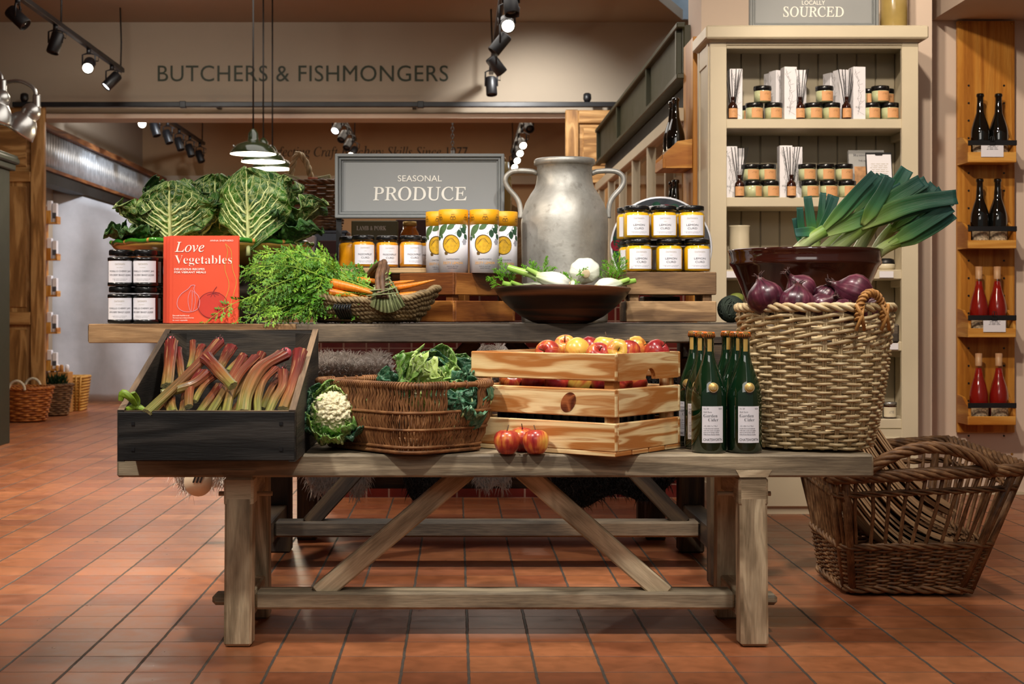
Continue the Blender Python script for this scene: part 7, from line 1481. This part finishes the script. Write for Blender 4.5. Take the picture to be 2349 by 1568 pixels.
# rack on the left face of the pier, seen from its edge
rk2 = thing('wine_rack', 'oak wine rack fixed to the left face of the pink pier, seen edge on', 'wine rack', (1.038, 6.42, 0)); 
MB().box((-.014, 0, 1.32), (.024, .27, 1.36), None, .002).build('back_board', M['oak'], rk2)
for z0, px in ((TZ(386, 6.32), 0), (TZ(575, 6.32), 1)):
    mb = MB(); mb.box((-.09, 0, z0 + .0065), (.122, .236, .012)); mb.box((-.147, 0, z0 + .02), (.014, .243, .042), None, .002)
    for y_ in (-.12, .108): mb.prism([(-.152, z0), (-.027, z0), (-.027, z0 + .125), (-.09, z0 + .115), (-.152, z0 + .055)], lambda a, b, d_: V(a, y_ + d_, b), .012)
    mb.build('bottle_shelf', M['oak_box'], rk2)
    for s in (-1, 1):
        o = dup(wb); o['label'] = f'dark wine bottle on the {"lower" if px else "upper"} shelf of the pier rack, {"farther" if s > 0 else "nearer"} one'; o['group'] = 'dark wine bottles on the pier rack'; o.location = (1.038 - .088, 6.42 + s * .052, z0 + .0125); o.rotation_euler = (0, 0, -.9)
# ================================================================ FAR LEFT, COUNTER TOP AND OTHER BACKGROUND THINGS
M['far_basket'] = M['basket_orange']; M['rope_white'] = plain('white_rope', '#d8cdb6', .8); M['greens'] = plain('dark_leaves', '#20401a', .6, var=.4, vs=30); M['kraft_box'] = plain('tan_box_card', '#b07a3c', .7, var=.06)
def round_basket(label, c, r0, r1, h, mat, rows=14, st=20, handles=True):
    t = thing('round_basket', label, 'basket', c); mb = MB()
    for k in range(rows):
        f = (k + .5) / rows; r = r0 + (r1 - r0) * f; n = st * 4; mb.tube([V((r + .006 * math.cos(PI * i / 4 + PI * (k % 2))) * math.cos(2 * PI * i / n), (r + .006 * math.cos(PI * i / 4 + PI * (k % 2))) * math.sin(2 * PI * i / n), .005 + h * f) for i in range(n + 1)], h / rows * .52, 5, caps=False)
    mb.build('woven_body', mat, t); mb = MB(); helix(mb, [V(r1 * math.cos(2 * PI * i / 40), r1 * math.sin(2 * PI * i / 40), h) for i in range(41)], .007, .008, 3, .10); mb.build('rim', mat, t); MB().lathe([(0, .004), (r0, .004)], 30).build('basket_base', mat, t)
    if handles:
        for s in (-1, 1):
            mb = MB(); helix(mb, [V(.06 * math.cos(q), s * r1, h - .01 + .07 * math.sin(q)) for q in [PI * i / 12 for i in range(13)]], .005, .006, 3, .05); mb.build('rope_handle', M['rope_white'], t)
    return t
round_basket('wide orange brown basket with white rope handles on the floor, far left', (TX(57, 11.0), 11.0, .002), .15, .205, .25, M['basket_orange'])
b = round_basket('small dark basket holding green leaves, second from the left on the floor', (TX(122, 11.62), 11.62, .002), .11, .15, .24, M['old_willow'], handles=False)
t = thing('leafy_plant', 'dark green leafy bunch in the small basket at the far left', 'plant', (TX(122, 11.62), 11.62, .10)); mb = MB(); q = random.Random(4)
for i in range(46): a = q.uniform(0, 6.28); e = V(math.cos(a) * q.uniform(.03, .15), math.sin(a) * q.uniform(.03, .12), q.uniform(.14, .24)); mb.tube([(0, 0, 0), e * .6, e], .002, 4); leafd = e.normalized(); leaflet(mb, e * .7, leafd, leafd.orthogonal(), .09)
for i in range(len(mb.mi)): mb.mi[i] = 0
mb.build('foliage', M['greens'], t)
t = thing('straw_basket', 'pale square straw basket, third from the left on the floor by the curtain', 'basket', (TX(168, 12.2), 12.2, .002))
mb = MB()
for k in range(12):
    f = (k + .5) / 12; w_ = .085 + .03 * f; mb.tube([p for p in [V(w_ * x, w_ * y, .29 * f) for x, y in ((-1, -1), (1, -1), (1, 1), (-1, 1), (-1, -1))]], .0135, 5, caps=False)
for i in range(12): a = -1 + 2 * (i % 6 + .5) / 6; s = -1 if i < 6 else 1; mb.tube([V(.085 * a, s * .097, 0), V(.115 * a, s * .127, .29)], .007, 5)
mb.box((0, 0, .01), (.17, .17, .012)); mb.build('woven_body', M['basket_straw'], t)
t = thing('wooden_tub', 'tan box of bottled goods behind the straw basket, far left', 'box', (TX(138, 11.95), 11.95, .001)); MB().box((0, 0, .165), (.17, .15, .33), None, .004).build('box_body', M['kraft_box'], t)
for i in range(4): MB().lathe([(0, 0), (.016, 0), (.017, .05), (.01, .06), (0, .06)], 14, (-.055 + .037 * i, -.03 + .03 * (i % 2), .33)).build('packet', M['white_card' if i % 2 else 'kraft_box'], t)
# rack of small shelves beside the pine door
t = thing('card_rack', 'column of small wooden shelves against the grey curtain, beside the pine door', 'rack', (TX(104, 11.9), 11.9, 0)); MB().box((-.012, .03, .85), (.02, .14, 1.66)).build('back_board', M['oak'], t)
for k, (ya, yb_) in enumerate(((483, 513), (569, 597), (655, 680), (739, 765), (826, 850))):
    z0, z1 = TZ(yb_, 11.9), TZ(ya, 11.9); mb = MB(); mb.box((.05, .03, z0 + .006), (.10, .11, .012)); mb.box((.025, -.02, (z0 + z1) / 2), (.05, .012, z1 - z0)); mb.box((.096, .03, (z0 + z1) / 2 - .02), (.01, .11, (z1 - z0) * .5)); mb.build('small_shelf', M['oak_box'], t)
    for j in range(2):
        c = thing('packet', f'small white packet, {"left" if j == 0 else "right"} on the {("top", "second", "middle", "fourth", "lowest")[k]} of the little shelves far left', 'packet', (t.location.x + .03 + .042 * j, 11.9 + .03, z0 + .0125), group='white packets on the little shelves')
        h_ = z1 - z0 + .07 - .02 * j; MB().box((0, 0, h_ / 2), (.036, .05, h_), None, .003).build('packet_body', M['paper'], c); MB().box((0, -.0255, h_ * .35), (.03, .001, h_ * .3)).build('packet_label', M['ink'], c)
# ---- things on the red tiled counter
ZC = .991
M['zinc'] = plain('weathered_zinc', '#6d7480', .45, metal=.5, var=.25, vs=14); M['choc'] = plain('maroon_card', '#4a1714', .5); M['olive_box'] = plain('olive_card', '#5e5a30', .5); M['amber_jar'] = plain('amber_honey', '#b5631a', .2, coat=.5); M['orange_card'] = plain('orange_card', '#c8602a', .5); M['pale_card'] = plain('pale_green_card', '#c5c795', .6); M['gold_ink'] = plain('gold_ink', '#c9b27a', .5)
yc_ = 6.62
t = thing('zinc_tub', 'weathered zinc tub under the handled wicker basket, left of the sign post', 'tub', (TX(745, 6.72), 6.72, ZC)); MB().box((0, 0, .098), (.21, .20, .195), None, .006).build('tub_body', M['zinc'], t); MB().box((0, 0, .19), (.225, .215, .014), None, .004).build('tub_rim', M['zinc'], t)
# handled wicker basket
hb_ = Vector((TX(722, 6.70), 6.70, ZC + .1985)); t = thing('handled_basket', 'dark wicker basket with a tall hoop handle, behind the cabbages', 'basket', hb_); H_ = TZ(425, 6.7) - hb_.z; mb = MB(); rq = random.Random(6)
for k in range(17):
    f = (k + .5) / 17; n = 96; a0, b0 = .115 + .06 * f, .095 + .04 * f; mb.tube([V((a0 + .005 * math.cos(PI * i / 4 + PI * (k % 2))) * math.cos(2 * PI * i / n), (b0 + .005 * math.cos(PI * i / 4 + PI * (k % 2))) * math.sin(2 * PI * i / n), .004 + H_ * f + .012 * abs(math.cos(2 * PI * i / n)) ** 3 * f) for i in range(n + 1)], rq.uniform(.0055, .0066), 5, caps=False)
mb.build('woven_body', M['old_willow'], t); mb = MB(); helix(mb, [V(.178 * math.cos(2 * PI * i / 60), .137 * math.sin(2 * PI * i / 60), H_ + .005 + .014 * abs(math.cos(2 * PI * i / 60)) ** 3) for i in range(61)], .007, .0065, 3, .10); mb.build('rim', M['old_willow'], t)
mb = MB(); zp = TZ(352, 6.7) - hb_.z; xo = TX(683, 6.7) - hb_.x; helix(mb, spl([V(xo - .035, 0, H_ - .02), V(xo - .03, 0, H_ + .06), V(xo, 0, zp), V(xo + .045, 0, H_ + .09), V(xo + .07, 0, H_ - .01)], 30), .008, .0075, 3, .10, 6); mb.build('hoop_handle', M['cane'], t)
for px, py0, py1, w_, rz, mk_, lb in ((632, 400, 470, .075, .5, 'pale_card', 'pale green card packet leaning out of the wicker basket on the left'), (722, 408, 440, .075, .1, 'orange_card', 'orange card packet showing over the rim of the handled wicker basket'), (757, 402, 440, .06, -.35, 'pale_card', 'pale green card packet next to the sign frame, in the wicker basket')):
    h_ = .13; c = thing('card_packet', lb, 'packet', (max(hb_.x - .14, TX(px, 6.7)), 6.69, TZ(py0, 6.7) - h_)); c.rotation_euler = (0, rz * .6, 0); MB().box((0, 0, h_ / 2), (w_, .02, h_), None, .002).build('packet_body', M[mk_], c); mb = MB(); fine_lines(mb, flat((0, -.0105, 0), nrm=(0, -1, 0)), 0, h_ - .012, w_ * .6, 3, .008, .003); mb.build('printed_lines', M['sign_white'], c)
def gbox(name, lb, px0, px1, py0, y, mat, texts=(), d=.09, tm='gold_ink', cat='box'):
    x0, x1 = TX(px0, y), TX(px1, y); t = thing(name, lb, cat, ((x0 + x1) / 2, y + d / 2, ZC)); h_ = TZ(py0, y) - ZC; MB().box((0, 0, h_ / 2), (x1 - x0, d, h_), None, .003).build('box_body', M[mat], t)
    if texts:
        mb = MB(); pl = flat((0, -d / 2, 0), nrm=(0, -1, 0), e=.001)
        for s, px, py, hp, wp in texts: put_text(mb, s, pl, TX(px, y) - t.location.x, TZ(py, y) - ZC, h=hp * y / F, w=wp * y / F, st='serif')
        mb.build('lettering', M[tm], t)
    return t
gbox('gift_carton', 'maroon carton of chocolate beside the sign post', 728, 792, 551, 6.48, 'choc', (('CHOCOLATE', 765, 588, 6, 46), ('TRUFFLES', 765, 597, 5, 40)))
gbox('gift_carton', 'white carton between the cabbages and the sign post', 686, 722, 540, 6.5, 'white_card')
gbox('meat_box', 'olive green box with white lettering under the grey sign', 806, 912, 506, 6.55, 'olive_box', (('LAMB & PORK', 852, 528, 10, 68),), tm='sign_white')
gbox('gift_carton', 'dark red carton behind the amber jar under the sign', 908, 985, 503, 6.75, 'choc')
t = thing('honey_jar', 'round amber jar under the right part of the grey sign', 'jar', (TX(940, 6.6), 6.6, ZC)); MB().lathe([(0, 0), (.034, 0), (.042, .02), (.044, .14), (.04, .185), (.03, .20), (.03, .215), (0, .215)], 36).build('jar_body', M['amber_jar'], t); MB().lathe([(0, .235), (.03, .235), (.032, .216), (0, .216)], 30).build('jar_lid', M['gold_foil'], t)
t = thing('board_paddle', 'tan wooden paddle boards leaning behind the churn handle', 'board', (TX(1205, 6.75), 6.85, ZC)); mb = MB(); mb.prism([(-.10, 0), (.10, 0), (.10, .30), (.06, .36), (.02, .44), (-.02, .44), (-.06, .36), (-.10, .30)], lambda x, y, d: V(x, d, y), .02); mb.xf(Matrix.Rotation(-.42, 4, 'Y')); mb.build('paddle', M['board'], t)
t = thing('stoneware_crock', 'brown lidded crock peeping over the top right corner of the sign', 'crock', (TX(1135, 6.8), 6.80, ZC)); MB().lathe([(0, 0), (.07, 0), (.078, .02), (.08, .40), (.07, .52), (0, .52)], 36).build('crock_body', M['crock'], t); MB().lathe([(0, .545), (.05, .545), (.055, .535), (.055, .521), (0, .521)], 36).build('crock_lid', M['board'], t)
# jar on the riser, left of the sign post
t = thing('honey_jar', 'amber jar with a black lid half hidden by carrot tops, left of the sign post', 'jar', (TX(742, 6.42), 6.47, ZC)); MB().lathe([(0, 0), (.036, 0), (.038, .03), (0, .03)], 30).build('jar_body', M['amber_jar'], t); MB().lathe([(0, .045), (.037, .045), (.037, .031), (0, .031)], 30).build('jar_lid', M['lid_black'], t)
# twine and small shelf seen under the table
M['twine'] = plain('dark_green_twine', '#232d22', .85, var=.3, vs=60)
tw = thing('twine_ball', 'dark green ball of garden twine between the pale crate and the brown bowl', 'twine', (TX(1677, 4.58), 4.58, ZT + .045)); mb = MB(); mb.ball((0, 0, 0), .038, 20, 14); q = random.Random(9)
for i in range(46):
    ax = V(q.uniform(-1, 1), q.uniform(-1, 1), q.uniform(-.4, .4)).normalized(); b_ = ax.orthogonal().normalized(); c_ = ax.cross(b_); o_ = ax * q.uniform(-.022, .022); rr_ = math.sqrt(.0405 ** 2 - o_.length ** 2); mb.tube([o_ + (b_ * math.cos(2 * PI * j / 20) + c_ * math.sin(2 * PI * j / 20)) * rr_ for j in range(21)], .0026, 4, caps=False)
mb.build('twine', M['twine'], tw)
t = thing('toy_shelf', 'small pine shelf unit seen under the table, left of the red tiles', 'shelf', (TX(775, 8.6), 8.6, 0))
for x_ in (-.11, .0, .13): MB().box((x_, 0, .32), (.03, .2, .64), None, .003).build('upright', M['oak_box'], t)
for z_ in (.12, .36, .52): MB().box((.01, 0, z_), (.25, .2, .02), None, .002).build('shelf_board', M['oak_box'], t)
for k, (x_, lb) in enumerate(((-.06, 'white bottle on the small pine shelf under the table'), (.06, 'second white bottle on the small pine shelf under the table'))):
    o = thing('white_bottle', lb, 'bottle', (t.location.x + x_, 8.58, .5305), group='white bottles on the pine shelf'); MB().lathe([(0, 0), (.026, 0), (.028, .05), (.012, .07), (.010, .08), (0, .08)], 20).build('bottle_body', M['white_card'], o); MB().lathe([(0, .1), (.014, .1), (.014, .081), (0, .081)], 16).build('bottle_cap', M['orange_card'], o)
